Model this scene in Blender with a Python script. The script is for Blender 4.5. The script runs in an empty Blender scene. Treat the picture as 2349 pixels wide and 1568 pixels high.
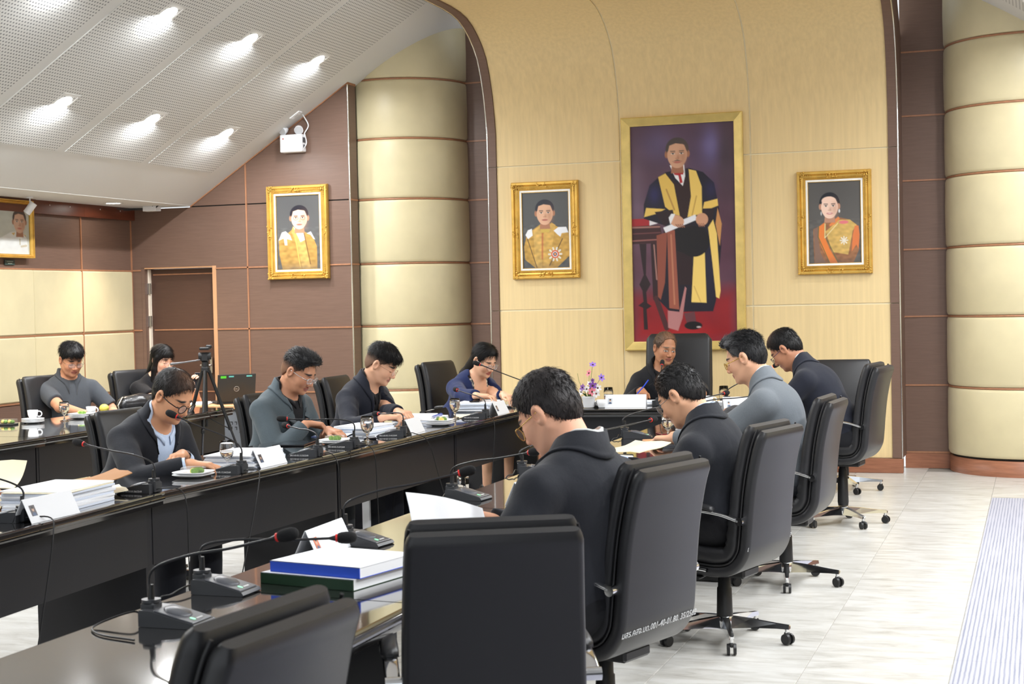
import bpy, math, random
import numpy as np
from mathutils import Vector, Matrix

random.seed(7)
rng = np.random.default_rng(7)
scene = bpy.context.scene
COL = scene.collection
PI = math.pi

# ------------------------------------------------------------------ camera
cam_d = bpy.data.cameras.new('camera')
cam = bpy.data.objects.new('camera', cam_d)
COL.objects.link(cam)
_R = ((0.946172, -0.01186, -0.323447), (0.322939, -0.032281, 0.945869), (-0.021659, -0.999408, -0.026713))
cam.matrix_world = Matrix(((_R[0][0], -_R[0][1], -_R[0][2], 0.0),
                           (_R[1][0], -_R[1][1], -_R[1][2], 0.0),
                           (_R[2][0], -_R[2][1], -_R[2][2], 1.6), (0, 0, 0, 1)))
cam_d.sensor_width = 36.0
cam_d.lens = 3545.48 / 2349 * 36.0
cam_d.clip_start = 0.05
cam_d.clip_end = 100
cam_d.dof.use_dof = True
cam_d.dof.focus_distance = 9.5
cam_d.dof.aperture_fstop = 9.0
scene.camera = cam

# ------------------------------------------------------------------ world, exposure
world = bpy.data.worlds.new('world')
scene.world = world
world.use_nodes = True
world.node_tree.nodes['Background'].inputs[0].default_value = (0.90, 0.95, 1.0, 1)
world.node_tree.nodes['Background'].inputs[1].default_value = 0.75
scene.view_settings.view_transform = 'Standard'
scene.view_settings.look = 'None'
scene.view_settings.gamma = 1.0
scene.view_settings.use_curve_mapping = False
scene.view_settings.exposure = 0.62
LAMP_W = 26.0          # power of one ceiling downlight

# ------------------------------------------------------------------ materials
MATS = {}

def _new(name):
    m = bpy.data.materials.new(name)
    m.use_nodes = True
    nt = m.node_tree
    return m, nt, nt.nodes['Principled BSDF']

def mat(name, col, rough=0.5, metal=0.0, spec=0.5, coat=0.0, bump=None, var=None, trans=0.0, ior=1.45, emit=None, alpha=1.0, sheen=0.0):
    """bump=(scale, strength[, stretch xyz]); var=(scale, amount[, stretch]) albedo variation"""
    if name in MATS:
        return MATS[name]
    m, nt, b = _new(name)
    b.inputs['Base Color'].default_value = (*col, 1)
    b.inputs['Roughness'].default_value = rough
    b.inputs['Metallic'].default_value = metal
    b.inputs['Specular IOR Level'].default_value = spec
    b.inputs['Coat Weight'].default_value = coat
    b.inputs['Coat Roughness'].default_value = 0.05
    b.inputs['Transmission Weight'].default_value = trans
    b.inputs['IOR'].default_value = ior
    b.inputs['Alpha'].default_value = alpha
    if sheen:
        b.inputs['Sheen Weight'].default_value = sheen
        b.inputs['Sheen Roughness'].default_value = 0.5
    if emit:
        b.inputs['Emission Color'].default_value = (*emit[0], 1)
        b.inputs['Emission Strength'].default_value = emit[1]
    def tex(scale, stretch, detail=4):
        tc = nt.nodes.new('ShaderNodeTexCoord')
        mp = nt.nodes.new('ShaderNodeMapping')
        mp.inputs['Scale'].default_value = stretch
        n = nt.nodes.new('ShaderNodeTexNoise')
        n.inputs['Scale'].default_value = scale
        n.inputs['Detail'].default_value = detail
        nt.links.new(tc.outputs['Object'], mp.inputs['Vector'])
        nt.links.new(mp.outputs['Vector'], n.inputs['Vector'])
        return n
    if var:
        n = tex(var[0], var[2] if len(var) > 2 else (1, 1, 1))
        mr = nt.nodes.new('ShaderNodeMapRange')
        mr.inputs['From Min'].default_value = 0.25
        mr.inputs['From Max'].default_value = 0.75
        mr.inputs['To Min'].default_value = 1 - var[1]
        mr.inputs['To Max'].default_value = 1 + var[1]
        mx = nt.nodes.new('ShaderNodeMix')
        mx.data_type = 'RGBA'
        mx.blend_type = 'MULTIPLY'
        mx.inputs['Factor'].default_value = 1.0
        mx.inputs['A'].default_value = (*col, 1)
        nt.links.new(n.outputs['Fac'], mr.inputs['Value'])
        nt.links.new(mr.outputs['Result'], mx.inputs['B'])
        nt.links.new(mx.outputs['Result'], b.inputs['Base Color'])
    if bump:
        n = tex(bump[0], bump[2] if len(bump) > 2 else (1, 1, 1), 6)
        bp = nt.nodes.new('ShaderNodeBump')
        bp.inputs['Strength'].default_value = bump[1]
        bp.inputs['Distance'].default_value = bump[3] if len(bump) > 3 else 0.01
        nt.links.new(n.outputs['Fac'], bp.inputs['Height'])
        nt.links.new(bp.outputs['Normal'], b.inputs['Normal'])
    MATS[name] = m
    return m

def mat_vcol(name, rough=0.5, bump=None, spec=0.4, sheen=0.0, sss=0.0):
    if name in MATS:
        return MATS[name]
    m, nt, b = _new(name)
    a = nt.nodes.new('ShaderNodeVertexColor')
    a.layer_name = 'Col'
    nt.links.new(a.outputs['Color'], b.inputs['Base Color'])
    b.inputs['Roughness'].default_value = rough
    b.inputs['Specular IOR Level'].default_value = spec
    if sss:
        b.inputs['Subsurface Weight'].default_value = sss
        b.inputs['Subsurface Radius'].default_value = (0.01, 0.004, 0.002)
        b.inputs['Subsurface Scale'].default_value = 0.6
    if bump:
        tc = nt.nodes.new('ShaderNodeTexCoord')
        mp = nt.nodes.new('ShaderNodeMapping')
        mp.inputs['Scale'].default_value = bump[2] if len(bump) > 2 else (1, 1, 1)
        n = nt.nodes.new('ShaderNodeTexNoise')
        n.inputs['Scale'].default_value = bump[0]
        n.inputs['Detail'].default_value = 5
        nt.links.new(tc.outputs['Object'], mp.inputs['Vector'])
        nt.links.new(mp.outputs['Vector'], n.inputs['Vector'])
        bp = nt.nodes.new('ShaderNodeBump')
        bp.inputs['Strength'].default_value = bump[1]
        bp.inputs['Distance'].default_value = 0.004
        nt.links.new(n.outputs['Fac'], bp.inputs['Height'])
        nt.links.new(bp.outputs['Normal'], b.inputs['Normal'])
    MATS[name] = m
    return m

# ------------------------------------------------------------------ mesh builder
class MB:
    def __init__(self):
        self.v = []
        self.f = []
        self.sm = []
    def add(self, vs, fs, smooth=False):
        o = len(self.v)
        self.v.extend([tuple(p) for p in vs])
        for f in fs:
            self.f.append(tuple(i + o for i in f))
            self.sm.append(smooth)
        return self
    def box(self, c, size, rz=0.0, bev=0.0, M=None):
        hx, hy, hz = size[0] / 2, size[1] / 2, size[2] / 2
        if bev <= 0:
            vs = [(x, y, z) for x in (-hx, hx) for y in (-hy, hy) for z in (-hz, hz)]
            fs = [(0, 1, 3, 2), (4, 6, 7, 5), (0, 4, 5, 1), (2, 3, 7, 6), (0, 2, 6, 4), (1, 5, 7, 3)]
        else:
            b = min(bev, hx * .98, hy * .98, hz * .98)
            vs = []
            for sx in (-1, 1):
                for sy in (-1, 1):
                    for sz in (-1, 1):
                        vs += [(sx * hx, sy * (hy - b), sz * (hz - b)), (sx * (hx - b), sy * hy, sz * (hz - b)), (sx * (hx - b), sy * (hy - b), sz * hz)]
            def i(sx, sy, sz, k):
                return ((sx > 0) * 4 + (sy > 0) * 2 + (sz > 0)) * 3 + k
            fs = []
            for s in (-1, 1):
                a = [i(s, -1, -1, 0), i(s, 1, -1, 0), i(s, 1, 1, 0), i(s, -1, 1, 0)]
                fs.append(a if s > 0 else a[::-1])
                a = [i(-1, s, -1, 1), i(-1, s, 1, 1), i(1, s, 1, 1), i(1, s, -1, 1)]
                fs.append(a if s > 0 else a[::-1])
                a = [i(-1, -1, s, 2), i(1, -1, s, 2), i(1, 1, s, 2), i(-1, 1, s, 2)]
                fs.append(a if s > 0 else a[::-1])
            for s in (-1, 1):
                for t in (-1, 1):
                    a = [i(s, t, -1, 0), i(s, t, -1, 1), i(s, t, 1, 1), i(s, t, 1, 0)]
                    fs.append(a if s * t > 0 else a[::-1])
                    a = [i(s, -1, t, 0), i(s, 1, t, 0), i(s, 1, t, 2), i(s, -1, t, 2)]
                    fs.append(a if s * t > 0 else a[::-1])
                    a = [i(-1, s, t, 1), i(-1, s, t, 2), i(1, s, t, 2), i(1, s, t, 1)]
                    fs.append(a if s * t > 0 else a[::-1])
                    for u in (-1, 1):
                        a = [i(s, t, u, 0), i(s, t, u, 1), i(s, t, u, 2)]
                        fs.append(a if s * t * u > 0 else a[::-1])
        if M is None:
            cr, sr = math.cos(rz), math.sin(rz)
            vs = [(c[0] + x * cr - y * sr, c[1] + x * sr + y * cr, c[2] + z) for x, y, z in vs]
        else:
            vs = [tuple(M @ Vector((x + c[0], y + c[1], z + c[2]))) for x, y, z in vs]
        return self.add(vs, fs)
    def bb(self, x0, x1, y0, y1, z0, z1, bev=0.0):
        return self.box(((x0 + x1) / 2, (y0 + y1) / 2, (z0 + z1) / 2), (abs(x1 - x0), abs(y1 - y0), abs(z1 - z0)), 0, bev)
    def tube(self, path, r, n=8, caps=True, smooth=True, closed=False):
        P = [Vector(p) for p in path]
        m = len(P)
        rs = r if hasattr(r, '__len__') else [r] * m
        vs = []
        up = None
        for i, p in enumerate(P):
            if closed:
                t = P[(i + 1) % m] - P[i - 1]
            else:
                t = P[min(i + 1, m - 1)] - P[max(i - 1, 0)]
            t.normalize()
            if up is None:
                a = Vector((0, 0, 1)) if abs(t.z) < .9 else Vector((1, 0, 0))
                up = (a - t * a.dot(t)).normalized()
            else:
                up = (up - t * up.dot(t))
                up = up.normalized() if up.length > 1e-6 else Vector((1, 0, 0))
            sd = t.cross(up)
            for k in range(n):
                an = 2 * PI * k / n
                vs.append(p + (up * math.cos(an) + sd * math.sin(an)) * rs[i])
        fs = []
        for i in range(m if closed else m - 1):
            j = (i + 1) % m
            for k in range(n):
                k2 = (k + 1) % n
                fs.append((i * n + k, j * n + k, j * n + k2, i * n + k2))
        self.add(vs, fs, smooth)
        if caps and not closed:
            self.add(vs[:n], [tuple(range(n))])
            self.add(vs[-n:], [tuple(range(n - 1, -1, -1))])
        return self
    def cyl(self, a, b, r, r2=None, n=16, smooth=True):
        return self.tube([a, b], [r, r if r2 is None else r2], n, True, smooth)
    def lathe(self, prof, n=24, c=(0, 0, 0), smooth=True, a0=0.0, a1=2 * PI):
        """prof list of (r,z)"""
        full = abs(a1 - a0 - 2 * PI) < 1e-6
        m = n if full else n + 1
        vs = []
        for r, z in prof:
            for k in range(m):
                a = a0 + (a1 - a0) * k / n
                vs.append((c[0] + r * math.cos(a), c[1] + r * math.sin(a), c[2] + z))
        fs = []
        for i in range(len(prof) - 1):
            for k in range(n):
                k2 = (k + 1) % m
                fs.append((i * m + k, i * m + k2, (i + 1) * m + k2, (i + 1) * m + k))
        return self.add(vs, fs, smooth)
    def prism(self, pts, z0, z1, axis='z'):
        """extrude 2D polygon (ccw). axis z: pts=(x,y); axis y: pts=(x,z) ; axis x: pts=(y,z)"""
        n = len(pts)
        if axis == 'z':
            vs = [(p[0], p[1], z0) for p in pts] + [(p[0], p[1], z1) for p in pts]
        elif axis == 'y':
            vs = [(p[0], z1, p[1]) for p in pts] + [(p[0], z0, p[1]) for p in pts]
        else:
            vs = [(z0, p[0], p[1]) for p in pts] + [(z1, p[0], p[1]) for p in pts]
        fs = [tuple(range(n - 1, -1, -1)), tuple(range(n, 2 * n))]
        for i in range(n):
            j = (i + 1) % n
            fs.append((i, j, n + j, n + i))
        return self.add(vs, fs)
    def sphere(self, c, r, n=10, m=6, smooth=True):
        rr = r if hasattr(r, '__len__') else (r, r, r)
        vs = [(c[0], c[1], c[2] - rr[2])]
        for i in range(1, m):
            ph = -PI / 2 + PI * i / m
            for k in range(n):
                a = 2 * PI * k / n
                vs.append((c[0] + rr[0] * math.cos(ph) * math.cos(a), c[1] + rr[1] * math.cos(ph) * math.sin(a), c[2] + rr[2] * math.sin(ph)))
        vs.append((c[0], c[1], c[2] + rr[2]))
        fs = []
        for k in range(n):
            fs.append((0, 1 + (k + 1) % n, 1 + k))
            for i in range(m - 2):
                a, b = 1 + i * n, 1 + (i + 1) * n
                fs.append((a + k, a + (k + 1) % n, b + (k + 1) % n, b + k))
            a = 1 + (m - 2) * n
            fs.append((a + k, a + (k + 1) % n, len(vs) - 1))
        return self.add(vs, fs, smooth)
    def grid(self, P, smooth=True, closed_u=False):
        """P[i][j] points"""
        m, n = len(P), len(P[0])
        vs = [p for row in P for p in row]
        fs = []
        for i in range(m if closed_u else m - 1):
            i2 = (i + 1) % m
            for j in range(n - 1):
                fs.append((i * n + j, i2 * n + j, i2 * n + j + 1, i * n + j + 1))
        return self.add(vs, fs, smooth)
    def mesh(self, name):
        me = bpy.data.meshes.new(name)
        me.from_pydata(self.v, [], self.f)
        if any(self.sm):
            me.polygons.foreach_set('use_smooth', self.sm)
        me.update()
        return me
    def build(self, name, material, parent=None, kind=None):
        o = bpy.data.objects.new(name, self.mesh(name))
        o.data.materials.append(material)
        COL.objects.link(o)
        if parent is not None:
            o.parent = parent
        if kind:
            o['kind'] = kind
        return o

def npmesh(name, V, F, material, parent=None, smooth=True, col=None):
    me = bpy.data.meshes.new(name)
    V = np.asarray(V, np.float32)
    F = np.asarray(F, np.int32)
    k = F.shape[1]
    me.vertices.add(len(V))
    me.vertices.foreach_set('co', V.ravel())
    me.loops.add(F.size)
    me.loops.foreach_set('vertex_index', F.ravel())
    me.polygons.add(len(F))
    me.polygons.foreach_set('loop_start', np.arange(len(F), dtype=np.int32) * k)
    if smooth:
        me.polygons.foreach_set('use_smooth', np.ones(len(F), bool))
    me.update(calc_edges=True)
    if col is not None:
        a = me.color_attributes.new('Col', 'FLOAT_COLOR', 'POINT')
        c = np.ones((len(V), 4), np.float32)
        c[:, :3] = col
        a.data.foreach_set('color', c.ravel())
    me.validate()
    o = bpy.data.objects.new(name, me)
    me.materials.append(material)
    COL.objects.link(o)
    if parent is not None:
        o.parent = parent
    return o

def tag(o, label=None, cat=None, group=None, kind=None):
    if label: o['label'] = label
    if cat: o['category'] = cat
    if group: o['group'] = group
    if kind: o['kind'] = kind
    return o

def empty(name, loc=(0, 0, 0), rz=0.0):
    o = bpy.data.objects.new(name, None)
    o.empty_display_size = 0.1
    COL.objects.link(o)
    o.location = loc
    o.rotation_euler = (0, 0, rz)
    return o

def copy_tree(o, parent=None):
    c = o.copy()
    COL.objects.link(c)
    c.parent = parent
    for ch in list(o.children):
        copy_tree(ch, c)
    return c

def srgb(r, g, b):
    f = lambda c: (c / 255 / 12.92) if c / 255 <= .04045 else ((c / 255 + .055) / 1.055) ** 2.4
    return (f(r), f(g), f(b))
# ================================================================== THE ROOM
M_BROWN = mat('brown_laminate', srgb(112, 88, 76), 0.42, var=(6, .10, (1, 1, 22)), bump=(40, .08, (1, 1, 14), .002))
M_TRIM = mat('orange_wood_trim', srgb(164, 116, 86), 0.4, var=(8, .12, (4, 4, 1)))
M_BASE = mat('cherry_wood_base', srgb(150, 100, 76), 0.38, var=(5, .22, (1.2, 1.2, 14)))
M_BEAM = mat('dark_cherry_beam', srgb(96, 48, 30), 0.35, var=(5, .2, (6, .6, 6)))
M_MAPLE = mat('maple_veneer', srgb(226, 202, 152), 0.45, var=(3.5, .07, (9, 9, .35)), bump=(30, .04, (10, 10, .5), .001))
M_GROOVE = mat('pale_groove', srgb(246, 238, 208), 0.5)
M_PAD = mat('beige_padded_fabric', srgb(206, 195, 158), 0.42, var=(5, .05), bump=(420, .05, (1, 1, 1), .001), sheen=.15)
M_WHITE = mat('white_plaster', srgb(214, 214, 212), 0.75)
M_STEEL = mat('bright_steel_strip', (.8, .8, .8), 0.16, 1.0)
M_DARK = mat('shadow_gap_black', (.02, .018, .016), 0.7)

def perforated():
    m, nt, b = _new('perforated_plaster')
    tc = nt.nodes.new('ShaderNodeTexCoord')
    sep = nt.nodes.new('ShaderNodeSeparateXYZ')
    nt.links.new(tc.outputs['Object'], sep.inputs[0])
    def cell(out):
        d = nt.nodes.new('ShaderNodeMath'); d.operation = 'DIVIDE'; d.inputs[1].default_value = 0.031
        fr = nt.nodes.new('ShaderNodeMath'); fr.operation = 'FRACT'
        s = nt.nodes.new('ShaderNodeMath'); s.operation = 'SUBTRACT'; s.inputs[1].default_value = 0.5
        q = nt.nodes.new('ShaderNodeMath'); q.operation = 'POWER'; q.inputs[1].default_value = 2
        ab = nt.nodes.new('ShaderNodeMath'); ab.operation = 'ABSOLUTE'
        nt.links.new(out, d.inputs[0]); nt.links.new(d.outputs[0], fr.inputs[0]); nt.links.new(fr.outputs[0], s.inputs[0])
        nt.links.new(s.outputs[0], ab.inputs[0]); nt.links.new(ab.outputs[0], q.inputs[0])
        return q.outputs[0]
    a = nt.nodes.new('ShaderNodeMath'); a.operation = 'ADD'
    nt.links.new(cell(sep.outputs['X']), a.inputs[0]); nt.links.new(cell(sep.outputs['Y']), a.inputs[1])
    lt = nt.nodes.new('ShaderNodeMath'); lt.operation = 'LESS_THAN'; lt.inputs[1].default_value = 0.055
    nt.links.new(a.outputs[0], lt.inputs[0])
    mx = nt.nodes.new('ShaderNodeMix'); mx.data_type = 'RGBA'
    mx.inputs['A'].default_value = (*srgb(214, 214, 212), 1)
    mx.inputs['B'].default_value = (*srgb(120, 122, 124), 1)
    nt.links.new(lt.outputs[0], mx.inputs['Factor'])
    nt.links.new(mx.outputs['Result'], b.inputs['Base Color'])
    b.inputs['Roughness'].default_value = 0.8
    return m
M_PERF = perforated()

def tile_mat():
    m, nt, b = _new('pale_stone_vinyl')
    tc = nt.nodes.new('ShaderNodeTexCoord')
    oi = nt.nodes.new('ShaderNodeObjectInfo')
    cm = nt.nodes.new('ShaderNodeCombineXYZ')
    mul = nt.nodes.new('ShaderNodeMath'); mul.operation = 'MULTIPLY'; mul.inputs[1].default_value = 31.0
    nt.links.new(oi.outputs['Random'], mul.inputs[0])
    for k in range(3):
        nt.links.new(mul.outputs[0], cm.inputs[k])
    va = nt.nodes.new('ShaderNodeVectorMath'); va.operation = 'ADD'
    nt.links.new(tc.outputs['Object'], va.inputs[0]); nt.links.new(cm.outputs[0], va.inputs[1])
    mp = nt.nodes.new('ShaderNodeMapping'); mp.inputs['Scale'].default_value = (1.3, 4.2, 1)
    nt.links.new(va.outputs[0], mp.inputs['Vector'])
    n = nt.nodes.new('ShaderNodeTexNoise'); n.inputs['Scale'].default_value = 3.2; n.inputs['Detail'].default_value = 8; n.inputs['Roughness'].default_value = .62; n.inputs['Distortion'].default_value = .6
    nt.links.new(mp.outputs['Vector'], n.inputs['Vector'])
    cr = nt.nodes.new('ShaderNodeValToRGB')
    e = cr.color_ramp.elements
    e[0].position = .28; e[0].color = (*srgb(166, 163, 156), 1)
    e[1].position = .62; e[1].color = (*srgb(208, 207, 203), 1)
    k = e.new(.45); k.color = (*srgb(192, 190, 184), 1)
    nt.links.new(n.outputs['Fac'], cr.inputs[0])
    nt.links.new(cr.outputs[0], b.inputs['Base Color'])
    b.inputs['Roughness'].default_value = 0.3
    b.inputs['Specular IOR Level'].default_value = 0.45
    return m
M_TILE = tile_mat()

def carpet_mat():
    m, nt, b = _new('striped_grey_carpet')
    tc = nt.nodes.new('ShaderNodeTexCoord')
    mp = nt.nodes.new('ShaderNodeMapping'); mp.inputs['Scale'].default_value = (95, 2.2, 1)
    nt.links.new(tc.outputs['Object'], mp.inputs['Vector'])
    n = nt.nodes.new('ShaderNodeTexNoise'); n.inputs['Scale'].default_value = 1.0; n.inputs['Detail'].default_value = 2
    nt.links.new(mp.outputs['Vector'], n.inputs['Vector'])
    w = nt.nodes.new('ShaderNodeTexWave'); w.inputs['Scale'].default_value = 16.0; w.bands_direction = 'X'; w.inputs['Distortion'].default_value = .6
    nt.links.new(tc.outputs['Object'], w.inputs['Vector'])
    ad = nt.nodes.new('ShaderNodeMath'); ad.operation = 'ADD'
    nt.links.new(n.outputs['Fac'], ad.inputs[0]); nt.links.new(w.outputs['Fac'], ad.inputs[1])
    cr = nt.nodes.new('ShaderNodeValToRGB')
    e = cr.color_ramp.elements
    e[0].position = .45; e[0].color = (*srgb(128, 131, 146), 1)
    e[1].position = 1.05; e[1].color = (*srgb(170, 170, 180), 1)
    nt.links.new(ad.outputs[0], cr.inputs[0])
    nt.links.new(cr.outputs[0], b.inputs['Base Color'])
    b.inputs['Roughness'].default_value = .95
    n2 = nt.nodes.new('ShaderNodeTexNoise'); n2.inputs['Scale'].default_value = 400
    nt.links.new(tc.outputs['Object'], n2.inputs['Vector'])
    bp = nt.nodes.new('ShaderNodeBump'); bp.inputs['Strength'].default_value = .4; bp.inputs['Distance'].default_value = .004
    nt.links.new(n2.outputs['Fac'], bp.inputs['Height']); nt.links.new(bp.outputs[0], b.inputs['Normal'])
    return m
M_CARPET = carpet_mat()

XL, XR = -8.705, 2.545            # side walls
XM = -3.08                        # symmetry plane of the room
YB, YR, YW = 14.041, 14.457, 13.6 # maple wall, recess wall, brown front wall
ZR = [.146, .755, 1.378, 1.985, 2.607, 3.19, 3.765, 4.35]

# ---- floor: slab + single tiles
m = MB().bb(XL - .1, XR + .1, -2.0, 14.6, -.08, -.004)
floor = tag(m.build('floor', mat('grout_grey', srgb(150, 147, 140), .6)), kind='structure')
tx0, tp = -6.358, .5986
tm = MB().box((0, 0, -.0035), (tp - .003, tp - .003, .007), 0, .0015).mesh('floor_tile')
tm.materials.append(M_TILE)
for i in range(11):
    off = (i % 2) * tp / 2
    for j in range(24):
        y = .1 + tp * (j + .5) + off
        if y > 14.35:
            continue
        t = bpy.data.objects.new('floor_tile', tm)
        COL.objects.link(t)
        t.location = (tx0 + tp * (i + .5), y, 0)
        t.parent = floor
m = MB().bb(XL, tx0 - .002, -2, 14.45, -.006, 0).bb(tx0 + 11 * tp + .002, XR, -2, 14.45, -.006, 0)
m.build('floor_tile_field', M_TILE, floor, kind='stuff')

m = MB()
cp = empty('carpet_runner', (0, 0, 0))
tag(cp, 'grey blue striped carpet laid on the tile floor at the right', 'carpet')
for k in range(26):
    y1 = 12.38 - k * .5
    MB().bb(-.366, XR - .06, y1 - .499, y1, .0, .009).build('carpet_tile', M_CARPET, cp)
cp2 = empty('carpet_runner', (0, 0, 0))
tag(cp2, 'grey blue striped carpet under the two empty chairs in front', 'carpet')
for k in range(6):
    MB().bb(-2.35, -.37, 4.45 - .5 * k - .499, 4.45 - .5 * k, 0, .009).build('carpet_tile', M_CARPET, cp2)

# ---- maple wall that bends forward into the ceiling
PROF = [(YB, .128), (YB, 1.505), (YB, 2.88), (14.036, 3.2), (14.012, 3.35), (13.966, 3.55), (13.895, 3.74), (13.805, 3.9), (13.70, 4.0), (13.58, 4.08), (13.45, 4.145), (13.3, 4.195), (13.13, 4.222), (12.9, 4.236), (12.5, 4.24)]
def offset_prof(pr, d):
    out = []
    for i in range(len(pr)):
        a = pr[max(i - 1, 0)]; b = pr[min(i + 1, len(pr) - 1)]
        ty, tz = b[0] - a[0], b[1] - a[1]
        L = math.hypot(ty, tz) or 1
        out.append((pr[i][0] - d * tz / L, pr[i][1] + d * ty / L))
    return out
def sweep_x(mb, pr, x0, x1, t, smooth=True):
    """slab of thickness t in front of profile pr, between x0 and x1"""
    fr = offset_prof(pr, t)
    n = len(pr)
    vs = [(x0, *p) for p in fr] + [(x1, *p) for p in fr]
    mb.add(vs, [(i, n + i, n + i + 1, i + 1) for i in range(n - 1)], smooth)
    for x, fl in ((x0, 0), (x1, 1)):
        vs = [(x, *p) for p in pr] + [(x, *p) for p in fr]
        fs = [(i, n + i, n + i + 1, i + 1) for i in range(n - 1)]
        mb.add(vs, fs if not fl else [f[::-1] for f in fs])
    for i in (0, n - 1):
        mb.add([(x0, *pr[i]), (x1, *pr[i]), (x1, *fr[i]), (x0, *fr[i])], [(0, 1, 2, 3)])
wb = MB()
vs = [(-4.99, *p) for p in PROF] + [(-1.175, *p) for p in PROF]
n = len(PROF)
wb.add(vs, [(i, n + i, n + i + 1, i + 1) for i in range(n - 1)], True)
wall_back = tag(wb.build('wall_back', M_GROOVE), kind='structure')
XP = [-4.912, -3.69, -2.47, -1.252]
flat_end = [(9.0, 4.24)]
for c in range(3):
    x0, x1 = XP[c] + (.008 if c else 0), XP[c + 1] - (.008 if c < 2 else 0)
    for seg in ([(YB, .135), (YB, 1.497)], [(YB, 1.513), (YB, 2.874)], [(YB, 2.886)] + PROF[3:] + flat_end):
        b = MB()
        sweep_x(b, seg, x0, x1, .012)
        b.build('maple_panel', M_MAPLE, wall_back)
for x0, x1, xs in ((-5.0, -4.915, -5.0), (-1.25, -1.165, -1.165)):
    for seg in ([(YB, .135), (YB, 1.502)], [(YB, 1.508), (YB, 2.877)], [(YB, 2.883)] + PROF[3:] + flat_end):
        b = MB()
        sweep_x(b, seg, x0, x1, .026)
        b.build('brown_edging', M_BROWN, wall_back)
    pr = offset_prof([(YB, .13)] + PROF[1:] + flat_end, .026)
    MB().tube([(xs, *p) for p in pr], .0075, 6).build('steel_strip', M_STEEL, wall_back)
    # cheek that closes the side back to the recess wall
    vs = [(xs, *p) for p in PROF] + [(xs, YR + .02, p[1] if p[1] < 4.1 else 4.62) for p in PROF]
    vs[n + n - 1] = (xs, PROF[-1][0], 4.62)
    for i in range(8, n):
        vs[n + i] = (xs, PROF[i][0], 4.62)
    b = MB().add(vs, [(i, i + 1, n + i + 1, n + i) for i in range(n - 1)])
    b.build('cheek_panel', M_BROWN, wall_back)
bs = MB().bb(-5.005, -1.16, YB - .04, YB + .05, 0, .128, .004)
tag(bs.build('baseboard_back', M_BASE), kind='structure')

# ---- recess walls beside the maple wall
for nm, x0, x1 in (('wall_recess_left', -5.45, -4.99), ('wall_recess_right', -1.175, -.70)):
    w = tag(MB().bb(x0, x1, YR + .012, YR + .05, 0, 4.6).build(nm, M_DARK), kind='structure')
    for k in range(len(ZR) - 1):
        MB().bb(x0, x1, YR, YR + .014, ZR[k] + .006, ZR[k + 1] - .006).build('brown_panel', M_BROWN, w)
        MB().bb(x0, x1, YR - .008, YR + .012, ZR[k] - .007, ZR[k] + .007).build('trim_strip', M_TRIM, w)
    MB().bb(x0, x1, YR - .004, YR + .012, 0, ZR[0] - .008).build('base_panel', M_BASE, w)

# ---- round padded columns
def column(nm, cx, r, zt):
    root = tag(MB().lathe([(r - .035, 0), (r - .035, 4.62)], 40, (cx, YR, 0), True, PI, 2 * PI).build(nm, M_DARK), kind='structure')
    MB().lathe([(r - .03, .138), (r - .006, .136), (r - .006, 0)], 48, (cx, YR, 0), True, PI, 2 * PI).build('column_base', M_BASE, root)
    for k in range(len(ZR) - 1):
        z0, z1 = ZR[k] + .004, min(ZR[k + 1] - .006, zt)
        if k:
            MB().lathe([(r - .03, z0 - .012), (r - .004, z0 - .012), (r - .004, z0 + .004), (r - .03, z0 + .004)], 48, (cx, YR, 0), True, PI, 2 * PI).build('trim_ring', M_TRIM, root)
        z0 += .006
        pr = [(r - .03, z0), (r - .010, z0 + .001), (r - .003, z0 + .008), (r + .004, z0 + .03), (r + .008, (z0 + z1) / 2), (r + .004, z1 - .03), (r - .003, z1 - .008), (r - .010, z1 - .001), (r - .03, z1)]
        MB().lathe(pr, 56, (cx, YR, 0), True, PI, 2 * PI).build('padded_panel', M_PAD, root)
    return root
column('wall_column_left', -6.05, .68, 4.6)
column('wall_column_right', -.10, .69, 4.6)

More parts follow.
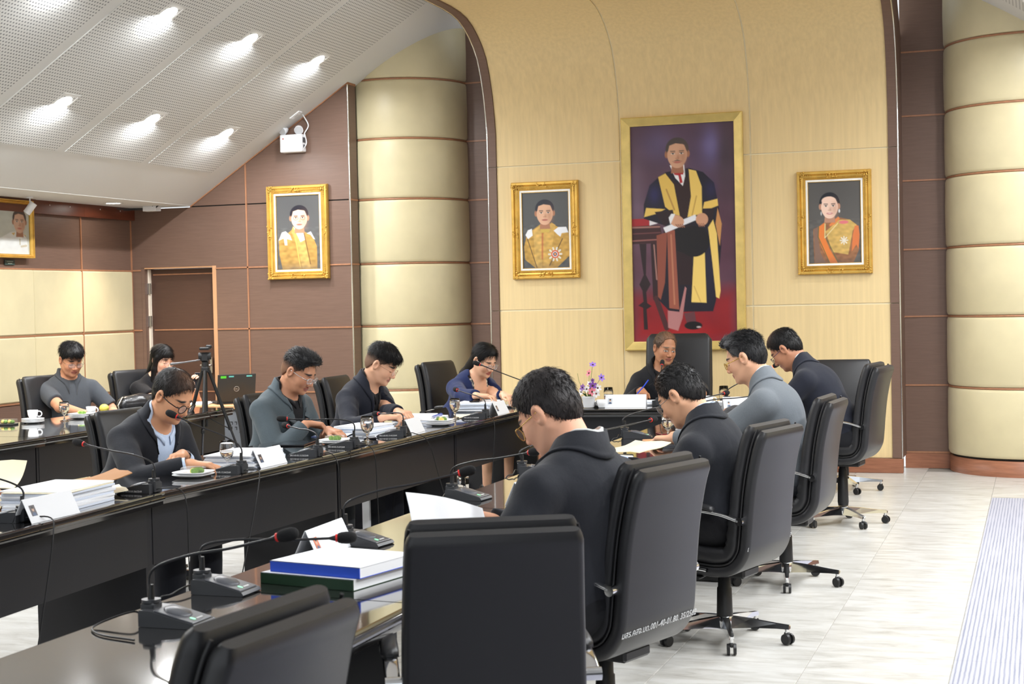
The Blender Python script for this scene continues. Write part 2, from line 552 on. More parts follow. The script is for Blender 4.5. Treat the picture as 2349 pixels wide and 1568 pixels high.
# ---- brown gable walls left and right (Y = 13.6), with door on the left one
def slope_z(x):
    return 2.619 + .637 * (x + 8.01) if x < XM else 2.619 + .637 * (2 * XM - x + 8.01)
def gable(nm, x0, x1, xv, mirror):
    """x from outer corner x0 to inner end x1 in left-wall coordinates"""
    fx = (lambda x: 2 * XM - x) if mirror else (lambda x: x)
    def poly(b, pts, y0, y1):
        pts = [(fx(p[0]), p[1]) for p in pts]
        if mirror:
            pts = pts[::-1]
        b.prism(pts, y0, y1, 'y')
    def top(x):
        return max(2.619, 2.619 + .637 * (x + 8.01))
    b = MB()
    for a, c in ((-8.72, -8.60), (-7.74, x1)):
        poly(b, [(a, 0), (c, 0), (c, top(c) - .02), (max(a, -8.01), top(max(a, -8.01)) - .02), (a, top(a) - .02)], YW + .014, YW + .20)
    poly(b, [(-8.60, 2.012), (-7.74, 2.012), (-7.74, top(-7.74) - .02), (-8.01, 2.6), (-8.60, 2.6)], YW + .014, YW + .20)
    root = tag(b.build(nm, M_DARK), kind='structure')
    rows = [0, .146, .755, 1.38, 1.985, 2.606, 4.0]
    cols = [(-8.70, -8.60), (-8.60, -7.74), (-7.74, -7.391), (-7.379, x1)]
    for ci, (a, c) in enumerate(cols):
        for r in range(6):
            if ci == 1 and r < 4:
                continue
            z0, z1 = rows[r] + .006, rows[r + 1] - .006
            if ci == 1 and r == 4:
                z0 = 2.012
            if ci == 0 and r == 4:
                z0 = 1.991
            t0, t1 = top(a) - .012, top(c) - .012
            if z0 >= t1 - .01:
                continue
            # clip rectangle by the slope
            pts = [(a, z0), (c, z0)]
            pts.append((c, min(z1, t1)))
            if z1 > t1 or z1 > t0:
                xs = (min(z1, t1) - .0 - 2.607) / .637 - 8.01
                if z1 < t1 and a < xs < c:
                    pts.append((xs, z1))
                if t0 > z0:
                    if a < -8.01 < c:
                        pts.append((-8.01, 2.607))
                    pts.append((a, min(t0, z1)))
                else:
                    xs = (z0 - 2.607) / .637 - 8.01
                    pts[0] = (xs, z0)
            else:
                pts.append((a, z1))
            b = MB()
            poly(b, pts, YW, YW + .02)
            b.build('brown_panel', M_BASE if r == 0 else M_BROWN, root)
    for z in rows[1:5]:
        for a, c in (((-8.70, -8.60), (-7.74, x1 + .0)) if z < 2 else ((max(-8.70, -8.70), x1),)):
            b = MB()
            poly(b, [(a, z - .007), (c, z - .007), (c, z + .007), (a, z + .007)], YW - .008, YW + .016)
            b.build('trim_strip', M_TRIM, root)
    b = MB()
    poly(b, [(-7.392, .15), (-7.378, .15), (-7.378, top(-7.378) - .02), (-7.392, top(-7.392) - .02)], YW - .008, YW + .016)
    b.build('trim_strip', M_TRIM, root)
    b = MB()
    poly(b, [(-8.01, 2.600), (x1, top(x1) - .019), (x1, top(x1) + .004), (-8.01, 2.623)], YW - .012, YW + .02)
    b.build('trim_strip', M_TRIM, root)
    # return at the inner end
    b = MB()
    xx = sorted((fx(x1 - .001), fx(x1 + .012)))
    b.bb(xx[0], xx[1], YW - .0, YW + .165, 0, top(x1) - .02)
    b.build('return_panel', M_BROWN, root)
    b = MB()
    b.bb(xx[0] - .004, xx[1] + .004, YW - .012, YW + .17, top(x1) - .02, top(x1) + .004)
    b.build('trim_strip', M_TRIM, root)
    MB().tube([(fx(x1 + .008), YW - .003, .15), (fx(x1 + .008), YW - .003, top(x1) - .02)], .008, 6).build('steel_strip', M_STEEL, root)
    for z in rows[1:6]:
        if z < top(x1):
            MB().bb(min(xx) - .002, max(xx) + .005, YW - .004, YW + .168, z - .007, z + .007).build('trim_strip', M_TRIM, root)
    return root
wall_left = gable('wall_front_left', -8.705, -6.272, -7.385, False)
wall_rt = gable('wall_front_right', -8.705, -6.272, -7.385, True)

# door in the left gable wall (and its twin on the right)
def door(nm, mirror):
    fx = (lambda x: 2 * XM - x) if mirror else (lambda x: x)
    def bb(x0, x1, *r):
        a, b = sorted((fx(x0), fx(x1)))
        return MB().bb(a, b, *r)
    M_LEAF = mat('dark_door_laminate', srgb(78, 54, 44), .45, var=(6, .1, (1, 1, 22)))
    d = bb(-8.555, -7.782, YW + .10, YW + .145, .01, 1.995).build(nm, M_LEAF)
    tag(d, kind='structure')
    bb(-7.782, -7.740, YW - .004, YW + .19, 0, 2.012).build('door_jamb', mat('pale_jamb_wood', srgb(196, 150, 112), .45), d)
    bb(-8.60, -8.562, YW + .004, YW + .19, 0, 2.012).build('door_jamb', M_BROWN, d)
    bb(-8.562, -7.782, YW + .004, YW + .19, 1.998, 2.012).build('door_head', mat('pale_jamb_wood', (.5, .4, .3)), d)
    bb(-8.562, -8.545, YW + .06, YW + .101, .02, 1.992).build('door_edge', mat('cream_door_edge', srgb(238, 226, 208), .5), d)
    for z in (1.80, 1.47, .35):
        bb(-8.580, -8.525, YW + .045, YW + .062, z - .055, z + .055).build('hinge', mat('zinc_hinge', (.55, .55, .55), .35, 1.0), d)
    for z in (.755, 1.38, 1.94):
        bb(-8.52, -7.79, YW + .094, YW + .101, z - .006, z + .006).build('door_trim', M_TRIM, d)
    h = MB()
    x = fx(-7.86)
    h.box((x, YW + .07, 1.02), (.03, .02, .16), 0, .004)
    h.tube([(x, YW + .085, 1.02), (x, YW + .04, 1.02), (fx(-7.97), YW + .04, 1.02)], .009, 8)
    h.build('door_handle', mat('brushed_handle', (.5, .5, .5), .3, 1.0), d)
door('door_1', False)
door('door_2', True)

# ---- side walls with padded fabric panels
def side(nm, mirror):
    fx = (lambda x: 2 * XM - x) if mirror else (lambda x: x)
    def bb(x0, x1, y0, y1, z0, z1, bev=0):
        a, b = sorted((fx(x0), fx(x1)))
        return MB().bb(a, b, y0, y1, z0, z1, bev)
    w = tag(bb(XL - .1, XL - .03, -2, 13.62, 0, 2.62).build(nm, M_DARK), kind='structure')
    ys = [13.60, 12.731, 11.944] + [11.944 - .87 * k for k in range(1, 12)]
    for k in range(len(ys) - 1):
        y1, y0 = ys[k], ys[k + 1]
        pr = .022 if k >= 2 else 0.0            # panels nearer the camera stand proud
        g = .006
        for z0, z1 in ((.775, 1.372), (1.372, 1.982)):
            b = bb(XL - .03, XL + .012 + pr, y0 + g, y1 - g, z0 + .006, z1 - .006, .014)
            b.build('padded_panel', M_PAD, w)
        bb(XL - .03, XL - .004 + pr, y0 + g, y1 - g, 1.988, 2.50).build('brown_panel', M_BROWN, w)
        bb(XL - .03, XL - .004 + pr, y0 + g, y1 - g, .15, .769).build('brown_panel', M_BROWN, w)
        bb(XL - .03, XL + .004 + pr, y0, y1, 0, .146).build('base_panel', M_BASE, w)
        if k != 2:
            bb(XL - .03, XL + .008 + pr, y1 - .012, y1 + .004, .15, 2.50).build('trim_strip', M_TRIM, w)
        for z in (.772, 1.372, 1.982):
            bb(XL - .03, XL + .004 + pr, y0, y1, z - .007, z + .007).build('trim_strip', M_TRIM, w)
        bb(XL - .03, XL + .05 + pr, y0 + .001, y1, 2.49, 2.613).build('cornice_beam', M_BEAM, w)
        for q in (.3, .7):
            b = MB()
            a = XL + .051 + pr
            yy = y0 + (y1 - y0) * q
            b.cyl((fx(a), yy, 2.575), (fx(a + .003), yy, 2.575), .006, n=8)
            b.build('screw_cap', mat('white_screw', (.7, .7, .68), .4), w)
    return w
wall_l = side('wall_left', False)
wall_r = side('wall_right', True)

# ---- ceiling: two perforated slopes, flat soffits, flat centre
ang = math.atan(.637)
def slope_ceiling(nm, mirror):
    s = -1 if mirror else 1
    x0 = -8.01 if not mirror else 2 * XM + 8.01
    L = 3.15 / math.cos(ang)
    root = empty(nm, (x0, 0, 2.607))
    root.rotation_euler = (0, -ang * s, 0)
    tag(root, kind='structure')
    def loc(b0, b1):
        return sorted((b0 * s, b1 * s))
    a, b = loc(0, L)
    MB().bb(a, b, -2, 14.5, .004, .08).build('plaster_slope', M_WHITE, root)
    u0 = (8.01 - 7.552) / math.cos(ang)
    a, b = loc(u0, L - .25)
    for k in range(9):
        yc = 12.675 - 1.252 * k
        MB().bb(a, b, yc - .565, yc + .565, -.001, .006).build('perforated_panel', M_PERF, root)
    return root
ceil_l = slope_ceiling('ceiling_slope_left', False)
ceil_r = slope_ceiling('ceiling_slope_right', True)
tag(MB().bb(XL - .05, -8.005, -2, 13.65, 2.613, 2.66).build('ceiling_soffit_left', M_WHITE), kind='structure')
tag(MB().bb(2 * XM + 8.005, XR + .05, -2, 13.65, 2.613, 2.66).build('ceiling_soffit_right', M_WHITE), kind='structure')
tag(MB().bb(-5.1, -1.06, -2, 9.0, 4.50, 4.56).build('ceiling_centre', M_WHITE), kind='structure')
tag(MB().bb(-5.02, -1.14, 8.98, 9.01, 4.22, 4.56).build('trim_1', M_BROWN), kind='structure')

# dark shadow gap where the slope meets the column
# ---- downlights in the slopes
M_LAMP = mat('lamp_glow', (1, 1, 1), .5, emit=((1.0, .985, .96), 60.0))
def downlight(x, y, label, group):
    s = 1 if x < XM else -1
    r = empty('square_downlight', (x, y, slope_z(x) - .006))
    r.rotation_euler = (0, -ang * s, 0)
    tag(r, label, 'ceiling light', group)
    h = .105
    b = MB()
    for sx, sy, w, l in ((-1, 0, .014, 2 * h), (1, 0, .014, 2 * h), (0, -1, 2 * h, .014), (0, 1, 2 * h, .014)):
        b.box((sx * h, sy * h, -.003), (w + .012, l + .012, .008), 0, .002)
    b.build('frame', M_WHITE, r)
    MB().box((0, 0, .004), (2 * h, 2 * h, .004)).build('recess', mat('recess_grey', (.16, .17, .19), .5), r)
    g = MB().lathe([(.001, -.010), (.05, -.012), (.082, -.006), (.085, .002)], 20)
    g.build('bulb', M_LAMP, r)
    ld = bpy.data.lights.new('lamp', 'AREA')
    ld.shape = 'DISK'; ld.size = .16; ld.energy = LAMP_W; ld.color = (.95, .975, 1.0); ld.spread = math.radians(170)
    lo = bpy.data.objects.new('lamp', ld)
    COL.objects.link(lo)
    lo.parent = r
    lo.location = (0, 0, -.022)
    lo.rotation_euler = (0, ang * s, 0)
rowname = {12.697: 'nearest the door wall', 11.44: 'in the second row from the door wall', 10.16: 'in the third row from the door wall'}
for j in range(8):
    y = 12.697 - 1.258 * j
    for x, nm in ((-6.149, 'upper'), (-7.095, 'lower')):
        rn = ('first', 'second', 'third', 'fourth', 'fifth', 'sixth', 'seventh', 'eighth')[j]
        downlight(x, y, f'lit square downlight in the left ceiling slope, {nm} line, {rn} from the far wall', 'downlights in the left ceiling slope')
for j in range(8):
    y = 12.697 - 1.258 * j
    for x, nm in ((2 * XM + 6.149, 'upper'), (2 * XM + 7.095, 'lower')):
        rn = ('first', 'second', 'third', 'fourth', 'fifth', 'sixth', 'seventh', 'eighth')[j]
        downlight(x, y, f'lit square downlight in the right ceiling slope, {nm} line, {rn} from the far wall', 'downlights in the right ceiling slope')
# round downlights in the soffit, washing the side wall
def round_light(x, y, label):
    r = empty('round_downlight', (x, y, 2.612))
    tag(r, label, 'ceiling light', 'round downlights in the left soffit')
    MB().lathe([(.065, .001), (.08, -.006), (.095, -.004), (.097, .001)], 28).build('rim', M_WHITE, r)
    MB().lathe([(.0005, -.003), (.066, -.002)], 28).build('bulb', mat('lamp_glow_warm', (1, 1, 1), .5, emit=((1, .95, .86), 40)), r)
    ld = bpy.data.lights.new('lamp', 'SPOT')
    ld.energy = 60; ld.color = (1, .82, .62); ld.spot_size = math.radians(105); ld.spot_blend = .7; ld.shadow_soft_size = .05
    lo = bpy.data.objects.new('lamp', ld)
    COL.objects.link(lo); lo.parent = r; lo.location = (0, 0, -.02)
    lo.rotation_euler = (0, math.radians(-16), 0)
round_light(-8.36, 12.77, 'lit round downlight in the soffit beside the white router')
round_light(-8.36, 10.2, 'lit round downlight in the soffit beyond the left edge portrait')
# ================================================================== TABLES
M_LACQ = mat('black_lacquer', (.012, .011, .011), 0.07, spec=.7, coat=1.0, bump=(3, .015, (1, 1, 1), .004))
M_LACQ2 = mat('black_panel_laminate', (.014, .014, .017), 0.32, spec=.45)

def table(corners, label, group, front, legs=(True, True)):
    """corners a,b (front edge, start->end) and c,d (rear edge, end->start); front = unit vector to the front"""
    a, b, c, d = [Vector((*p, 0)) for p in corners]
    mid = (a + b + c + d) / 4
    root = empty('conference_table', (mid.x, mid.y, 0))
    tag(root, label, 'table', group)
    P = [p - mid for p in (a, b, c, d)]
    def ring(inset, z):
        out = []
        for i in range(4):
            p, q, r = P[i], P[(i + 1) % 4], P[i - 1]
            e1 = (q - p).normalized(); e2 = (r - p).normalized()
            v = p + (e1 + e2) * inset
            out.append((v.x, v.y, z))
        return out
    m = MB()
    prof = [(.03, .690), (.012, .690), (.012, .706), (.004, .710), (.0, .716), (.0, .722), (.006, .727), (.012, .730), (.006, .735), (.001, .742), (.003, .748), (.010, .750)]
    # inset applies at front and rear only; ends stay flush so the row reads as one surface
    rows = []
    fv = (P[0] - P[3]).normalized(); bv = -fv
    for ins, z in prof:
        rows.append([tuple(P[0] + bv * ins + Vector((0, 0, z))), tuple(P[1] + bv * ins + Vector((0, 0, z))), tuple(P[2] + fv * ins + Vector((0, 0, z))), tuple(P[3] + fv * ins + Vector((0, 0, z)))])
    vs = [p for r in rows for p in r]
    fs = []
    for i in range(len(rows) - 1):
        for k in range(4):
            fs.append((i * 4 + k, i * 4 + (k + 1) % 4, (i + 1) * 4 + (k + 1) % 4, (i + 1) * 4 + k))
    k = (len(rows) - 1) * 4
    fs.append((k, k + 1, k + 2, k + 3))
    fs.append((3, 2, 1, 0))
    cr = (P[1] - P[0]).cross(P[2] - P[1]).z
    if cr < 0:
        fs = [f[::-1] for f in fs]
    m.add(vs, fs)
    m.build('tabletop', M_LACQ, root)
    def slab(p, q, th, z0, z1, nm):
        t = (q - p).normalized()
        nrm = Vector((-t.y, t.x, 0)) * th / 2
        pts = [p - nrm, q - nrm, q + nrm, p + nrm]
        MB().prism([(v.x, v.y) for v in pts], z0, z1).build(nm, M_LACQ2, root)
    t = (P[1] - P[0]).normalized()
    fl, fr = P[0] + bv * .10 + t * .03, P[1] + bv * .10 - t * .03
    slab(fl, fr, .025, .40, .69, 'modesty_panel')
    rl, rr = P[3] + fv * .08 + t * .03, P[2] + fv * .08 - t * .03
    slab(P[0] + bv * .09 + t * .022, rl - t * .008, .035, 0, .69, 'end_panel')
    slab(P[1] + bv * .09 - t * .022, rr + t * .008, .035, 0, .69, 'end_panel')
    return root
sl = -.10
# left row: front edge faces +X
LXf, LXr = -3.815, -4.585
ly = [4.33, 6.245, 8.175, 10.08, 11.99]
dx = [-.0, -.045, .0, .0, .0]
nmL = ['black lacquer meeting table at the left edge under the brown envelopes', 'black lacquer meeting table in front of the man with round dark glasses', 'black lacquer meeting table in front of the man in the grey green suit', 'black lacquer meeting table in front of the woman in the navy jacket']
for k in range(4):
    xa, xb = ((-3.745, -3.85), (-3.86, -3.80), (-3.80, -3.80), (-3.80, -3.80))[k]
    table(((xa, ly[k] + .004), (xb, ly[k + 1] - .004), (xb - .77, ly[k + 1] - .004), (xa - .77, ly[k] + .004)), nmL[k], 'tables of the left row', 1)
# right row: front edge faces -X
RXf, RXr = -2.435, -1.685
ry = [2.19, 4.098, 5.985, 7.88, 9.77, 11.2]
nmR = ['black lacquer meeting table nearest the camera carrying the first table microphone', 'black lacquer meeting table under the blue and green books', 'black lacquer meeting table in front of the man in the black jacket', 'black lacquer meeting table under the green spectacle case', 'black lacquer meeting table under the folded black jacket']
for k in range(5):
    y0, y1 = ry[k] + .004, ry[k + 1] - .004
    table(((RXf, y1), (RXf, y0), (RXr, y0 + sl * .75), (RXr, y1 + sl * .75)), nmR[k], 'tables of the right row', -1)
# head table, slightly turned
table(((-3.78, 11.36 + .66), (-3.66, 11.375), (-1.98, 11.60), (-2.07, 12.27)), '', '', 0) if False else None
table(((-3.70, 11.40), (-1.88, 11.62), (-1.97, 12.37), (-3.79, 12.15)), 'black lacquer head table below the tall portrait', 'tables of the head end', 0)
# table of the back row at the left
table(((-6.33, 6.92), (-6.335, 8.805), (-7.42, 8.805), (-7.42, 6.92)), 'black lacquer table of the back row at the far left edge', 'tables of the back row', 1)
table(((-6.34, 8.815), (-6.40, 10.72), (-7.44, 10.72), (-7.42, 8.815)), 'black lacquer table of the back row in front of the man in the polo shirt', 'tables of the back row', 1)
table(((-6.40, 10.73), (-6.44, 11.55), (-7.44, 11.55), (-7.44, 10.73)), 'short black lacquer table of the back row holding a black handbag', 'tables of the back row', 1)

# ================================================================== OFFICE CHAIRS
M_LEATH = mat('black_leather', (.020, .020, .022), 0.38, spec=.5, bump=(260, .12, (1, 1, 1), .002), var=(3, .15))
M_LEATH2 = mat('black_leather_shell', (.024, .024, .026), 0.34, spec=.5, bump=(300, .10, (1, 1, 1), .002))
M_CHROME = mat('chrome', (.82, .83, .85), 0.10, 1.0)
M_PLAST = mat('black_plastic', (.015, .015, .016), 0.42)
M_PEN = mat('white_marker', (.72, .74, .76), .6)

def spline(pts, n):
    P = [np.array(p, float) for p in pts]
    P = [2 * P[0] - P[1]] + P + [2 * P[-1] - P[-2]]
    out = []
    m = len(P) - 3
    for i in range(m):
        for k in range(n):
            t = k / n
            a, b, c, d = P[i:i + 4]
            out.append(.5 * (2 * b + (c - a) * t + (2 * a - 5 * b + 4 * c - d) * t * t + (3 * b - a - 3 * c + d) * t ** 3))
    out.append(P[-2])
    return out

def slab_sweep(mb, path, widths, th, off, rnd=.018, ribs=None):
    """sweep rounded rectangle (width along y, thickness along path normal) along xz path"""
    N = len(path)
    rings = []
    for i in range(N):
        a, b = path[max(i - 1, 0)], path[min(i + 1, N - 1)]
        t = np.array([b[0] - a[0], b[1] - a[1]]); t /= np.linalg.norm(t)
        nrm = np.array([t[1], -t[0]])
        w = widths[i] / 2
        tk = th[i] / 2
        e = 1.0
        if i == 0 or i == N - 1: e = .55
        elif i == 1 or i == N - 2: e = .9
        r = min(rnd, tk * .95)
        ring = []
        for (sy, sn) in ((1, 1), (-1, 1), (-1, -1), (1, -1)):
            for q in range(4):
                an = q / 3 * PI / 2
                if (sy, sn) == (1, 1): cy, cn = math.cos(an), math.sin(an)
                elif (sy, sn) == (-1, 1): cy, cn = -math.sin(an), math.cos(an)
                elif (sy, sn) == (-1, -1): cy, cn = -math.cos(an), -math.sin(an)
                else: cy, cn = math.sin(an), -math.cos(an)
                y = sy * (w * (.985 if e < .6 else 1) - r) + cy * r
                nn = (sn * (tk - r) + cn * r) * e
                bul = 0
                if ribs is not None and sn > 0:
                    bul = ribs[i]
                p = path[i] + nrm * (nn + off + bul)
                ring.append((p[0], y, p[1]))
        rings.append(ring)
    m = len(rings[0])
    vs = [p for r in rings for p in r]
    fs = []
    for i in range(N - 1):
        for k in range(m):
            k2 = (k + 1) % m
            fs.append((i * m + k, (i + 1) * m + k, (i + 1) * m + k2, i * m + k2))
    mb.add(vs, fs, True)
    mb.add(rings[0], [tuple(range(m))], True)
    mb.add(rings[-1], [tuple(range(m - 1, -1, -1))], True)

def make_chair(tall=False):
    root = empty('office_chair', (0, 0, 0))
    up = empty('seat_unit', (0, 0, 0))
    # J shaped path, front of seat -> up the back (x forward, z up)
    H = 1.03
    if not tall:
        key = [(.25, .395), (.17, .405), (.02, .395), (-.12, .385), (-.20, .400), (-.245, .455), (-.258, .53), (-.268, .64), (-.285, .78), (-.315, .92), (-.345, 1.005)]
    else:
        key = [(.25, .395), (.17, .405), (.02, .395), (-.12, .385), (-.20, .400), (-.245, .455), (-.258, .55), (-.27, .72), (-.29, .92), (-.32, 1.10), (-.35, 1.24)]
    key = [(a + .06, b) for a, b in key]
    path = spline(key, 6)
    N = len(path)
    s = np.linspace(0, 1, N)
    wid = np.interp(s, [0, .05, .3, .5, .75, .97, 1], [.46, .485, .50, .485, .475, .455, .44] if not tall else [.48, .51, .54, .56, .58, .57, .50])
    # rear shell and front cushion
    b = MB()
    slab_sweep(b, path, wid - .0, np.full(N, .052), -.018, .020)
    b.build('rear_shell', M_LEATH2, root)
    ribs = np.zeros(N)
    lo = (s > .52) & (s < .68)
    ribs[lo] = .010 * np.abs(np.sin((s[lo] - .52) / .16 * PI * 3.0)) - .004
    th = np.interp(s, [0, .06, .3, .45, .6, .85, 1], [.05, .07, .075, .07, .06, .058, .05])
    b = MB()
    path2 = [p for p in path]
    w2 = wid * np.interp(s, [0, .1, .5, .9, 1], [.985, .99, .98, .985, .98])
    slab_sweep(b, path2, w2, th, .048, .026, ribs)
    b.build('cushion', M_LEATH, root)
    # piping between the two
    for sg in (-1, 1):
        pts = []
        for i in range(0, N, 2):
            a, c = path[max(i - 1, 0)], path[min(i + 1, N - 1)]
            t = np.array([c[0] - a[0], c[1] - a[1]]); t /= np.linalg.norm(t)
            q = path[i] + np.array([t[1], -t[0]]) * .010
            pts.append((q[0], sg * (wid[i] / 2 - .004), q[1]))
        MB().tube(pts, .0045, 6).build('piping', M_PLAST, root)
    # armrests: chrome loop + pad
    for sg in (-1, 1):
        y = sg * .262
        loop = spline([(a + .06, b) for a, b in [(-.262, .605), (-.16, .632), (-.02, .643), (.10, .628), (.175, .565), (.17, .49), (.10, .42), (-.02, .385), (-.10, .375)]], 5)
        pts = [(p[0], y, p[1]) for p in loop]
        b = MB()
        # flat bar section
        rings = []
        for i, p in enumerate(loop):
            a, c = loop[max(i - 1, 0)], loop[min(i + 1, len(loop) - 1)]
            t = np.array([c[0] - a[0], c[1] - a[1]]); t /= np.linalg.norm(t)
            nn = np.array([t[1], -t[0]])
            hw = .020 if i < len(loop) * .45 else .013
            rings.append([(p[0] + nn[0] * q, y + dy, p[1] + nn[1] * q) for dy, q in ((-hw, .004), (-hw * .7, .008), (hw * .7, .008), (hw, .004), (hw, -.004), (hw * .7, -.007), (-hw * .7, -.007), (-hw, -.004))])
        m8 = 8
        vs = [p for r in rings for p in r]
        fs = [(i * m8 + k, i * m8 + (k + 1) % m8, (i + 1) * m8 + (k + 1) % m8, (i + 1) * m8 + k) for i in range(len(rings) - 1) for k in range(m8)]
        if sg > -5:
            b.add(vs, fs, True)
        b.cyl((-.208, y - sg * .03, .603), (-.208, y + sg * .020, .603), .018, n=14)
        b.cyl((.04, y, .385), (.04, sg * .20, .375), .012, n=8)
        arm = b.build('armrest', M_CHROME, root)
        b = MB()
        rings = []
        pp = spline([(a + .06, b) for a, b in [(-.14, .646), (-.10, .657), (0, .662), (.09, .652), (.145, .610)]], 4)
        for i, p in enumerate(pp):
            e = 1 if 0 < i < len(pp) - 1 else .4
            rings.append([(p[0], y + dy * e, p[1] + dz * e) for dy, dz in ((-.024, -.008), (-.024, .004), (-.014, .013), (.014, .013), (.024, .004), (.024, -.008))])
        vs = [p for r in rings for p in r]
        fs = [(i * 6 + k, (i + 1) * 6 + k, (i + 1) * 6 + (k + 1) % 6, i * 6 + (k + 1) % 6) for i in range(len(rings) - 1) for k in range(6)]
        b.add(vs, fs, True)
        b.add(rings[0], [(0, 1, 2, 3, 4, 5)]); b.add(rings[-1], [(5, 4, 3, 2, 1, 0)])
        b.build('arm_pad', M_LEATH, arm)
    # mechanism
    b = MB().box((-.02, 0, .335), (.24, .17, .045), 0, .01).box((.02, .14, .335), (.03, .16, .012), 0, .004).box((.02, .23, .334), (.04, .05, .010), 0, .004)
    b.build('tilt_mechanism', M_PLAST, root)
    b = MB().lathe([(.001, .10), (.034, .10), (.038, .12), (.034, .25), (.030, .255), (.029, .295), (.024, .30), (.022, .33), (.001, .33)], 20)
    b.build('gas_column', M_PLAST, root)
    b = MB().lathe([(.001, .060), (.036, .062), (.040, .075), (.040, .118), (.036, .124), (.001, .124)], 20)
    for k in range(5):
        a = 2 * PI * k / 5 + .35
        ca, sa = math.cos(a), math.sin(a)
        R = Matrix.Rotation(a, 4, 'Z')
        rr = []
        for x, w, z0, z1 in ((.03, .022, .066, .120), (.12, .019, .072, .112), (.24, .015, .074, .096), (.298, .013, .072, .090), (.305, .008, .076, .086)):
            rr.append([(x, -w, z0), (x, w, z0), (x, w * .75, z1), (x, -w * .75, z1)])
        vs = [tuple(R @ Vector(p)) for r in rr for p in r]
        fs = [(i * 4 + q, (i + 1) * 4 + q, (i + 1) * 4 + (q + 1) % 4, i * 4 + (q + 1) % 4) for i in range(4) for q in range(4)]
        b.add(vs, [f[::-1] for f in fs]); b.add([vs[-4], vs[-3], vs[-2], vs[-1]], [(0, 1, 2, 3)])
        b.cyl((.288 * ca, .288 * sa, .05), (.288 * ca, .288 * sa, .09), .010, n=10)
    base = b.build('star_base', M_CHROME, root)
    for k in range(5):
        a = 2 * PI * k / 5 + .35
        cx, cy = .288 * math.cos(a), .288 * math.sin(a)
        ry_ = a * 2.3 + k
        cb = MB()
        ux, uy = math.cos(ry_), math.sin(ry_)
        for sg in (-1, 1):
            o = Vector((cx + ux * .004, cy + uy * .004, .027))
            side_ = Vector((-uy, ux, 0))
            cb.cyl(o + side_ * sg * .008, o + side_ * sg * .021, .0265, .0245, n=16)
        cb.box((cx, cy, .048), (.030, .022, .022), ry_, .006)
        cb.build('caster', M_PLAST, base)
    up_ = up
    bpy.data.objects.remove(up_)
    return root

proto = make_chair(False)
proto_tall = make_chair(True)
_used = {'n': 0, 't': 0}
def place_chair(x, y, facing_deg, label, group, dz=0.0, tall=False, text=None, base_rot=0.0):
    src = proto_tall if tall else proto
    key = 't' if tall else 'n'
    if _used[key] == 0:
        c = src
    else:
        c = copy_tree(src)
    _used[key] += 1
    c.location = (x, y, 0)
    c.rotation_euler = (0, 0, math.radians(facing_deg))
    tag(c, label, 'chair', group)
    for ch in c.children:
        nm = ch.name.split('.')[0]
        ch.rotation_euler = (0, 0, 0)
        if nm in ('star_base',):
            ch.location = (0, 0, 0)
            ch.rotation_euler = (0, 0, base_rot)
        elif nm == 'gas_column':
            ch.location = (0, 0, 0)
            ch.scale = (1, 1, (.33 + dz) / .33)
            ch.location = (0, 0, 0)
        else:
            ch.location = (0, 0, dz)
    return c

def text_mesh(s, size, extrude=0.0004, font_align='CENTER'):
    cu = bpy.data.curves.new('t', 'FONT')
    cu.body = s
    cu.size = size
    cu.align_x = font_align
    cu.extrude = extrude
    cu.resolution_u = 2
    o = bpy.data.objects.new('t', cu)
    COL.objects.link(o)
    dg = bpy.context.evaluated_depsgraph_get()
    me = bpy.data.meshes.new_from_object(o.evaluated_get(dg))
    bpy.data.objects.remove(o)
    return me

def chair_text(c, s, dz):
    me = text_mesh(s, .034)
    o = bpy.data.objects.new('marker_writing', me)
    me.materials.clear()
    me.materials.append(M_PEN)
    COL.objects.link(o)
    o.parent = c
    # on the rear shell near the bend: text x -> -y local, normal -> -x/-z
    a = math.radians(16)
    nrm = Vector((-math.cos(a), 0, -math.sin(a)))
    right = Vector((0, -1, 0))
    upv = nrm.cross(right)
    M = Matrix((right, upv, nrm)).transposed().to_4x4()
    M.translation = Vector((-.2295, 0, .468 + dz))
    o.matrix_local = M
g_r = 'black office chairs along the right row'
g_l = 'black office chairs along the left row'
cG = place_chair(-1.585, 2.53, 174.6, 'black leather office chair cut off at the bottom edge, nearest the camera', g_r, .03)
cF = place_chair(-1.44, 3.93, 116, 'empty black leather office chair seen squarely from behind in front', g_r, .02)
cE = place_chair(-1.47, 5.24, 162, 'black leather office chair holding the man in the black jacket', g_r, .03)
cD = place_chair(-1.40, 7.06, 166, 'black leather office chair behind the man in black with the light blue cuff', g_r, .0, base_rot=.5)
cC = place_chair(-1.348, 8.56, 176, 'black leather office chair behind the man in the light grey suit', g_r, .02, base_rot=.2)
cB = place_chair(-1.31, 10.87, 172, 'black leather office chair behind the man with the lowered mask', g_r, .095, base_rot=.7)
cA = place_chair(-1.52, 12.72, -84, 'empty black leather office chair facing the room before the maple wall', 'black office chairs at the head end', .03)
chair_text(cE, 'มสร.คสจ.บด.001-40-01.80. 35/2562', 0)
chair_text(cD, 'มสร.คสจ.บด.001-40-01.80. 37/2562', 0)
place_chair(-4.79, 7.66, -4, 'black leather office chair behind the man with round dark glasses', g_l, .0)
place_chair(-4.68, 9.17, -2, 'black leather office chair behind the man in the grey green suit', g_l, .0)
place_chair(-4.72, 10.42, 2, 'black leather office chair behind the man in the dark zip jacket', g_l, .045)
place_chair(-4.62, 12.14, -14, 'black leather office chair behind the woman in the navy jacket', g_l, .075)
place_chair(-7.90, 11.22, -10, 'black leather office chair behind the man in the polo shirt', 'black office chairs of the back row', .02)
place_chair(-7.62, 12.14, -18, 'black leather office chair behind the woman with the phone', 'black office chairs of the back row', .02)
place_chair(-4.86, 5.35, 0, 'black leather office chair beyond the left edge', g_l, .0)
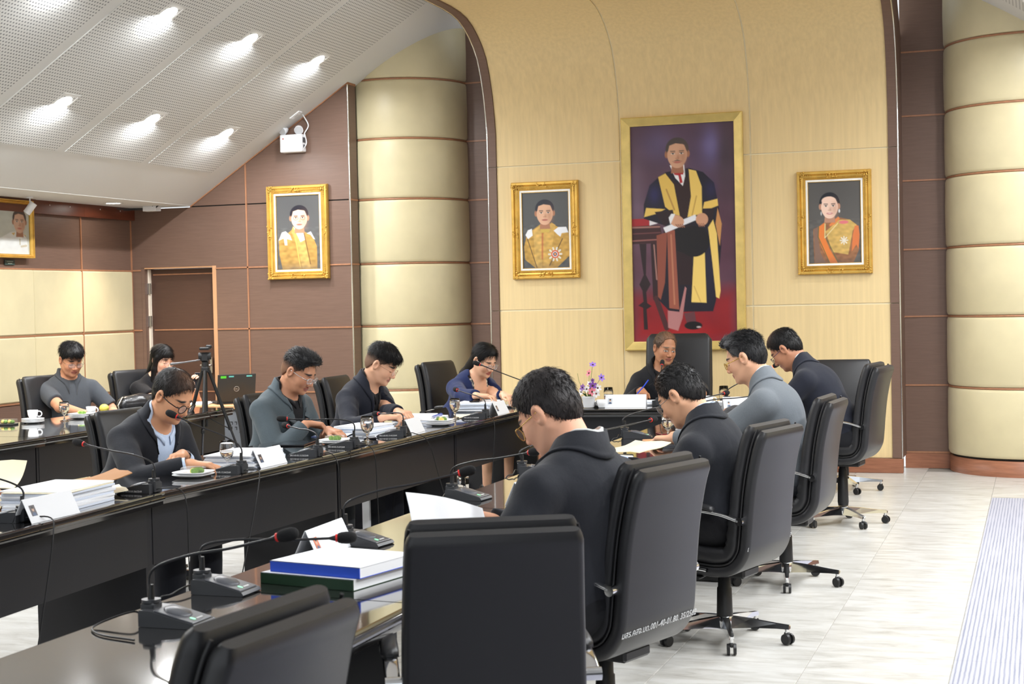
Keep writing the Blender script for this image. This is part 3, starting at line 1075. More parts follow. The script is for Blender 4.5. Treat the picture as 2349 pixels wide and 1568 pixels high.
place_chair(-2.96, 12.98, -84, 'tall black leather executive chair behind the man with the grey tie', 'black office chairs at the head end', .03, tall=True)
# ================================================================== SIGNED DISTANCE BODIES
f32 = np.float32
def _nrm(q):
    return np.sqrt(np.einsum('ij,ij->i', q, q))
def rcone(P, a, b, r1, r2):
    a = np.asarray(a, f32); b = np.asarray(b, f32)
    ab = b - a
    L = max(float(ab @ ab), 1e-9)
    q = P - a
    h = np.clip((q @ ab) / f32(L), 0, 1)
    return _nrm(q - h[:, None] * ab) - (f32(r1) + f32(r2 - r1) * h)
def ell(P, c, r):
    q = P - np.asarray(c, f32)
    r = np.asarray(r, f32)
    q1 = q / r
    k0 = _nrm(q1)
    k1 = _nrm(q1 / r)
    return k0 * (k0 - 1) / np.maximum(k1, 1e-6)
def smin(a, b, k):
    h = np.clip(.5 + .5 * (b - a) / k, 0, 1)
    return b * (1 - h) + a * h - k * h * (1 - h)
def smax(a, b, k):
    return -smin(-a, -b, k)
_wd = rng.normal(size=(9, 3)).astype(np.float32); _wd /= np.linalg.norm(_wd, axis=1)[:, None]
_wp = rng.uniform(0, 6.28, 9).astype(np.float32)
def wob(P, f, seed=0.0):
    """cheap smooth noise in about [-1,1]"""
    o = 0
    for i in range(0, 9, 3):
        w = 1.0 / (1 + i / 3)
        a = np.sin((P @ _wd[i]) * f * (1 + .6 * i / 3) + _wp[i] + seed) + np.sin((P @ _wd[i + 1]) * f * (1.2 + .6 * i / 3) + _wp[i + 1] + seed * 1.7)
        o = o + w * a * np.sin((P @ _wd[i + 2]) * f * .7 + _wp[i + 2] + seed * .6)
    return o / 2.2

def sdf_mesh(fn, lo, hi, h):
    """block sparse sampling + surface nets; returns V (n,3), F (m,4)"""
    lo = np.asarray(lo, float); hi = np.asarray(hi, float)
    B = 4
    nb = np.ceil((hi - lo) / (h * B)).astype(int)
    n = nb * B + 1
    cg = [lo[k] + (np.arange(nb[k]) + .5) * h * B for k in range(3)]
    C = np.stack(np.meshgrid(*cg, indexing='ij'), -1).reshape(-1, 3)
    dc = fn(C.astype(np.float32))
    act = np.abs(dc) < h * B * 1.15
    D = np.repeat(np.repeat(np.repeat(np.where(dc < 0, -1.0, 1.0).astype(np.float32).reshape(nb), B, 0), B, 1), B, 2)
    D = np.pad(D, ((0, 1), (0, 1), (0, 1)), mode='edge')
    ai = np.stack(np.unravel_index(np.nonzero(act)[0], nb), -1) * B
    o = np.stack(np.meshgrid(*[np.arange(B + 1)] * 3, indexing='ij'), -1).reshape(-1, 3)
    idx = (ai[:, None, :] + o[None]).reshape(-1, 3)
    lin = np.unique((idx[:, 0] * n[1] + idx[:, 1]) * n[2] + idx[:, 2])
    I = np.stack(np.unravel_index(lin, n), -1)
    vals = np.empty(len(lin), np.float32)
    for s in range(0, len(lin), 200000):
        vals[s:s + 200000] = fn((lo + I[s:s + 200000] * h).astype(np.float32))
    D.reshape(-1)[lin] = vals
    S = D < 0
    c = np.zeros(np.array(S.shape) - 1, np.uint8)
    for dx in (0, 1):
        for dy in (0, 1):
            for dz in (0, 1):
                c += S[dx:dx + c.shape[0], dy:dy + c.shape[1], dz:dz + c.shape[2]]
    cells = np.argwhere((c > 0) & (c < 8))
    cid = -np.ones(c.shape, np.int32)
    cid[tuple(cells.T)] = np.arange(len(cells))
    off = np.array([(x, y, z) for x in (0, 1) for y in (0, 1) for z in (0, 1)])
    cv = np.stack([D[cells[:, 0] + a, cells[:, 1] + b, cells[:, 2] + d] for a, b, d in off], 1)
    acc = np.zeros((len(cells), 3)); cnt = np.zeros(len(cells))
    for a in range(8):
        for k, st in ((0, 4), (1, 2), (2, 1)):
            if off[a][k] == 0:
                b = a + st
                va, vb = cv[:, a], cv[:, b]
                mk = (va < 0) != (vb < 0)
                t = np.where(mk, va / np.where(mk, va - vb, 1), 0)
                p = np.tile(off[a].astype(float), (len(cells), 1))
                p[:, k] += t
                acc[mk] += p[mk]
                cnt += mk
    V = lo + (cells + acc / np.maximum(cnt, 1)[:, None]) * h
    F = []
    for k in range(3):
        sl0 = [slice(None)] * 3; sl1 = [slice(None)] * 3
        sl0[k] = slice(0, -1); sl1[k] = slice(1, None)
        e = S[tuple(sl0)] != S[tuple(sl1)]
        E = np.argwhere(e)
        u, w = (k + 1) % 3, (k + 2) % 3
        E = E[(E[:, u] > 0) & (E[:, w] > 0) & (E[:, u] < c.shape[u]) & (E[:, w] < c.shape[w])]
        def g(du, dw):
            q = E.copy(); q[:, u] -= du; q[:, w] -= dw
            return cid[q[:, 0], q[:, 1], q[:, 2]]
        q = np.stack([g(1, 1), g(0, 1), g(0, 0), g(1, 0)], 1)
        fl = S[E[:, 0], E[:, 1], E[:, 2]]
        q[~fl] = q[~fl][:, ::-1]
        F.append(q)
    F = np.concatenate(F)
    return V, F[(F >= 0).all(1)]

def rot(axis, deg):
    a = math.radians(deg); c, s = math.cos(a), math.sin(a)
    return np.array({'x': [[1, 0, 0], [0, c, -s], [0, s, c]], 'y': [[c, 0, s], [0, 1, 0], [-s, 0, c]], 'z': [[c, -s, 0], [s, c, 0], [0, 0, 1]]}[axis])
def unit(v):
    v = np.asarray(v, float)
    return v / max(np.linalg.norm(v), 1e-9)

M_SKIN = mat_vcol('skin', .5, bump=(180, .06), spec=.35, sss=.06)
M_CLOTH = {}
def cloth(col, key=None, rough=.8, sheen=.1):
    key = key or 'cloth_%d_%d_%d' % tuple(int(255 * c) for c in col)
    return mat(key, col, rough, spec=.25, sheen=sheen, bump=(34, .25, (1, 1, 1), .006), var=(260, .10))
def hair_mat(key, rough=.5):
    return mat_vcol(key, rough, bump=(90, .5, (3, 3, 1)), spec=.3)

def hand_prims(W, d, nrm, lat, s, curl, spread=1.0, thumb=.5):
    """list of capsules of one hand. W wrist, d direction, nrm palm normal (palm side), lat towards thumb"""
    caps = []
    d, nrm, lat = unit(d), unit(nrm), unit(lat)
    base = W + d * .012 * s
    kn = []
    for i, (ly, ln) in enumerate(((.026, .086), (.009, .090), (-.009, .086), (-.025, .078))):
        k = W + (d * ln + lat * ly) * s
        caps.append((base + lat * ly * .55 * s, k, .0155 * s, .0125 * s, 'p'))
        kn.append(k)
    lens = ((.041, .026, .020), (.046, .029, .021), (.043, .027, .021), (.033, .021, .018))
    for i in range(4):
        ang0 = (1.5 - i) * 4.0 * spread
        dd = d * math.cos(math.radians(ang0)) + lat * math.sin(math.radians(ang0))
        p = kn[i]; cur = 0
        for j in range(3):
            cur += curl[j] * (1 + .08 * (i - 1))
            v = dd * math.cos(math.radians(cur)) + nrm * math.sin(math.radians(cur))
            q = p + v * lens[i][j] * s
            r1 = (.0098, .0088, .0080)[j] * s * (1 if i < 3 else .88); r2 = (.0088, .0080, .0066)[j] * s * (1 if i < 3 else .88)
            caps.append((p, q, r1, r2, 'f'))
            p = q
    t0 = W + (d * .022 + lat * .020 + nrm * .006) * s
    v = unit(d * .75 + lat * (.75 - .5 * thumb) + nrm * .45 * thumb)
    t1 = t0 + v * .045 * s
    v2 = unit(d * .95 + lat * (.3 - .4 * thumb) + nrm * .35 * thumb)
    t2 = t1 + v2 * .032 * s
    t3 = t2 + unit(v2 + d * .2) * .026 * s
    caps += [(t0, t1, .0150 * s, .0115 * s, 'p'), (t1, t2, .0110 * s, .0098 * s, 'f'), (t2, t3, .0098 * s, .0078 * s, 'f')]
    return caps

def person(label, head, face, hp=20, hy=0, hr=0, s=1.07, skin=(190, 140, 110), hairc=(22, 20, 20), hair='short', fat=0.0,
           jacket=None, jacket_v=.0, shirt=(20, 20, 22), collar='shirt', collar_c=None, trousers=(20, 20, 24), shoes=(14, 14, 15), glasses=None,
           rh=None, lh=None, rh_curl=(30, 30, 20), lh_curl=(30, 30, 20), rh_n=(0, 0, -1), lh_n=(0, 0, -1), rh_dir=None, lh_dir=None, short_sleeve=False, cuff=None, res=1.0, torso_len=.50,
           eyes='down', hip=None, female=False, lapels=False, tie=None, shoulders=.19, elbow_out=(.55, .55), cols=None, hair_top=.012, extras=None, yaw_t=0.0):
    """head = world position of the middle of the head, face = heading of the body in degrees"""
    skin = np.array(srgb(*skin)); hairc = np.array(srgb(*hairc))
    O = np.array([head[0], head[1], 0.0])
    Rw = rot('z', face)
    root = empty('person', (head[0], head[1], 0), math.radians(face))
    tag(root, label, 'person')
    Hd = np.array([0, 0, head[2]])
    # head frame
    Rh = rot('z', hy) @ rot('y', hp) @ rot('x', hr)
    hs = s * 1.0
    def to_head(P):
        return ((P - Hd.astype(np.float32)) @ Rh.astype(np.float32)) / f32(hs)
    def from_head(q):
        return Hd + (np.asarray(q, float) * hs) @ Rh.T
    skull = from_head((-.03, 0, -.07))
    neck_dir = unit(rot('y', hp * .35) @ np.array([-.28, 0, -.96]))
    N = skull + neck_dir * .105 * s                       # base of the neck
    hw = (np.array([hip[0], hip[1], 0.0]) - O) @ Rw
    Hp = np.array([hw[0], hw[1] * .0, hip[2] if len(hip) > 2 else .575])
    N[1] *= 1.0
    tl = np.linalg.norm(N - Hp)
    tup = unit(N - Hp)
    tlat = np.array([0, 1.0, 0])
    tlat = unit(tlat - (tlat @ tup) * tup)
    tfw = unit(np.cross(tlat, tup))
    Tm = np.stack([tfw, tlat, tup], 1).astype(np.float32)
    def to_t(P):
        return ((P - Hp.astype(np.float32)) @ Tm) / f32(s)
    def from_t(q):
        q = np.asarray(q, float) * s
        return Hp + q[..., 0:1] * tfw + q[..., 1:2] * tlat + q[..., 2:3] * tup
    L = tl / s
    sh = shoulders
    # arms
    def to_local(p):
        return (np.asarray(p, float) - O) @ Rw
    arms = {}
    for sd, tgt, eo in ((-1, rh, elbow_out[0]), (1, lh, elbow_out[1])):
        S = from_t(np.array([.0, sd * sh, L - .085]))
        if tgt is None:
            Wt = from_t(np.array([.30, sd * .10, .10]))
        else:
            Wt = to_local(tgt)
        ua, fa = .295 * s, .262 * s
        v = Wt - S
        dist = np.linalg.norm(v)
        if dist > (ua + fa) * .985:
            Wt = S + v / dist * (ua + fa) * .985; dist = (ua + fa) * .985; v = Wt - S
        a = (ua * ua - fa * fa + dist * dist) / (2 * dist)
        hh = math.sqrt(max(ua * ua - a * a, 1e-6))
        hint = np.array([-.45, sd * eo * 1.1, -.75])
        hint = unit(hint - (hint @ unit(v)) * unit(v))
        E = S + unit(v) * a + hint * hh
        arms[sd] = (S, E, Wt)
    # ---------------------------------------------------------- torso field
    def torso(P, inf=0.0, k=.05):
        q = to_t(P)
        w = 0.92 if female else 1.0
        d = ell(q, (0, 0, .02), (.125, .178, .135))
        d = smin(d, ell(q, (.012 + fat * .6, 0, L * .33), (.108 + fat, .150 * w + fat * .7, .17)), k)
        d = smin(d, ell(q, (.004 + fat * .2, 0, L * .66), (.112 + fat * .4, .172 * w + fat * .3, .165)), k)
        d = smin(d, ell(q, (-.030, 0, L * .74), (.085, .150 * w, .13)), k)
        if female:
            for y in (-.075, .075):
                d = smin(d, ell(q, (.095, y, L * .62), (.055, .065, .06)), .03)
        for sd in (-1, 1):
            d = smin(d, rcone(q, (-.005, sd * .03, L - .065), (-.002, sd * (sh - .01), L - .088), .058, .052), .04)
            d = smin(d, rcone(q, (-.018, sd * .03, L + .012), (-.01, sd * (sh - .06), L - .055), .040, .036), .04)
        return d * s - inf
    def arm_f(P, sd, r, r2=None, upto=1.0, inf=0.0):
        S, E, Wt = arms[sd]
        We = E + (Wt - E) * upto
        d = rcone(P, S, E, .058 * s + inf, .045 * s + inf)
        if upto > 0:
            d = smin(d, rcone(P, E, We, .045 * s + inf, .031 * s + inf + (.045 - .031) * s * (1 - upto)), .02)
        return d
    # ---------------------------------------------------------- head field
    fr = 1.0
    wj = .92 if female else 1.0
    ch = 1 + fat * 1.5
    def head_f(P):
        q = to_head(P)
        d = ell(q, (-.014, 0, .034), (.098, .077, .090))
        d = smin(d, ell(q, (.026, 0, -.030), (.066, .063 * ch, .080)), .035)
        d = smin(d, ell(q, (.030, 0, -.078), (.054, .050 * wj * ch, .036)), .03)
        d = smin(d, ell(q, (.074, 0, -.100), (.020, .022, .016)), .025)
        for y in (-1, 1):
            d = smin(d, ell(q, (.055, y * .040 * ch, -.032), (.028, .024, .028)), .025)
            d = smin(d, rcone(q, (-.012, y * .060 * wj, -.045), (.045, y * .036 * wj * ch, -.092), .018, .014), .03)
        d = smin(d, rcone(q, (.079, -.030, .022), (.079, .030, .022), .011, .011), .018)
        for y in (-1, 1):
            d = smax(d, -ell(q, (.104, y * .031, -.001), (.022, .019, .013)), .012)
            d = smin(d, ell(q, (.077, y * .031, -.003), (.0135, .0165, .0115)), .005)
        d = smin(d, rcone(q, (.086, 0, .006), (.108, 0, -.033), .0075, .0125), .012)
        for y in (-1, 1):
            d = smin(d, ell(q, (.098, y * .0125, -.039), (.011, .0095, .0085)), .006)
        # mouth: upper and lower lip with a crease between them
        d = smin(d, ell(q, (.082, 0, -.0605), (.018, .026, .0085)), .008)
        d = smin(d, ell(q, (.081, 0, -.0735), (.017, .022, .0085)), .008)
        d = smax(d, -rcone(q, (.103, -.019, -.0675), (.103, .019, -.0675), .0032, .0032), .004)
        for y in (-1, 1):
            e = ell(q, (-.012, y * .0815, -.004), (.022, .0105, .034))
            e = smax(e, -ell(q, (-.006, y * .0935, -.004), (.013, .0125, .020)), .004)
            e = smin(e, rcone(q, (-.024, y * .086, -.010), (-.018, y * .089, .016), .0045, .0045), .004)
            d = smin(d, e, .006)
        d = d * hs
        return d
    def neck_f(P):
        d = rcone(P, from_head((-.028, 0, -.035)), N + tup * -.01 * s, .056 * s * (1 + fat), .064 * s * (1 + fat))
        d = smin(d, rcone(P, from_head((.03, 0, -.085)), N + tfw * .02 * s - tup * .01 * s, .030 * s, .045 * s), .03)
        return d
    # ---------------------------------------------------------- skin: head, neck, hands, hidden torso and legs
    Vs, Fs, Cs, nv = [], [], [], 0
    def push(V, F, C):
        nonlocal nv
        Vs.append(V); Fs.append(F + nv); Cs.append(C); nv += len(V)
    chest_skin = from_t(np.array([.0, 0, L - .10]))
    def head_neck(P):
        d = smin(head_f(P), neck_f(P), .025 * s)
        return smin(d, torso(P), .03 * s)
    lo = np.minimum(Hd - .16 * s, N - np.array([.17, .17, .10]) * s); hi = np.maximum(Hd + .15 * s, N + np.array([.17, .17, .1]) * s)
    V, F = sdf_mesh(head_neck, lo, hi, .0034 * s * res)
    q = to_head(V)
    C = np.tile(skin, (len(V), 1))
    X, Y, Z = q[:, 0], np.abs(q[:, 1]), q[:, 2]
    def blend(C, w, c):
        w = np.clip(w, 0, 1)[:, None]
        return C * (1 - w) + np.asarray(c) * w
    front = (X > .045)
    C = blend(C, .35 * np.exp(-(((Y - .042) / .02) ** 2 + ((Z + .035) / .022) ** 2)) * front, skin * np.array([1.05, .80, .76]))
    C = blend(C, .30 * np.exp(-(((Y) / .016) ** 2 + ((Z + .036) / .016) ** 2)) * (X > .09), skin * np.array([1.0, .78, .72]))
    lip = np.array(srgb(168, 92, 88)) if not female else np.array(srgb(170, 70, 74))
    lw = np.clip(1.25 - np.sqrt((Y / .0235) ** 2 + ((Z + .067) / .0125) ** 2), 0, 1) * 4 * (X > .068)
    C = blend(C, np.clip(lw, 0, .75), lip * (.55 + skin.mean()))
    C = blend(C, (np.abs(Z + .0675) < .0022) * (Y < .022) * (X > .068) * .75, skin * .28)
    br = np.clip(1.4 - np.sqrt(((Y - .032) / .019) ** 2 + ((Z - .026 + (Y - .03) * .12) / .0052) ** 2), 0, 1) * 2.2 * (X > .055)
    C = blend(C, br * (.8 if not female else .6), hairc * 1.3 + .004)
    # eyelids and lash line
    C = blend(C, .45 * np.exp(-(((Y - .031) / .017) ** 2 + ((Z + .002) / .012) ** 2)) * front, skin * np.array([.72, .62, .58]))
    if eyes == 'down':
        ln = (np.abs(Z + .0085 - (Y - .031) ** 2 * 9) < .0021) & (np.abs(Y - .031) < .0155) & front
        C = blend(C, ln * .85, (.02, .015, .012))
    else:
        ee = np.sqrt(((Y - .031) / .0145) ** 2 + ((Z + .002) / .0052) ** 2)
        C = blend(C, (ee < 1.15) * front * .9, (.50, .46, .43))
        C = blend(C, ((Y - .0335) ** 2 + (Z + .002) ** 2 < .0052 ** 2) * front * 1.0, (.02, .013, .01))
        C = blend(C, (np.abs(ee - 1.2) < .18) * (Z > -.003) * front * .8, (.03, .02, .016))
    C = blend(C, .45 * (np.abs(q[:, 1]) > .084) * (np.abs(X) < .014) * (np.abs(Z) < .018), skin * np.array([.8, .6, .55]))
    C = C * (1 + .05 * wob(V, 60, 1.0))[:, None]
    push(V, F, np.clip(C, 0, 1))
    # body below the collar (covered by clothes)
    knees, ankles = {}, {}
    for sd in (-1, 1):
        hj = Hp + np.array([.0, sd * .09 * s, 0])
        knees[sd] = Hp + np.array([.42 * s, sd * .13 * s, .0])
        knees[sd][2] = .50 * s
        ankles[sd] = knees[sd] + np.array([-.02 * s, 0, 0]); ankles[sd][2] = .085 * s
    def lower(P, inf=0.0, flare=0.0):
        d = None
        for sd in (-1, 1):
            hj = Hp + np.array([.02 * s, sd * .085 * s, .0])
            e = rcone(P, hj, knees[sd], .088 * s + inf, .062 * s + inf)
            e = smin(e, rcone(P, knees[sd], ankles[sd], .058 * s + inf, .040 * s + inf + flare), .03)
            d = e if d is None else np.minimum(d, e)
        return smin(d, ell((P - Hp) / s, (0, 0, .0), (.13, .18, .12)) * s - inf, .04)
    def hidden(P):
        d = torso(P, -.004)
        for sd in (-1, 1):
            d = smin(d, arm_f(P, sd, 0, upto=1.0, inf=-.006), .02)
        return smin(d, lower(P, -.006), .03)
    pts = np.array([Hp, N] + [p for a in arms.values() for p in a] + list(knees.values()) + list(ankles.values()))
    lo_b, hi_b = pts.min(0) - .26 * s, pts.max(0) + .24 * s
    hi_b[2] = min(hi_b[2], N[2] + .03)
    V, F = sdf_mesh(hidden, lo_b, hi_b, .02)
    push(V, F, np.tile(skin, (len(V), 1)))
    # hands (with the forearm when sleeves are short)
    for sd, curl, nn, dr in ((-1, rh_curl, rh_n, rh_dir), (1, lh_curl, lh_n, lh_dir)):
        S, E, Wt = arms[sd]
        fd = unit(Wt - E)
        if dr is not None:
            d = unit(np.asarray(dr, float) @ Rw)
        else:
            d = unit(fd * .8 + np.array([.4, -sd * .25, -.05]))
        nl = unit(np.asarray(nn, float) @ Rw)
        nl = unit(nl - (nl @ d) * d)
        lat = np.cross(nl, d) if sd < 0 else np.cross(d, nl)
        # thumb points to the inner side of each hand
        inner = np.array([0, -sd, 0.0])
        if lat @ inner < 0 and abs(nl[2]) > .5:
            lat = -lat
        caps = hand_prims(Wt, d, nl, lat, s * (1.0 if not female else .92), curl)
        up0 = .35 if short_sleeve else .62
        A = (E if short_sleeve else E + (Wt - E) * up0)
        A2 = S + (E - S) * .45
        def hf(P):
            d1 = rcone(P, A, Wt, (.043 if short_sleeve else .036) * s, .0265 * s)
            if short_sleeve:
                d1 = smin(d1, rcone(P, A2, E, .048 * s, .042 * s), .02)
            fg = None
            for a, b, r1, r2, kind in caps:
                e = rcone(P, a, b, r1, r2)
                if kind == 'p':
                    d1 = smin(d1, e, .014)
                else:
                    fg = e if fg is None else np.minimum(fg, e)
            return smin(d1, fg, .0045)
        cp = np.array([p for c in caps for p in c[:2]] + ([A, A2, E] if short_sleeve else [A]))
        V, F = sdf_mesh(hf, cp.min(0) - .055 * s, cp.max(0) + .055 * s, .0034 * s)
        C = np.tile(skin * 1.03, (len(V), 1)) * (1 + .05 * wob(V, 70, 2.0))[:, None]
        tips = np.array([c[1] for c in caps if c[4] == 'f'])
        push(V, F, C)
    body = npmesh('body', np.concatenate(Vs), np.concatenate(Fs), M_SKIN, root, True, np.clip(np.concatenate(Cs), 0, 1))
    # ---------------------------------------------------------- hair
    def zl(x, back, side, temple, frontz):
        return np.interp(x, [-.13, -.075, -.045, -.018, .012, .030, .052, .070, .11], [back, back + .004, side - .03, side, side + .004, side + .02, temple, frontz, frontz + .008])
    if hair is not None:
        hp_ = dict(back=-.080, side=.004, temple=.052, frontz=.082)
        if hair in ('balding',):
            hp_ = dict(back=-.075, side=.004, temple=.068, frontz=.105)
        if hair in ('fringe',):
            hp_ = dict(back=-.080, side=.004, temple=.040, frontz=.056)
        if hair in ('side',):
            hp_ = dict(back=-.078, side=.002, temple=.056, frontz=.080)
        long = hair in ('long', 'bangs')
        if long:
            hp_ = dict(back=-.30, side=-.02, temple=.050, frontz=.078) if hair == 'long' else dict(back=-.30, side=-.20, temple=.020, frontz=.040)
        def hair_f(P):
            q = to_head(P)
            x, y, z = q[:, 0], q[:, 1], q[:, 2]
            top = np.clip((z - .03) / .08, 0, 1)
            infl = .004 + hair_top * top
            d = ell(q, (-.014, 0, .034), (.098, .077, .090)) - infl
            d = smin(d, ell(q, (-.035, 0, -.01), (.074, .070, .075)) - infl * .8, .02)
            if hair == 'fringe':
                d = smin(d, ell(q, (.045, 0, .088), (.060, .068, .032)), .02)
                d = smin(d, ell(q, (.075, -.01, .070), (.024, .050, .020)), .015)
            if hair == 'quiff':
                d = smin(d, ell(q, (.045, .0, .105), (.055, .060, .030)), .02)
            line = zl(x, **hp_)
            if hair == 'side':
                line = line + .010 * np.clip(y * 18, -1, 1) * (x > .03)
            if hair == 'balding':
                line = line - .02 * (np.abs(y) > .045) * (x > .02)
            if long:
                # long strands falling behind the shoulders
                nb_ = to_head(N[None] - tfw * .07 * s + tup * .0)[0]
                d = smin(d, rcone(q, (-.05, 0, .0), nb_ + np.array([-.02, 0, -.02]), .072, .060), .03)
                e2 = to_head(from_t(np.array([[-.125, 0, L - .16]])))[0]
                d = smin(d, rcone(q, nb_ + np.array([-.02, 0, -.02]), e2, .060, .045), .03)
                if hair == 'bangs':
                    for y_ in (-1, 1):
                        e3 = to_head(from_t(np.array([[.06, y_ * .085, L - .06]])))[0]
                        d = smin(d, rcone(q, (.012, y_ * .070, .03), (.005, y_ * .075, -.08), .026, .026), .02)
                        d = smin(d, rcone(q, (.005, y_ * .075, -.08), e3, .026, .018), .02)
                    d = smin(d, ell(q, (.070, 0, .062), (.022, .052, .030)), .015)
                w = np.clip((-x - .01) / .03, 0, 1)
                line = line * (1 - w) + (-1.0) * w
                if hair == 'bangs':
                    w = (np.abs(y) > .055)
                    line = np.where(w, -1.0, line)
                face_cut = ell(q, (.075, 0, -.045), (.068, .056 if hair == 'bangs' else .075, .085))
                d = smax(d, -face_cut, .01)
            d = d + .0020 * wob(q, 55, 3.0)
            return smax(d, (line - z) * .8 + .003 * wob(q, 160, 8.0), .006) * hs
        rad = .15 * hs
        lo_h, hi_h = Hd - rad, Hd + rad
        if long:
            e2 = from_t(np.array([-.125, 0, L - .16]))
            lo_h = np.minimum(lo_h, e2 - .12 * s)
            hi_h = np.maximum(hi_h, e2 + .12 * s)
        V, F = sdf_mesh(hair_f, lo_h, hi_h, .0036 * hs * res)
        q = to_head(V)
        C = np.tile(hairc, (len(V), 1)) * (1 + .2 * wob(q * np.array([1, 3, 1]), 90, 5.0))[:, None]
        if extras and 'grey' in extras:      # greying streaks at the front and temples
            w = np.clip(.5 + .9 * wob(q * np.array([.4, 3.5, 1.6]), 60, 7.0), 0, 1) * np.clip((q[:, 0] + .01) / .06, 0, 1) * extras['grey']
            C = blend(C, w, (.22, .22, .23))
        if extras and 'thin' in extras:      # scalp showing through
            c0 = extras['thin']
            w = np.exp(-(((q[:, 0] - c0[0]) / c0[3]) ** 2 + ((q[:, 1] - c0[1]) / c0[4]) ** 2)) * (q[:, 2] > .05) * (.75 + .4 * wob(q * np.array([1, 5, 1]), 60, 2.0))
            C = blend(C, w * c0[2], skin * .95)
        if extras and 'fade' in extras:      # clipped sides
            w = np.clip((.050 - q[:, 2]) / .05, 0, 1) * extras['fade']
            C = blend(C, w, skin * .45)
        # single strands over the shell
        ns = int(extras.get('strands', 2600)) if extras else 2600
        if long: ns = 3600
        if res > 1.3: ns = 600
        pick = rng.integers(0, len(V), ns)
        q = to_head(V[pick])
        cen = np.array([-.02, 0, .02])
        nn = q - cen; nn /= np.linalg.norm(nn, axis=1)[:, None]
        crown = np.array([-.055, .01, .12])
        if long:
            flow = np.stack([-.35 - .0 * q[:, 0], .35 * np.sign(q[:, 1]) * (q[:, 2] > .06), -1.0 + 0 * q[:, 0]], 1)
        else:
            flow = q - crown
            flow /= np.linalg.norm(flow, axis=1)[:, None]
            if hair in ('quiff', 'side', 'balding'):
                flow = np.where((q[:, 2] > .06)[:, None], np.array([-1, .55, .0]), flow)
            flow[:, 2] -= .3
        flow = flow + rng.normal(0, .30 if not long else .08, flow.shape)
        flow -= nn * np.sum(flow * nn, 1)[:, None]
        flow /= np.maximum(np.linalg.norm(flow, axis=1)[:, None], 1e-6)
        ln = rng.uniform(.012, .026, ns) * (1.0 if not long else 2.4)
        if hair in ('fringe', 'quiff', 'side'): ln *= np.where(q[:, 2] > .055, 1.7, .8)
        if extras and 'fade' in extras: ln *= np.clip((q[:, 2] + .02) / .07, .25, 1)
        lift = rng.uniform(.10, .62, ns) * (1 if not long else .12)
        sv = np.cross(nn, flow)
        rr = .0011
        VS, CS = [], []
        K = 4
        for k in range(K):
            t = k / (K - 1)
            c = q + flow * (ln * t)[:, None] + nn * (ln * (lift * t - .35 * t * t * (1 if not long else .3)) - .001)[:, None]
            w = rr * (1.3 - t * 1.15)
            VS += [c + sv * w, c - sv * w * .6 + nn * w, c - sv * w]
            cc = C[pick] * (rng.uniform(.6, 1.5, ns)[:, None])
            CS += [cc, cc, cc]
        VS = np.stack(VS, 1)                      # ns, 3K, 3
        CS = np.stack(CS, 1)
        fq = []
        for k in range(K - 1):
            for a in range(3):
                b = (a + 1) % 3
                fq.append((k * 3 + a, k * 3 + b, k * 3 + 3 + b, k * 3 + 3 + a))
        fq = np.array(fq)
        F2 = (np.arange(ns)[:, None, None] * 3 * K + fq[None]).reshape(-1, 4) + len(V)
        V2 = np.array(from_head(VS.reshape(-1, 3)))
        npmesh('hair', np.concatenate([V, V2]), np.concatenate([F, F2]), hair_mat('hair_strands', .45), root, True, np.clip(np.concatenate([C, CS.reshape(-1, 3)]), 0.002, 1))
    # ---------------------------------------------------------- clothes
    shirt_c = srgb(*shirt)
    vw = jacket_v
    u0 = extras.get('button', .16) if extras else .16
    neck_a, neck_b = N - tup * .06 * s + tfw * .012 * s, N + tup * .10 * s + tfw * .03 * s
    neck_r = (.066 if not (extras and 'scoop' in extras) else .085) * s * (1 + fat * .6)
    def sleeve(P, sd, inf, upto):
        S, E, Wt = arms[sd]
        d = arm_f(P, sd, 0, upto=upto, inf=inf)
        We = E + (Wt - E) * max(upto, 0.02)
        if upto <= 0:
            We = S + (E - S) * .62
        ax = unit(We - (E if upto > 0 else S))
        return smax(d, (P - We) @ ax, .004)
    def shirt_f(P):
        d = torso(P, .007)
        if short_sleeve:
            for sd in (-1, 1):
                S, E, Wt = arms[sd]
                We = S + (E - S) * .72
                e = rcone(P, S, E, .068 * s, .066 * s) + .003 * wob(P, 26, 1)
                e = smax(e, (P - We) @ unit(E - S), .004)
                d = smin(d, e, .03)
            d = d + .0035 * wob(P, 20, 4.0)
        elif not jacket:
            for sd in (-1, 1):
                d = smin(d, sleeve(P, sd, .010 * s, .9), .03)
        d = smax(d, -rcone(P, neck_a, neck_b, neck_r - .006, neck_r), .008)
        if extras and 'scoop' in extras:
            q = to_t(P)
            d = smax(d, -ell(q, (.09, 0, L - .02), (.10, .075, extras['scoop'])) * s, .006)
        return smax(d, (Hp[2] - .10 * s) - P[:, 2], .01)
    V, F = sdf_mesh(shirt_f, lo_b, np.maximum(hi_b, N + .1), .0105)
    sh_mat = cloth(shirt_c)
    vc = None
    if extras and 'sequins' in extras:
        q = to_t(V)
        spark = (rng.random(len(V)) < .22) & (q[:, 2] > L * .5) & (q[:, 0] > .03)
        vc = np.tile(shirt_c, (len(V), 1)); vc[spark] = (.75, .72, .62)
        sh_mat = mat_vcol('sequin_top', .35, spec=.6)
    npmesh('shirt' if not short_sleeve else 'polo_shirt' if not female else 'blouse', V, F, sh_mat, root, True, vc)
    surf = shirt_f
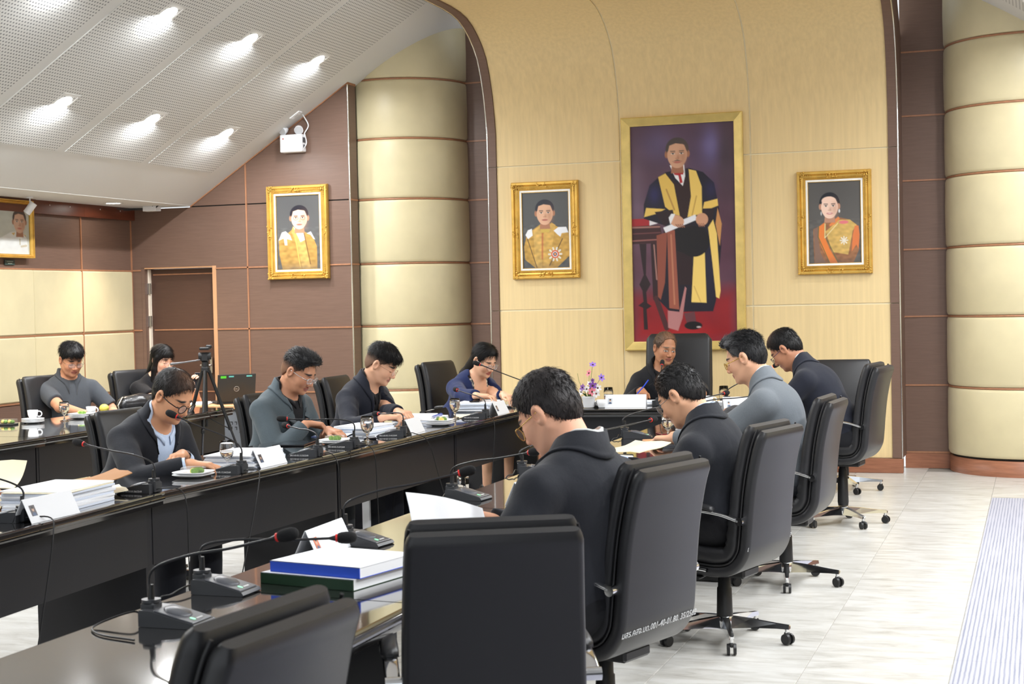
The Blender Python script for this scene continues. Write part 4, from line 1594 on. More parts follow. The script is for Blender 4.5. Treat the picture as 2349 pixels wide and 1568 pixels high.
    if jacket:
        def jacket_f(P):
            d = torso(P, .019)
            for sd in (-1, 1):
                d = smin(d, sleeve(P, sd, .014 * s, .88) + .0045 * wob(P, 26, 2.0 + sd), .025)
            # folds
            d = d + .0040 * wob(P, 17, 1.0) + .0018 * wob(P, 40, 3.0)
            d = smax(d, -rcone(P, neck_a, neck_b, neck_r, neck_r + .004), .006)
            if vw > 0:
                q = to_t(P)
                w = vw * np.clip((q[:, 2] - u0) / (L - u0), 0, 1.15)
                dv = np.maximum(np.maximum(np.abs(q[:, 1]) - w, -q[:, 0] + .005), u0 - q[:, 2])
                d = smax(d, -dv * s, .004)
            return smax(d, (Hp[2] - .13 * s) - P[:, 2], .01)
        V, F = sdf_mesh(jacket_f, lo_b, np.maximum(hi_b, N + .1), .0092)
        jm = cloth(srgb(*jacket))
        npmesh('jacket', V, F, jm, root, True)
        surf = jacket_f
    else:
        jm = sh_mat
    # thin patches laid on the cloth: q = (lateral, up) in the torso frame
    def surf_point(y, u, off):
        xs = np.linspace(.30, -.02, 90)
        Q = from_t(np.stack([xs, np.full(90, y), np.full(90, u)], 1))
        d = surf(Q.astype(np.float32))
        i = np.argmax(d < .0005)
        if d[i] >= .0005: i = 60
        return Q[i] + tfw * off
    def patch(inner, outer, n, off, material, name, parent=root, th=.003):
        rows = []
        m = 5
        for i in range(n + 1):
            t = i / n
            a = np.array([np.interp(t, np.linspace(0, 1, len(inner)), [p[k] for p in inner]) for k in (0, 1)])
            b = np.array([np.interp(t, np.linspace(0, 1, len(outer)), [p[k] for p in outer]) for k in (0, 1)])
            rows.append([surf_point(*(a + (b - a) * j / m), off + (.004 * math.sin(PI * j / m))) for j in range(m + 1)])
        top = MB().grid(rows)
        back = [[p - tfw * th for p in r] for r in rows]
        top.grid([r[::-1] for r in back])
        edge = [r[0] for r in rows] + rows[-1][1:] + [r[-1] for r in rows[::-1]][1:] + rows[0][::-1][1:]
        eb = [p - tfw * th for p in edge]
        top.grid([edge, eb])
        o = top.build(name, material, parent)
        return o
    if lapels and jacket and vw > 0:
        for sd in (-1, 1):
            inn = [(sd * .004, u0), (sd * vw * .5, u0 + (L - u0) * .5), (sd * vw * .86, L - .055)]
            out = [(sd * .012, u0 + .01), (sd * (vw * .5 + .052), u0 + (L - u0) * .5), (sd * (vw * .86 + .062), L - .095), ]
            patch(inn, out, 9, .005, cloth(tuple(np.array(srgb(*jacket)) * 1.12)), 'lapel')
    # collar: folded band round the neck
    if collar:
        cc = cloth(srgb(*(collar_c or shirt)))
        usamp = np.linspace(.13, -.17, 151)
        def ring(ph, r, off, sf):
            """point on cloth sf below azimuth ph, radius r from the neck axis"""
            dr = tfw * math.cos(ph) + tlat * math.sin(ph)
            c0 = N + tfw * .008 * s + dr * r * s
            Q = (c0 + tup * usamp[:, None] * s).astype(np.float32)
            d = sf(Q)
            i = int(np.argmax(d < 0))
            u = usamp[i] if d[i] < 0 else -.05
            return c0 + tup * (u * s + off) + dr * off * .6, u
        def nring(ph, u, r):
            dr = tfw * math.cos(ph) + tlat * math.sin(ph)
            return N + tup * u * s + tfw * (.008 + .010 * u / .03) * s + dr * r * s
        R0 = .061 * (1 + fat * .6)
        def band(gap, hgt, wb, wf, off, material, nm, rr, pw=2.0, pt=.0):
            """folded collar: hgt height of the fold above the cloth, wb/wf width of the fall at back and front"""
            rows = []
            n = 40
            for i in range(n + 1):
                ph = math.radians(gap + (360 - 2 * gap) * i / n)
                fr_ = ((math.cos(ph) + 1) / 2) ** pw
                ww = wb + (wf - wb) * fr_
                if i in (0, n): ww += pt
                if i in (1, n - 1): ww += pt * .5
                e = []
                for t in (.45, .75, 1.0):
                    p, u = ring(ph, rr + .006 + ww * t, off, surf)
                    e.append(p)
                p0, u0_ = ring(ph, rr + .004, off, surf)
                dr = tfw * math.cos(ph) + tlat * math.sin(ph)
                b = p0 + tup * hgt * (1 - .75 * fr_) * s - dr * .002
                a = p0 - dr * .008 - tup * .01
                c = b + dr * .007 * s
                z, _ = ring(ph, rr + .004 + ww, off - .006, surf)
                rows.append([tuple(p) for p in (a, b - dr * .002, b + tup * .002, c, *e, z)])
            MB().grid(rows).build(nm, material, root)
        jc = cloth(tuple(np.array(srgb(*jacket)) * 1.12)) if jacket else None
        if collar == 'jacket':
            band(24, .030, .032, .050, .008, jc, 'jacket_collar', neck_r / s + .004, 1.6, .010)
            surf_j = surf
            surf = shirt_f
            band(10, .040, .020, .034, .007, cc, 'shirt_collar', R0 - .002, 2.0, .010)
            surf = surf_j
        elif collar == 'polo':
            band(14, .026, .028, .040, .007, cc, 'collar', R0 + .002, 2.0, .010)
        elif collar == 'shirt':
            surf_j = surf
            surf = shirt_f
            band(8, .036, .020, .034, .007, cc, 'shirt_collar', R0 - .002, 2.0, .010)
            surf = surf_j
            if jacket:
                band(26, .022, .032, .050, .008, jc, 'jacket_collar', neck_r / s + .004, 1.6, .010)
    if jacket:
        for sd in (-1, 1):
            S, E, Wt = arms[sd]
            ax = Wt - E
            if cuff:
                MB().tube([tuple(E + ax * .80), tuple(E + ax * .93)], [.043 * s, .038 * s], 20, False).tube([tuple(E + ax * .93), tuple(E + ax * .86)], [.0375 * s, .037 * s], 20, False).build('shirt_cuff', cloth(srgb(*cuff)), root)
    if tie:
        surf = shirt_f
        patch([(-.012, L - .055), (-.022, L - .10), (-.034, L * .3)], [(.012, L - .055), (.022, L - .10), (.034, L * .3)], 8, .006, cloth(srgb(*tie)), 'necktie')
        surf = jacket_f if jacket else shirt_f
    # trousers and shoes
    def tr(P):
        d = lower(P, .016, .03 if not (extras and 'skirt' in extras) else -.03) + .003 * wob(P, 22, 6)
        if extras and 'skirt' in extras:
            return smax(d, .42 * s - P[:, 2], .01)
        return smax(d, .07 * s - P[:, 2], .01)
    lo_t = np.minimum.reduce([knees[-1], knees[1], ankles[-1], ankles[1], Hp]) - .22 * s
    hi_t = np.maximum.reduce([knees[-1], knees[1], Hp]) + .2 * s
    lo_t[2] = .02
    V, F = sdf_mesh(tr, lo_t, hi_t, .014)
    npmesh('skirt' if extras and 'skirt' in extras else 'trousers', V, F, cloth(srgb(*trousers)), root, True)
    for sd in (-1, 1):
        A = ankles[sd]
        def shoe(P):
            q = (P - np.array([A[0], A[1], 0])) / s
            d = rcone(q, (-.035, 0, .035), (.155, sd * .012, .026), .036, .030)
            d = smin(d, rcone(q, (-.02, 0, .09), (.0, 0, .05), .042, .040), .03)
            return smax(d, .004 - q[:, 2], .004) * s
        V, F = sdf_mesh(shoe, np.array([A[0], A[1], 0]) + np.array([-.10, -.08, -.02]) * s, np.array([A[0], A[1], 0]) + np.array([.22, .08, .16]) * s, .010)
        npmesh('shoe', V, F, mat('shoe_%d' % shoes[0], srgb(*shoes), .3), root, True)
    # ---------------------------------------------------------- glasses
    if glasses:
        g = MB()
        rimc, shape = glasses[0], glasses[1]
        tk = glasses[2] if len(glasses) > 2 else .0014
        lens = MB()
        dz0 = -.006
        for y in (-1, 1):
            ring = []
            for k in range(24):
                a = 2 * PI * k / 24
                if shape == 'round': dy, dz = .023 * math.cos(a), .0215 * math.sin(a)
                else:
                    ca, sa = math.cos(a), math.sin(a)
                    dy = .0245 * math.copysign(abs(ca) ** .6, ca); dz = .0170 * math.copysign(abs(sa) ** .6, sa)
                yy = y * (.0325) + dy
                ring.append(tuple(from_head((.112 - abs(yy) * .16, yy, dz0 + dz))))
            g.tube(ring, tk * s, 6, False, True, True)
            cen = tuple(np.mean(np.array(ring), 0))
            lens.add([cen] + ring, [(0, 1 + k, 1 + (k + 1) % 24) for k in range(24)])
            g.tube([from_head((.104, y * .055, dz0 + .006)), from_head((.094, y * .070, dz0 + .008)), from_head((.05, y * .0795, dz0 + .008)), from_head((-.012, y * .083, dz0 + .012)), from_head((-.034, y * .082, dz0 - .008))], tk * 1.1 * s, 6)
        g.tube([from_head((.1075, -.0105, dz0 + .004)), from_head((.1125, 0, dz0 + .008)), from_head((.1075, .0105, dz0 + .004))], tk * s, 6)
        go = g.build('glasses', mat('rim_%d_%d_%d' % rimc, srgb(*rimc), .25, .8 if rimc[0] > 60 else 0.0), root)
        lm = MATS.get('lens')
        if lm is None:
            lm, nt, b = _new('lens')
            b.inputs['Base Color'].default_value = (.9, .95, 1, 1); b.inputs['Roughness'].default_value = .02; b.inputs['Alpha'].default_value = .16
            MATS['lens'] = lm
        lens.build('lens', lm, go)
    ctx = dict(root=root, from_head=from_head, from_t=from_t, surf_point=surf_point, patch=patch, N=N, L=L, s=s, tup=tup, tfw=tfw, arms=arms, to_local=to_local, tlat=tlat)
    return ctx
# ================================================================== THE PEOPLE
P = {}
P['m1'] = person('man in a black suit and light blue open collar with round dark glasses, reading', (-4.36, 7.17, 1.135), -12, hip=(-4.70, 7.36), hp=34, hy=2, s=1.09, skin=(214, 158, 122), hairc=(30, 29, 30), hair='short', fat=.02,
    jacket=(34, 36, 42), jacket_v=.075, shirt=(196, 214, 240), collar='jacket', collar_c=(196, 214, 240), cuff=(200, 216, 240), trousers=(20, 22, 30), glasses=((26, 20, 20), 'round', .0022),
    rh=(-4.12, 6.93, .80), lh=(-4.27, 7.10, .83), rh_dir=(1, .32, -.08), lh_dir=(.25, -1, .0), rh_curl=(16, 22, 14), lh_curl=(35, 35, 20), elbow_out=(.9, .9), extras={'thin': (.03, .0, .25, .05, .05), 'button': .10}, hair_top=.006)
P['m2'] = person('man in a grey green suit over a black shirt with clear rimmed glasses, head bowed', (-4.52, 8.97, 1.175), -10, hip=(-4.74, 9.10), hp=30, hy=6, s=1.09, skin=(196, 142, 112), hairc=(24, 24, 27), hair='quiff', fat=.02,
    jacket=(74, 84, 90), jacket_v=.070, shirt=(22, 22, 26), collar='jacket', lapels=True, trousers=(40, 44, 48), glasses=((206, 210, 214), 'rect', .0016),
    rh=(-4.42, 8.86, .85), lh=(-4.30, 8.92, .80), rh_dir=(.8, .55, -.12), lh_dir=(.9, -.35, -.1), rh_curl=(35, 45, 25), lh_curl=(18, 25, 18), elbow_out=(.9, .5), extras={'fade': .75, 'button': .14}, hair_top=.010)
P['m3'] = person('young man in a dark zip jacket with a round green badge and gold rimmed glasses', (-4.42, 10.06, 1.168), -8, hip=(-4.70, 10.24, 0.6), hp=30, hy=14, s=1.09, skin=(222, 172, 142), hairc=(18, 16, 17), hair='fringe',
    jacket=(28, 31, 42), jacket_v=.050, shirt=(20, 20, 25), collar='jacket', trousers=(24, 26, 34), glasses=((196, 150, 120), 'round', .0010),
    rh=(-4.20, 9.58, .835), lh=(-4.17, 9.78, .845), rh_dir=(1, .35, -.05), lh_dir=(1, -.5, -.05), rh_curl=(45, 50, 30), lh_curl=(35, 45, 30), elbow_out=(.55, .4), extras={'fade': .55, 'button': .10}, hair_top=.020)
P['w'] = person('woman in a navy jacket over a black sequin top with long black hair', (-4.30, 11.87, 1.118), -22, hip=(-4.57, 12.0, 0.62), hp=28, hy=-6, s=1.04, skin=(232, 182, 150), hairc=(14, 13, 14), hair='long', female=True,
    jacket=(30, 42, 84), jacket_v=.105, shirt=(16, 16, 18), collar=None, trousers=(16, 16, 20), shoes=(16, 15, 15), glasses=((214, 216, 220), 'round', .0018),
    rh=(-4.10, 11.22, .86), lh=(-3.96, 11.48, .84), rh_dir=(1, .3, 0), lh_dir=(.85, -.6, -.15), rh_curl=(20, 30, 20), lh_curl=(35, 35, 20), elbow_out=(.7, .5), extras={'scoop': .15, 'sequins': 1, 'skirt': 1, 'button': .02}, hair_top=.012)
P['ch'] = person('man in a black suit and grey tie seated in the tall chair', (-3.02, 12.85, 1.165), -78, hip=(-2.9, 13.05, 0.6), hp=12, hy=26, hr=-6, s=1.09, skin=(186, 132, 100), hairc=(92, 74, 60), hair='balding', eyes='open',
    jacket=(26, 27, 32), jacket_v=.060, shirt=(22, 23, 26), collar='shirt', lapels=True, tie=(122, 124, 128), trousers=(20, 20, 24),
    rh=(-3.13, 12.44, .835), lh=(-2.60, 12.42, .80), rh_dir=(.35, -1, -.25), lh_dir=(-.5, -1, 0), rh_curl=(60, 60, 40), lh_curl=(30, 30, 20), elbow_out=(.6, .6), extras={'thin': (.05, 0, .5, .05, .05), 'button': .10}, hair_top=.004)
P['mask'] = person('man in a dark navy suit with a white mask hanging from his ear', (-1.69, 10.87, 1.215), 174, hip=(-1.24, 10.88, 0.62), hp=40, hy=-4, s=1.09, skin=(190, 134, 104), hairc=(20, 19, 20), hair='short', fat=.03,
    jacket=(32, 35, 46), jacket_v=.060, shirt=(236, 240, 244), collar='jacket', collar_c=(236, 240, 244), trousers=(22, 23, 30), glasses=((96, 84, 120), 'rect', .0016),
    rh=(-1.98, 11.02, .80), lh=(-2.0, 10.72, .80), rh_dir=(-1, -.2, 0), lh_dir=(-1, .2, 0), elbow_out=(.5, .5), extras={'thin': (.02, .02, .6, .035, .03), 'button': .05}, hair_top=.012)
P['gray'] = person('man in a light grey suit and white shirt with yellow framed glasses and greying hair', (-1.575, 8.67, 1.25), 176, hip=(-1.27, 8.6, 0.6), hp=22, hy=-2, s=1.09, skin=(226, 174, 142), hairc=(34, 34, 36), hair='quiff',
    jacket=(104, 110, 116), jacket_v=.055, shirt=(238, 242, 246), collar='jacket', collar_c=(238, 242, 246), trousers=(96, 100, 108), glasses=((196, 160, 70), 'rect', .0018),
    rh=(-1.95, 8.86, .80), lh=(-1.98, 8.55, .80), rh_dir=(-1, -.2, 0), lh_dir=(-1, .3, 0), elbow_out=(.5, .5), extras={'grey': .9, 'button': .08}, hair_top=.012)
P['gl'] = person('man in a black jacket and light blue cuff with thin glasses, bent over his papers', (-1.59, 7.06, 1.14), 170, hip=(-1.38, 7.02), hp=34, hy=-4, s=1.09, skin=(218, 166, 132), hairc=(34, 33, 34), hair='balding',
    jacket=(30, 32, 38), jacket_v=.050, shirt=(176, 198, 232), collar='jacket', collar_c=(176, 198, 232), cuff=(170, 194, 236), trousers=(22, 22, 28), glasses=((140, 140, 144), 'rect', .0011),
    rh=(-1.93, 7.10, .82), lh=(-1.86, 6.82, .81), rh_dir=(-1, -.1, -.1), lh_dir=(-1, .15, -.05), elbow_out=(.4, .35), extras={'thin': (.06, 0, .35, .04, .06), 'button': .06}, hair_top=.008)
P['big'] = person('man in a black jacket with a gold striped cuff and gold glasses, seen from behind', (-1.615, 5.10, 1.205), 160, hip=(-1.47, 5.2), hp=34, hy=6, s=1.12, skin=(226, 170, 140), hairc=(44, 40, 40), hair='short', fat=.045, res=.9,
    jacket=(31, 34, 39), jacket_v=.045, shirt=(190, 192, 190), collar='jacket', trousers=(24, 25, 30), glasses=((206, 168, 96), 'round', .0014), shoulders=.205,
    rh=(-1.92, 5.20, .82), lh=(-1.86, 4.86, .84), rh_dir=(-1, -.2, .15), lh_dir=(-1, .3, .2), rh_curl=(40, 40, 25), lh_curl=(40, 40, 25), elbow_out=(.5, .55), extras={'button': .05}, hair_top=.012)
P['polo'] = person('man in a charcoal polo shirt with red trim and thin glasses, looking down', (-7.90, 11.36, 1.173), -38, hip=(-8.00, 11.35), hp=22, hy=4, s=1.09, skin=(196, 142, 112), hairc=(18, 17, 19), hair='fringe',
    jacket=None, shirt=(72, 76, 82), collar='polo', collar_c=(66, 70, 76), short_sleeve=True, trousers=(34, 36, 44), glasses=((110, 110, 112), 'rect', .0011),
    rh=(-7.56, 11.02, .74), lh=(-7.50, 11.36, .74), rh_dir=(.8, .5, 0), lh_dir=(.8, -.6, 0), elbow_out=(.7, .7), hair_top=.020)
P['wo'] = person('woman in a black blouse with long black hair and a fringe, holding a phone', (-7.55, 12.25, 1.132), -28, hip=(-7.66, 12.27), hp=16, hy=8, s=1.03, skin=(236, 186, 158), hairc=(16, 15, 16), hair='bangs', female=True,
    jacket=None, shirt=(20, 20, 24), collar=None, short_sleeve=True, trousers=(24, 24, 28), glasses=((176, 140, 110), 'round', .0010),
    rh=(-7.24, 12.02, .90), lh=(-7.19, 12.18, .91), rh_dir=(.55, .5, .6), lh_dir=(.5, -.2, .75), rh_n=(.6, 0, -.5), lh_n=(.2, -.9, .2), rh_curl=(45, 45, 30), lh_curl=(45, 45, 30), elbow_out=(.6, .5), extras={'scoop': .07}, hair_top=.012)
P['edge'] = person('person in a dark jacket almost wholly beyond the left edge, one hand showing', (-4.86, 5.30, 1.19), -4, hip=(-4.98, 5.32), hp=26, s=1.08, skin=(222, 170, 140), hairc=(24, 23, 24), hair='short', res=1.5,
    jacket=(34, 36, 42), jacket_v=.05, shirt=(220, 224, 230), collar='jacket', cuff=(220, 224, 232), trousers=(24, 24, 30),
    rh=(-4.44, 5.22, .80), lh=(-4.46, 5.66, .82), lh_dir=(.55, .8, -.1), rh_dir=(1, .2, 0), hair_top=.010)
# ================================================================== PORTRAITS AND WALL THINGS
class Canvas:
    """colour buffer that becomes the vertex colours of a flat painted panel (x right, y down, in its own units)"""
    def __init__(self, x0, y0, x1, y1, nx, bg):
        self.nx = nx; self.ny = int(round(nx * (y1 - y0) / (x1 - x0)))
        X, Y = np.meshgrid(np.linspace(x0, x1, self.nx), np.linspace(y0, y1, self.ny))
        self.X, self.Y = X, Y
        self.px = (x1 - x0) / nx
        self.c = np.empty((self.ny, self.nx, 3)); self.c[:] = srgb(*bg)
    def _mix(self, w, col):
        w = np.clip(w, 0, 1)[..., None]
        self.c = self.c * (1 - w) + np.asarray(srgb(*col)) * w
    def blob(self, x, y, rx, ry, col, a=1.0):
        self._mix(a * np.exp(-(((self.X - x) / rx) ** 2 + ((self.Y - y) / ry) ** 2)), col)
    def ell(self, x, y, rx, ry, col, a=1.0, rotd=0):
        c, s = math.cos(math.radians(rotd)), math.sin(math.radians(rotd))
        dx, dy = self.X - x, self.Y - y
        u, v = (dx * c + dy * s) / rx, (-dx * s + dy * c) / ry
        d = (np.sqrt(u * u + v * v) - 1) * min(rx, ry)
        self._mix(a * np.clip(.5 - d / self.px, 0, 1), col)
    def poly(self, pts, col, a=1.0, soft=1.0):
        pts = [np.array(p, float) for p in pts]
        d = np.full(self.X.shape, 1e9); ins = np.zeros(self.X.shape, bool)
        for i in range(len(pts)):
            p, q = pts[i], pts[(i + 1) % len(pts)]
            e = q - p
            t = np.clip(((self.X - p[0]) * e[0] + (self.Y - p[1]) * e[1]) / max(e @ e, 1e-9), 0, 1)
            d = np.minimum(d, np.hypot(self.X - p[0] - t * e[0], self.Y - p[1] - t * e[1]))
            cond = (p[1] > self.Y) != (q[1] > self.Y)
            with np.errstate(divide='ignore', invalid='ignore'):
                xi = (q[0] - p[0]) * (self.Y - p[1]) / (q[1] - p[1] + 1e-12) + p[0]
            ins ^= cond & (self.X < xi)
        d = np.where(ins, -d, d)
        self._mix(a * np.clip(.5 - d / (self.px * soft), 0, 1), col)
    def line(self, p, q, w, col, a=1.0):
        p = np.array(p, float); q = np.array(q, float); e = q - p
        t = np.clip(((self.X - p[0]) * e[0] + (self.Y - p[1]) * e[1]) / max(e @ e, 1e-9), 0, 1)
        d = np.hypot(self.X - p[0] - t * e[0], self.Y - p[1] - t * e[1]) - w / 2
        self._mix(a * np.clip(.5 - d / self.px, 0, 1), col)
    def mottle(self, amt, f, mask=None):
        Q = np.stack([self.X.ravel(), self.Y.ravel(), 0 * self.X.ravel()], 1).astype(np.float32)
        n = wob(Q, f, 3.3).reshape(self.X.shape)
        if mask is not None: n = n * mask
        self.c *= (1 + amt * n)[..., None]
    def build(self, name, w, h, parent, M):
        """panel of w x h metres in local xz plane facing -y"""
        xs = np.linspace(-w / 2, w / 2, self.nx); zs = np.linspace(h / 2, -h / 2, self.ny)
        V = np.stack([np.tile(xs, self.ny), np.zeros(self.nx * self.ny), np.repeat(zs, self.nx)], 1)
        i, j = np.meshgrid(np.arange(self.ny - 1), np.arange(self.nx - 1), indexing='ij')
        a = (i * self.nx + j).ravel()
        F = np.stack([a, a + self.nx, a + self.nx + 1, a + 1], 1)
        o = npmesh(name, V, F, mat_vcol('painted_print', .35, spec=.4), parent, False, np.clip(self.c.reshape(-1, 3), 0, 1))
        o.location = M
        return o

def face(cv, x, y, r, skin, hairc, female=False, glasses=False, moustache=False, tilt=0):
    """generic painted head, r = half height"""
    sk = np.array(skin)
    dk = tuple(int(c) for c in sk * np.array([.78, .68, .62]))
    cv.poly([(x - r * .36, y + r * .5), (x + r * .36, y + r * .5), (x + r * .46, y + r * 1.35), (x - r * .46, y + r * 1.35)], dk)
    cv.ell(x, y - r * .30, r * .82, r * .80, hairc)
    if female: cv.ell(x, y - r * .12, r * .86, r * .92, hairc)
    for sx in (-1, 1):
        cv.ell(x + sx * r * .76, y + r * .05, r * .13, r * .24, dk)
    cv.ell(x, y + r * .10, r * .70, r * .86, skin)
    cv.ell(x, y + r * .55, r * .52, r * .46, skin)
    cv.ell(x - r * .05, y - r * .42, r * .60, r * .34, skin)
    if not female:
        cv.poly([(x - r * .78, y - r * .05), (x - r * .70, y - r * .62), (x, y - r * 1.02), (x + r * .70, y - r * .62), (x + r * .78, y - r * .05), (x + r * .64, y - r * .22), (x + r * .52, y - r * .60), (x - r * .1, y - r * .70), (x - r * .54, y - r * .56), (x - r * .64, y - r * .2)], hairc)
    cv.blob(x + r * .42, y + r * .25, r * .28, r * .6, dk, .55)
    for sx in (-1, 1):
        cv.line((x + sx * r * .16, y - r * .16), (x + sx * r * .46, y - r * .17), r * .07, hairc, .85)
        cv.ell(x + sx * r * .30, y + r * .00, r * .13, r * .055, (236, 226, 218))
        cv.ell(x + sx * r * .30, y + r * .00, r * .06, r * .06, (24, 18, 16))
        cv.line((x + sx * r * .17, y - r * .05), (x + sx * r * .44, y - r * .05), r * .035, (40, 28, 24))
    cv.blob(x + r * .06, y + r * .26, r * .10, r * .16, dk, .6)
    cv.line((x - r * .12, y + r * .34), (x + r * .12, y + r * .34), r * .05, dk, .8)
    if moustache:
        cv.poly([(x - r * .34, y + r * .54), (x, y + r * .42), (x + r * .34, y + r * .54), (x + r * .2, y + r * .52), (x, y + r * .50), (x - r * .2, y + r * .52)], hairc)
    lip = (190, 70, 70) if female else (176, 104, 92)
    cv.ell(x, y + r * .60, r * .26, r * .075, lip)
    if female: cv.ell(x, y + r * .585, r * .17, r * .03, (246, 240, 236))
    if glasses:
        for sx in (-1, 1):
            for k in range(16):
                a0, a1 = 2 * PI * k / 16, 2 * PI * (k + 1) / 16
                cv.line((x + sx * r * .31 + r * .20 * math.cos(a0), y + r * .04 + r * .16 * math.sin(a0)), (x + sx * r * .31 + r * .20 * math.cos(a1), y + r * .04 + r * .16 * math.sin(a1)), r * .03, (120, 84, 60))

M_GOLD = mat('gilded_frame', srgb(214, 172, 84), 0.34, .55, bump=(70, .25, (1, 1, 1), .003), var=(12, .18))
M_GOLD2 = mat('pale_gold_frame', srgb(214, 190, 118), 0.38, .4, bump=(60, .12, (1, 1, 1), .002), var=(9, .14))
M_LINER = mat('white_frame_liner', srgb(246, 246, 244), .4)

def frame(root, w, h, wd, material, ornate, prof):
    """four mitred rails of width wd around an opening; outer size w x h, local xz, front towards -y"""
    for (ax, L, sgn) in (('h', w, 1), ('h', w, -1), ('v', h, 1), ('v', h, -1)):
        rows = []
        for t, d in prof:                     # t 0 outer .. 1 inner, d depth to the front
            e = L / 2 - t * wd
            o = (h if ax == 'h' else w) / 2 - t * wd
            a, b = -e, e
            if ax == 'h': rows.append([(a, -d, sgn * o), (b, -d, sgn * o)])
            else: rows.append([(sgn * o, -d, a), (sgn * o, -d, b)])
        m = MB()
        flip = (ax == 'h') == (sgn > 0)
        if flip: rows = [r[::-1] for r in rows]
        m.grid(rows, False)
        m.build('frame_rail', material, root)
    if ornate:
        rr = random.Random(int(w * 1000 + h * 77))
        def cluster(cx, cz, sx, sz, n, rad):
            m = MB()
            for k in range(n):
                x = cx + rr.uniform(-sx, sx); z = cz + rr.uniform(-sz, sz)
                m.sphere((x, -.040 - rr.uniform(0, .010), z), (rad * rr.uniform(.5, 1.2), rad * .7, rad * rr.uniform(.5, 1.2)), 6, 4)
            return m
        for sx in (-1, 1):
            for sz in (-1, 1):
                m = cluster(sx * (w / 2 - wd * .45), sz * (h / 2 - wd * .45), wd * .40, wd * .40, 12, .010)
                for q in range(5):
                    m.sphere((sx * (w / 2 - wd * .5 - .02 * q - .02), -.042, sz * (h / 2 - wd * .5)), .008 * (1 - q * .12), 6, 4)
                    m.sphere((sx * (w / 2 - wd * .5), -.042, sz * (h / 2 - wd * .5 - .02 * q - .02)), .008 * (1 - q * .12), 6, 4)
                m.build('corner_ornament', material, root)
        for s_ in (-1, 1):
            cluster(s_ * (w / 2 - wd * .45), 0, wd * .32, .07, 12, .010).build('side_ornament', material, root)
            cluster(0, s_ * (h / 2 - wd * .45), .07, wd * .32, 12, .010).build('side_ornament', material, root)
        m = MB()
        k = 0
        iw, ih = w - 2 * wd * .80, h - 2 * wd * .80
        for t in np.arange(-iw / 2, iw / 2, .016):
            for s_ in (-1, 1): m.box((t, -.034, s_ * ih / 2), (.008, .006, .006))
        for t in np.arange(-ih / 2, ih / 2, .016):
            for s_ in (-1, 1): m.box((s_ * iw / 2, -.034, t), (.006, .006, .008))
        m.build('bead_row', material, root)

OP = [(0, 0), (0, .030), (.10, .046), (.34, .046), (.42, .034), (.55, .040), (.70, .038), (.82, .028), (.9, .030), (1, .022), (1, .0)]
BP = [(0, 0), (0, .050), (.12, .060), (.9, .030), (1, .028), (1, 0)]
def portrait(name, loc, rz, w, h, wd, cv, label, ornate=True, material=None, liner=True, prof=OP, group='framed portraits on the walls'):
    r = empty(name, loc, rz)
    tag(r, label, 'portrait', group)
    material = material or M_GOLD
    MB().box((0, -.004, 0), (w - .02, .008, h - .02)).build('backing', mat('frame_backing', (.05, .04, .03), .8), r)
    frame(r, w, h, wd, material, ornate, prof)
    iw, ih = w - 2 * wd, h - 2 * wd
    lw = 0
    if liner:
        lw = .018
        m = MB()
        for s_ in (-1, 1):
            m.box((s_ * (iw / 2 - lw / 2), -.016, 0), (lw, .012, ih), 0, .002)
            m.box((0, -.016, s_ * (ih / 2 - lw / 2)), (iw - 2 * lw, .012, lw), 0, .002)
        m.build('white_liner', M_LINER, r)
        m = MB()
        for s_ in (-1, 1):
            m.box((s_ * (iw / 2 - lw - .002), -.013, 0), (.004, .012, ih - 2 * lw))
            m.box((0, -.013, s_ * (ih / 2 - lw - .002)), (iw - 2 * lw, .012, .004))
        m.build('inner_fillet', material, r)
    cv.build('painting', iw - 2 * lw + .004, ih - 2 * lw + .004, r, (0, -.0095, 0))
    return r

# --- left portrait: man with glasses in a gold robe
cv = Canvas(300, 250, 945, 1330, 110, (92, 92, 92))
cv.blob(600, 300, 500, 300, (72, 72, 74), .6)
cv.poly([(330, 900), (480, 790), (560, 720), (690, 770), (830, 850), (890, 1000), (890, 1330), (380, 1330), (335, 1100)], (176, 138, 74))
cv.poly([(545, 700), (520, 780), (600, 1000), (680, 1330), (790, 1330), (740, 1000), (695, 790)], (196, 160, 92))
cv.mottle(.28, .05, (cv.Y > 720) * 1.0)
cv.poly([(550, 710), (640, 800), (690, 770), (720, 900), (650, 930)], (240, 240, 240))
cv.line((560, 760), (640, 1290), 14, (214, 178, 96)); cv.line((700, 780), (790, 1250), 14, (120, 86, 50))
cv.poly([(330, 900), (380, 785), (435, 770), (500, 830), (525, 900), (450, 880), (455, 970), (420, 970), (405, 870)], (236, 238, 240))
cv.poly([(745, 810), (805, 785), (865, 900), (840, 890), (800, 830)], (232, 234, 238))
cv.blob(620, 1380, 420, 110, (92, 92, 92), .9)
face(cv, 640, 580, 165, (236, 198, 172), (34, 32, 42), glasses=True)
portrait('framed_portrait', (-6.816, 13.592, 2.309), 0, .655, .910, .075, cv, 'gold framed portrait of a man with glasses on the brown wall')
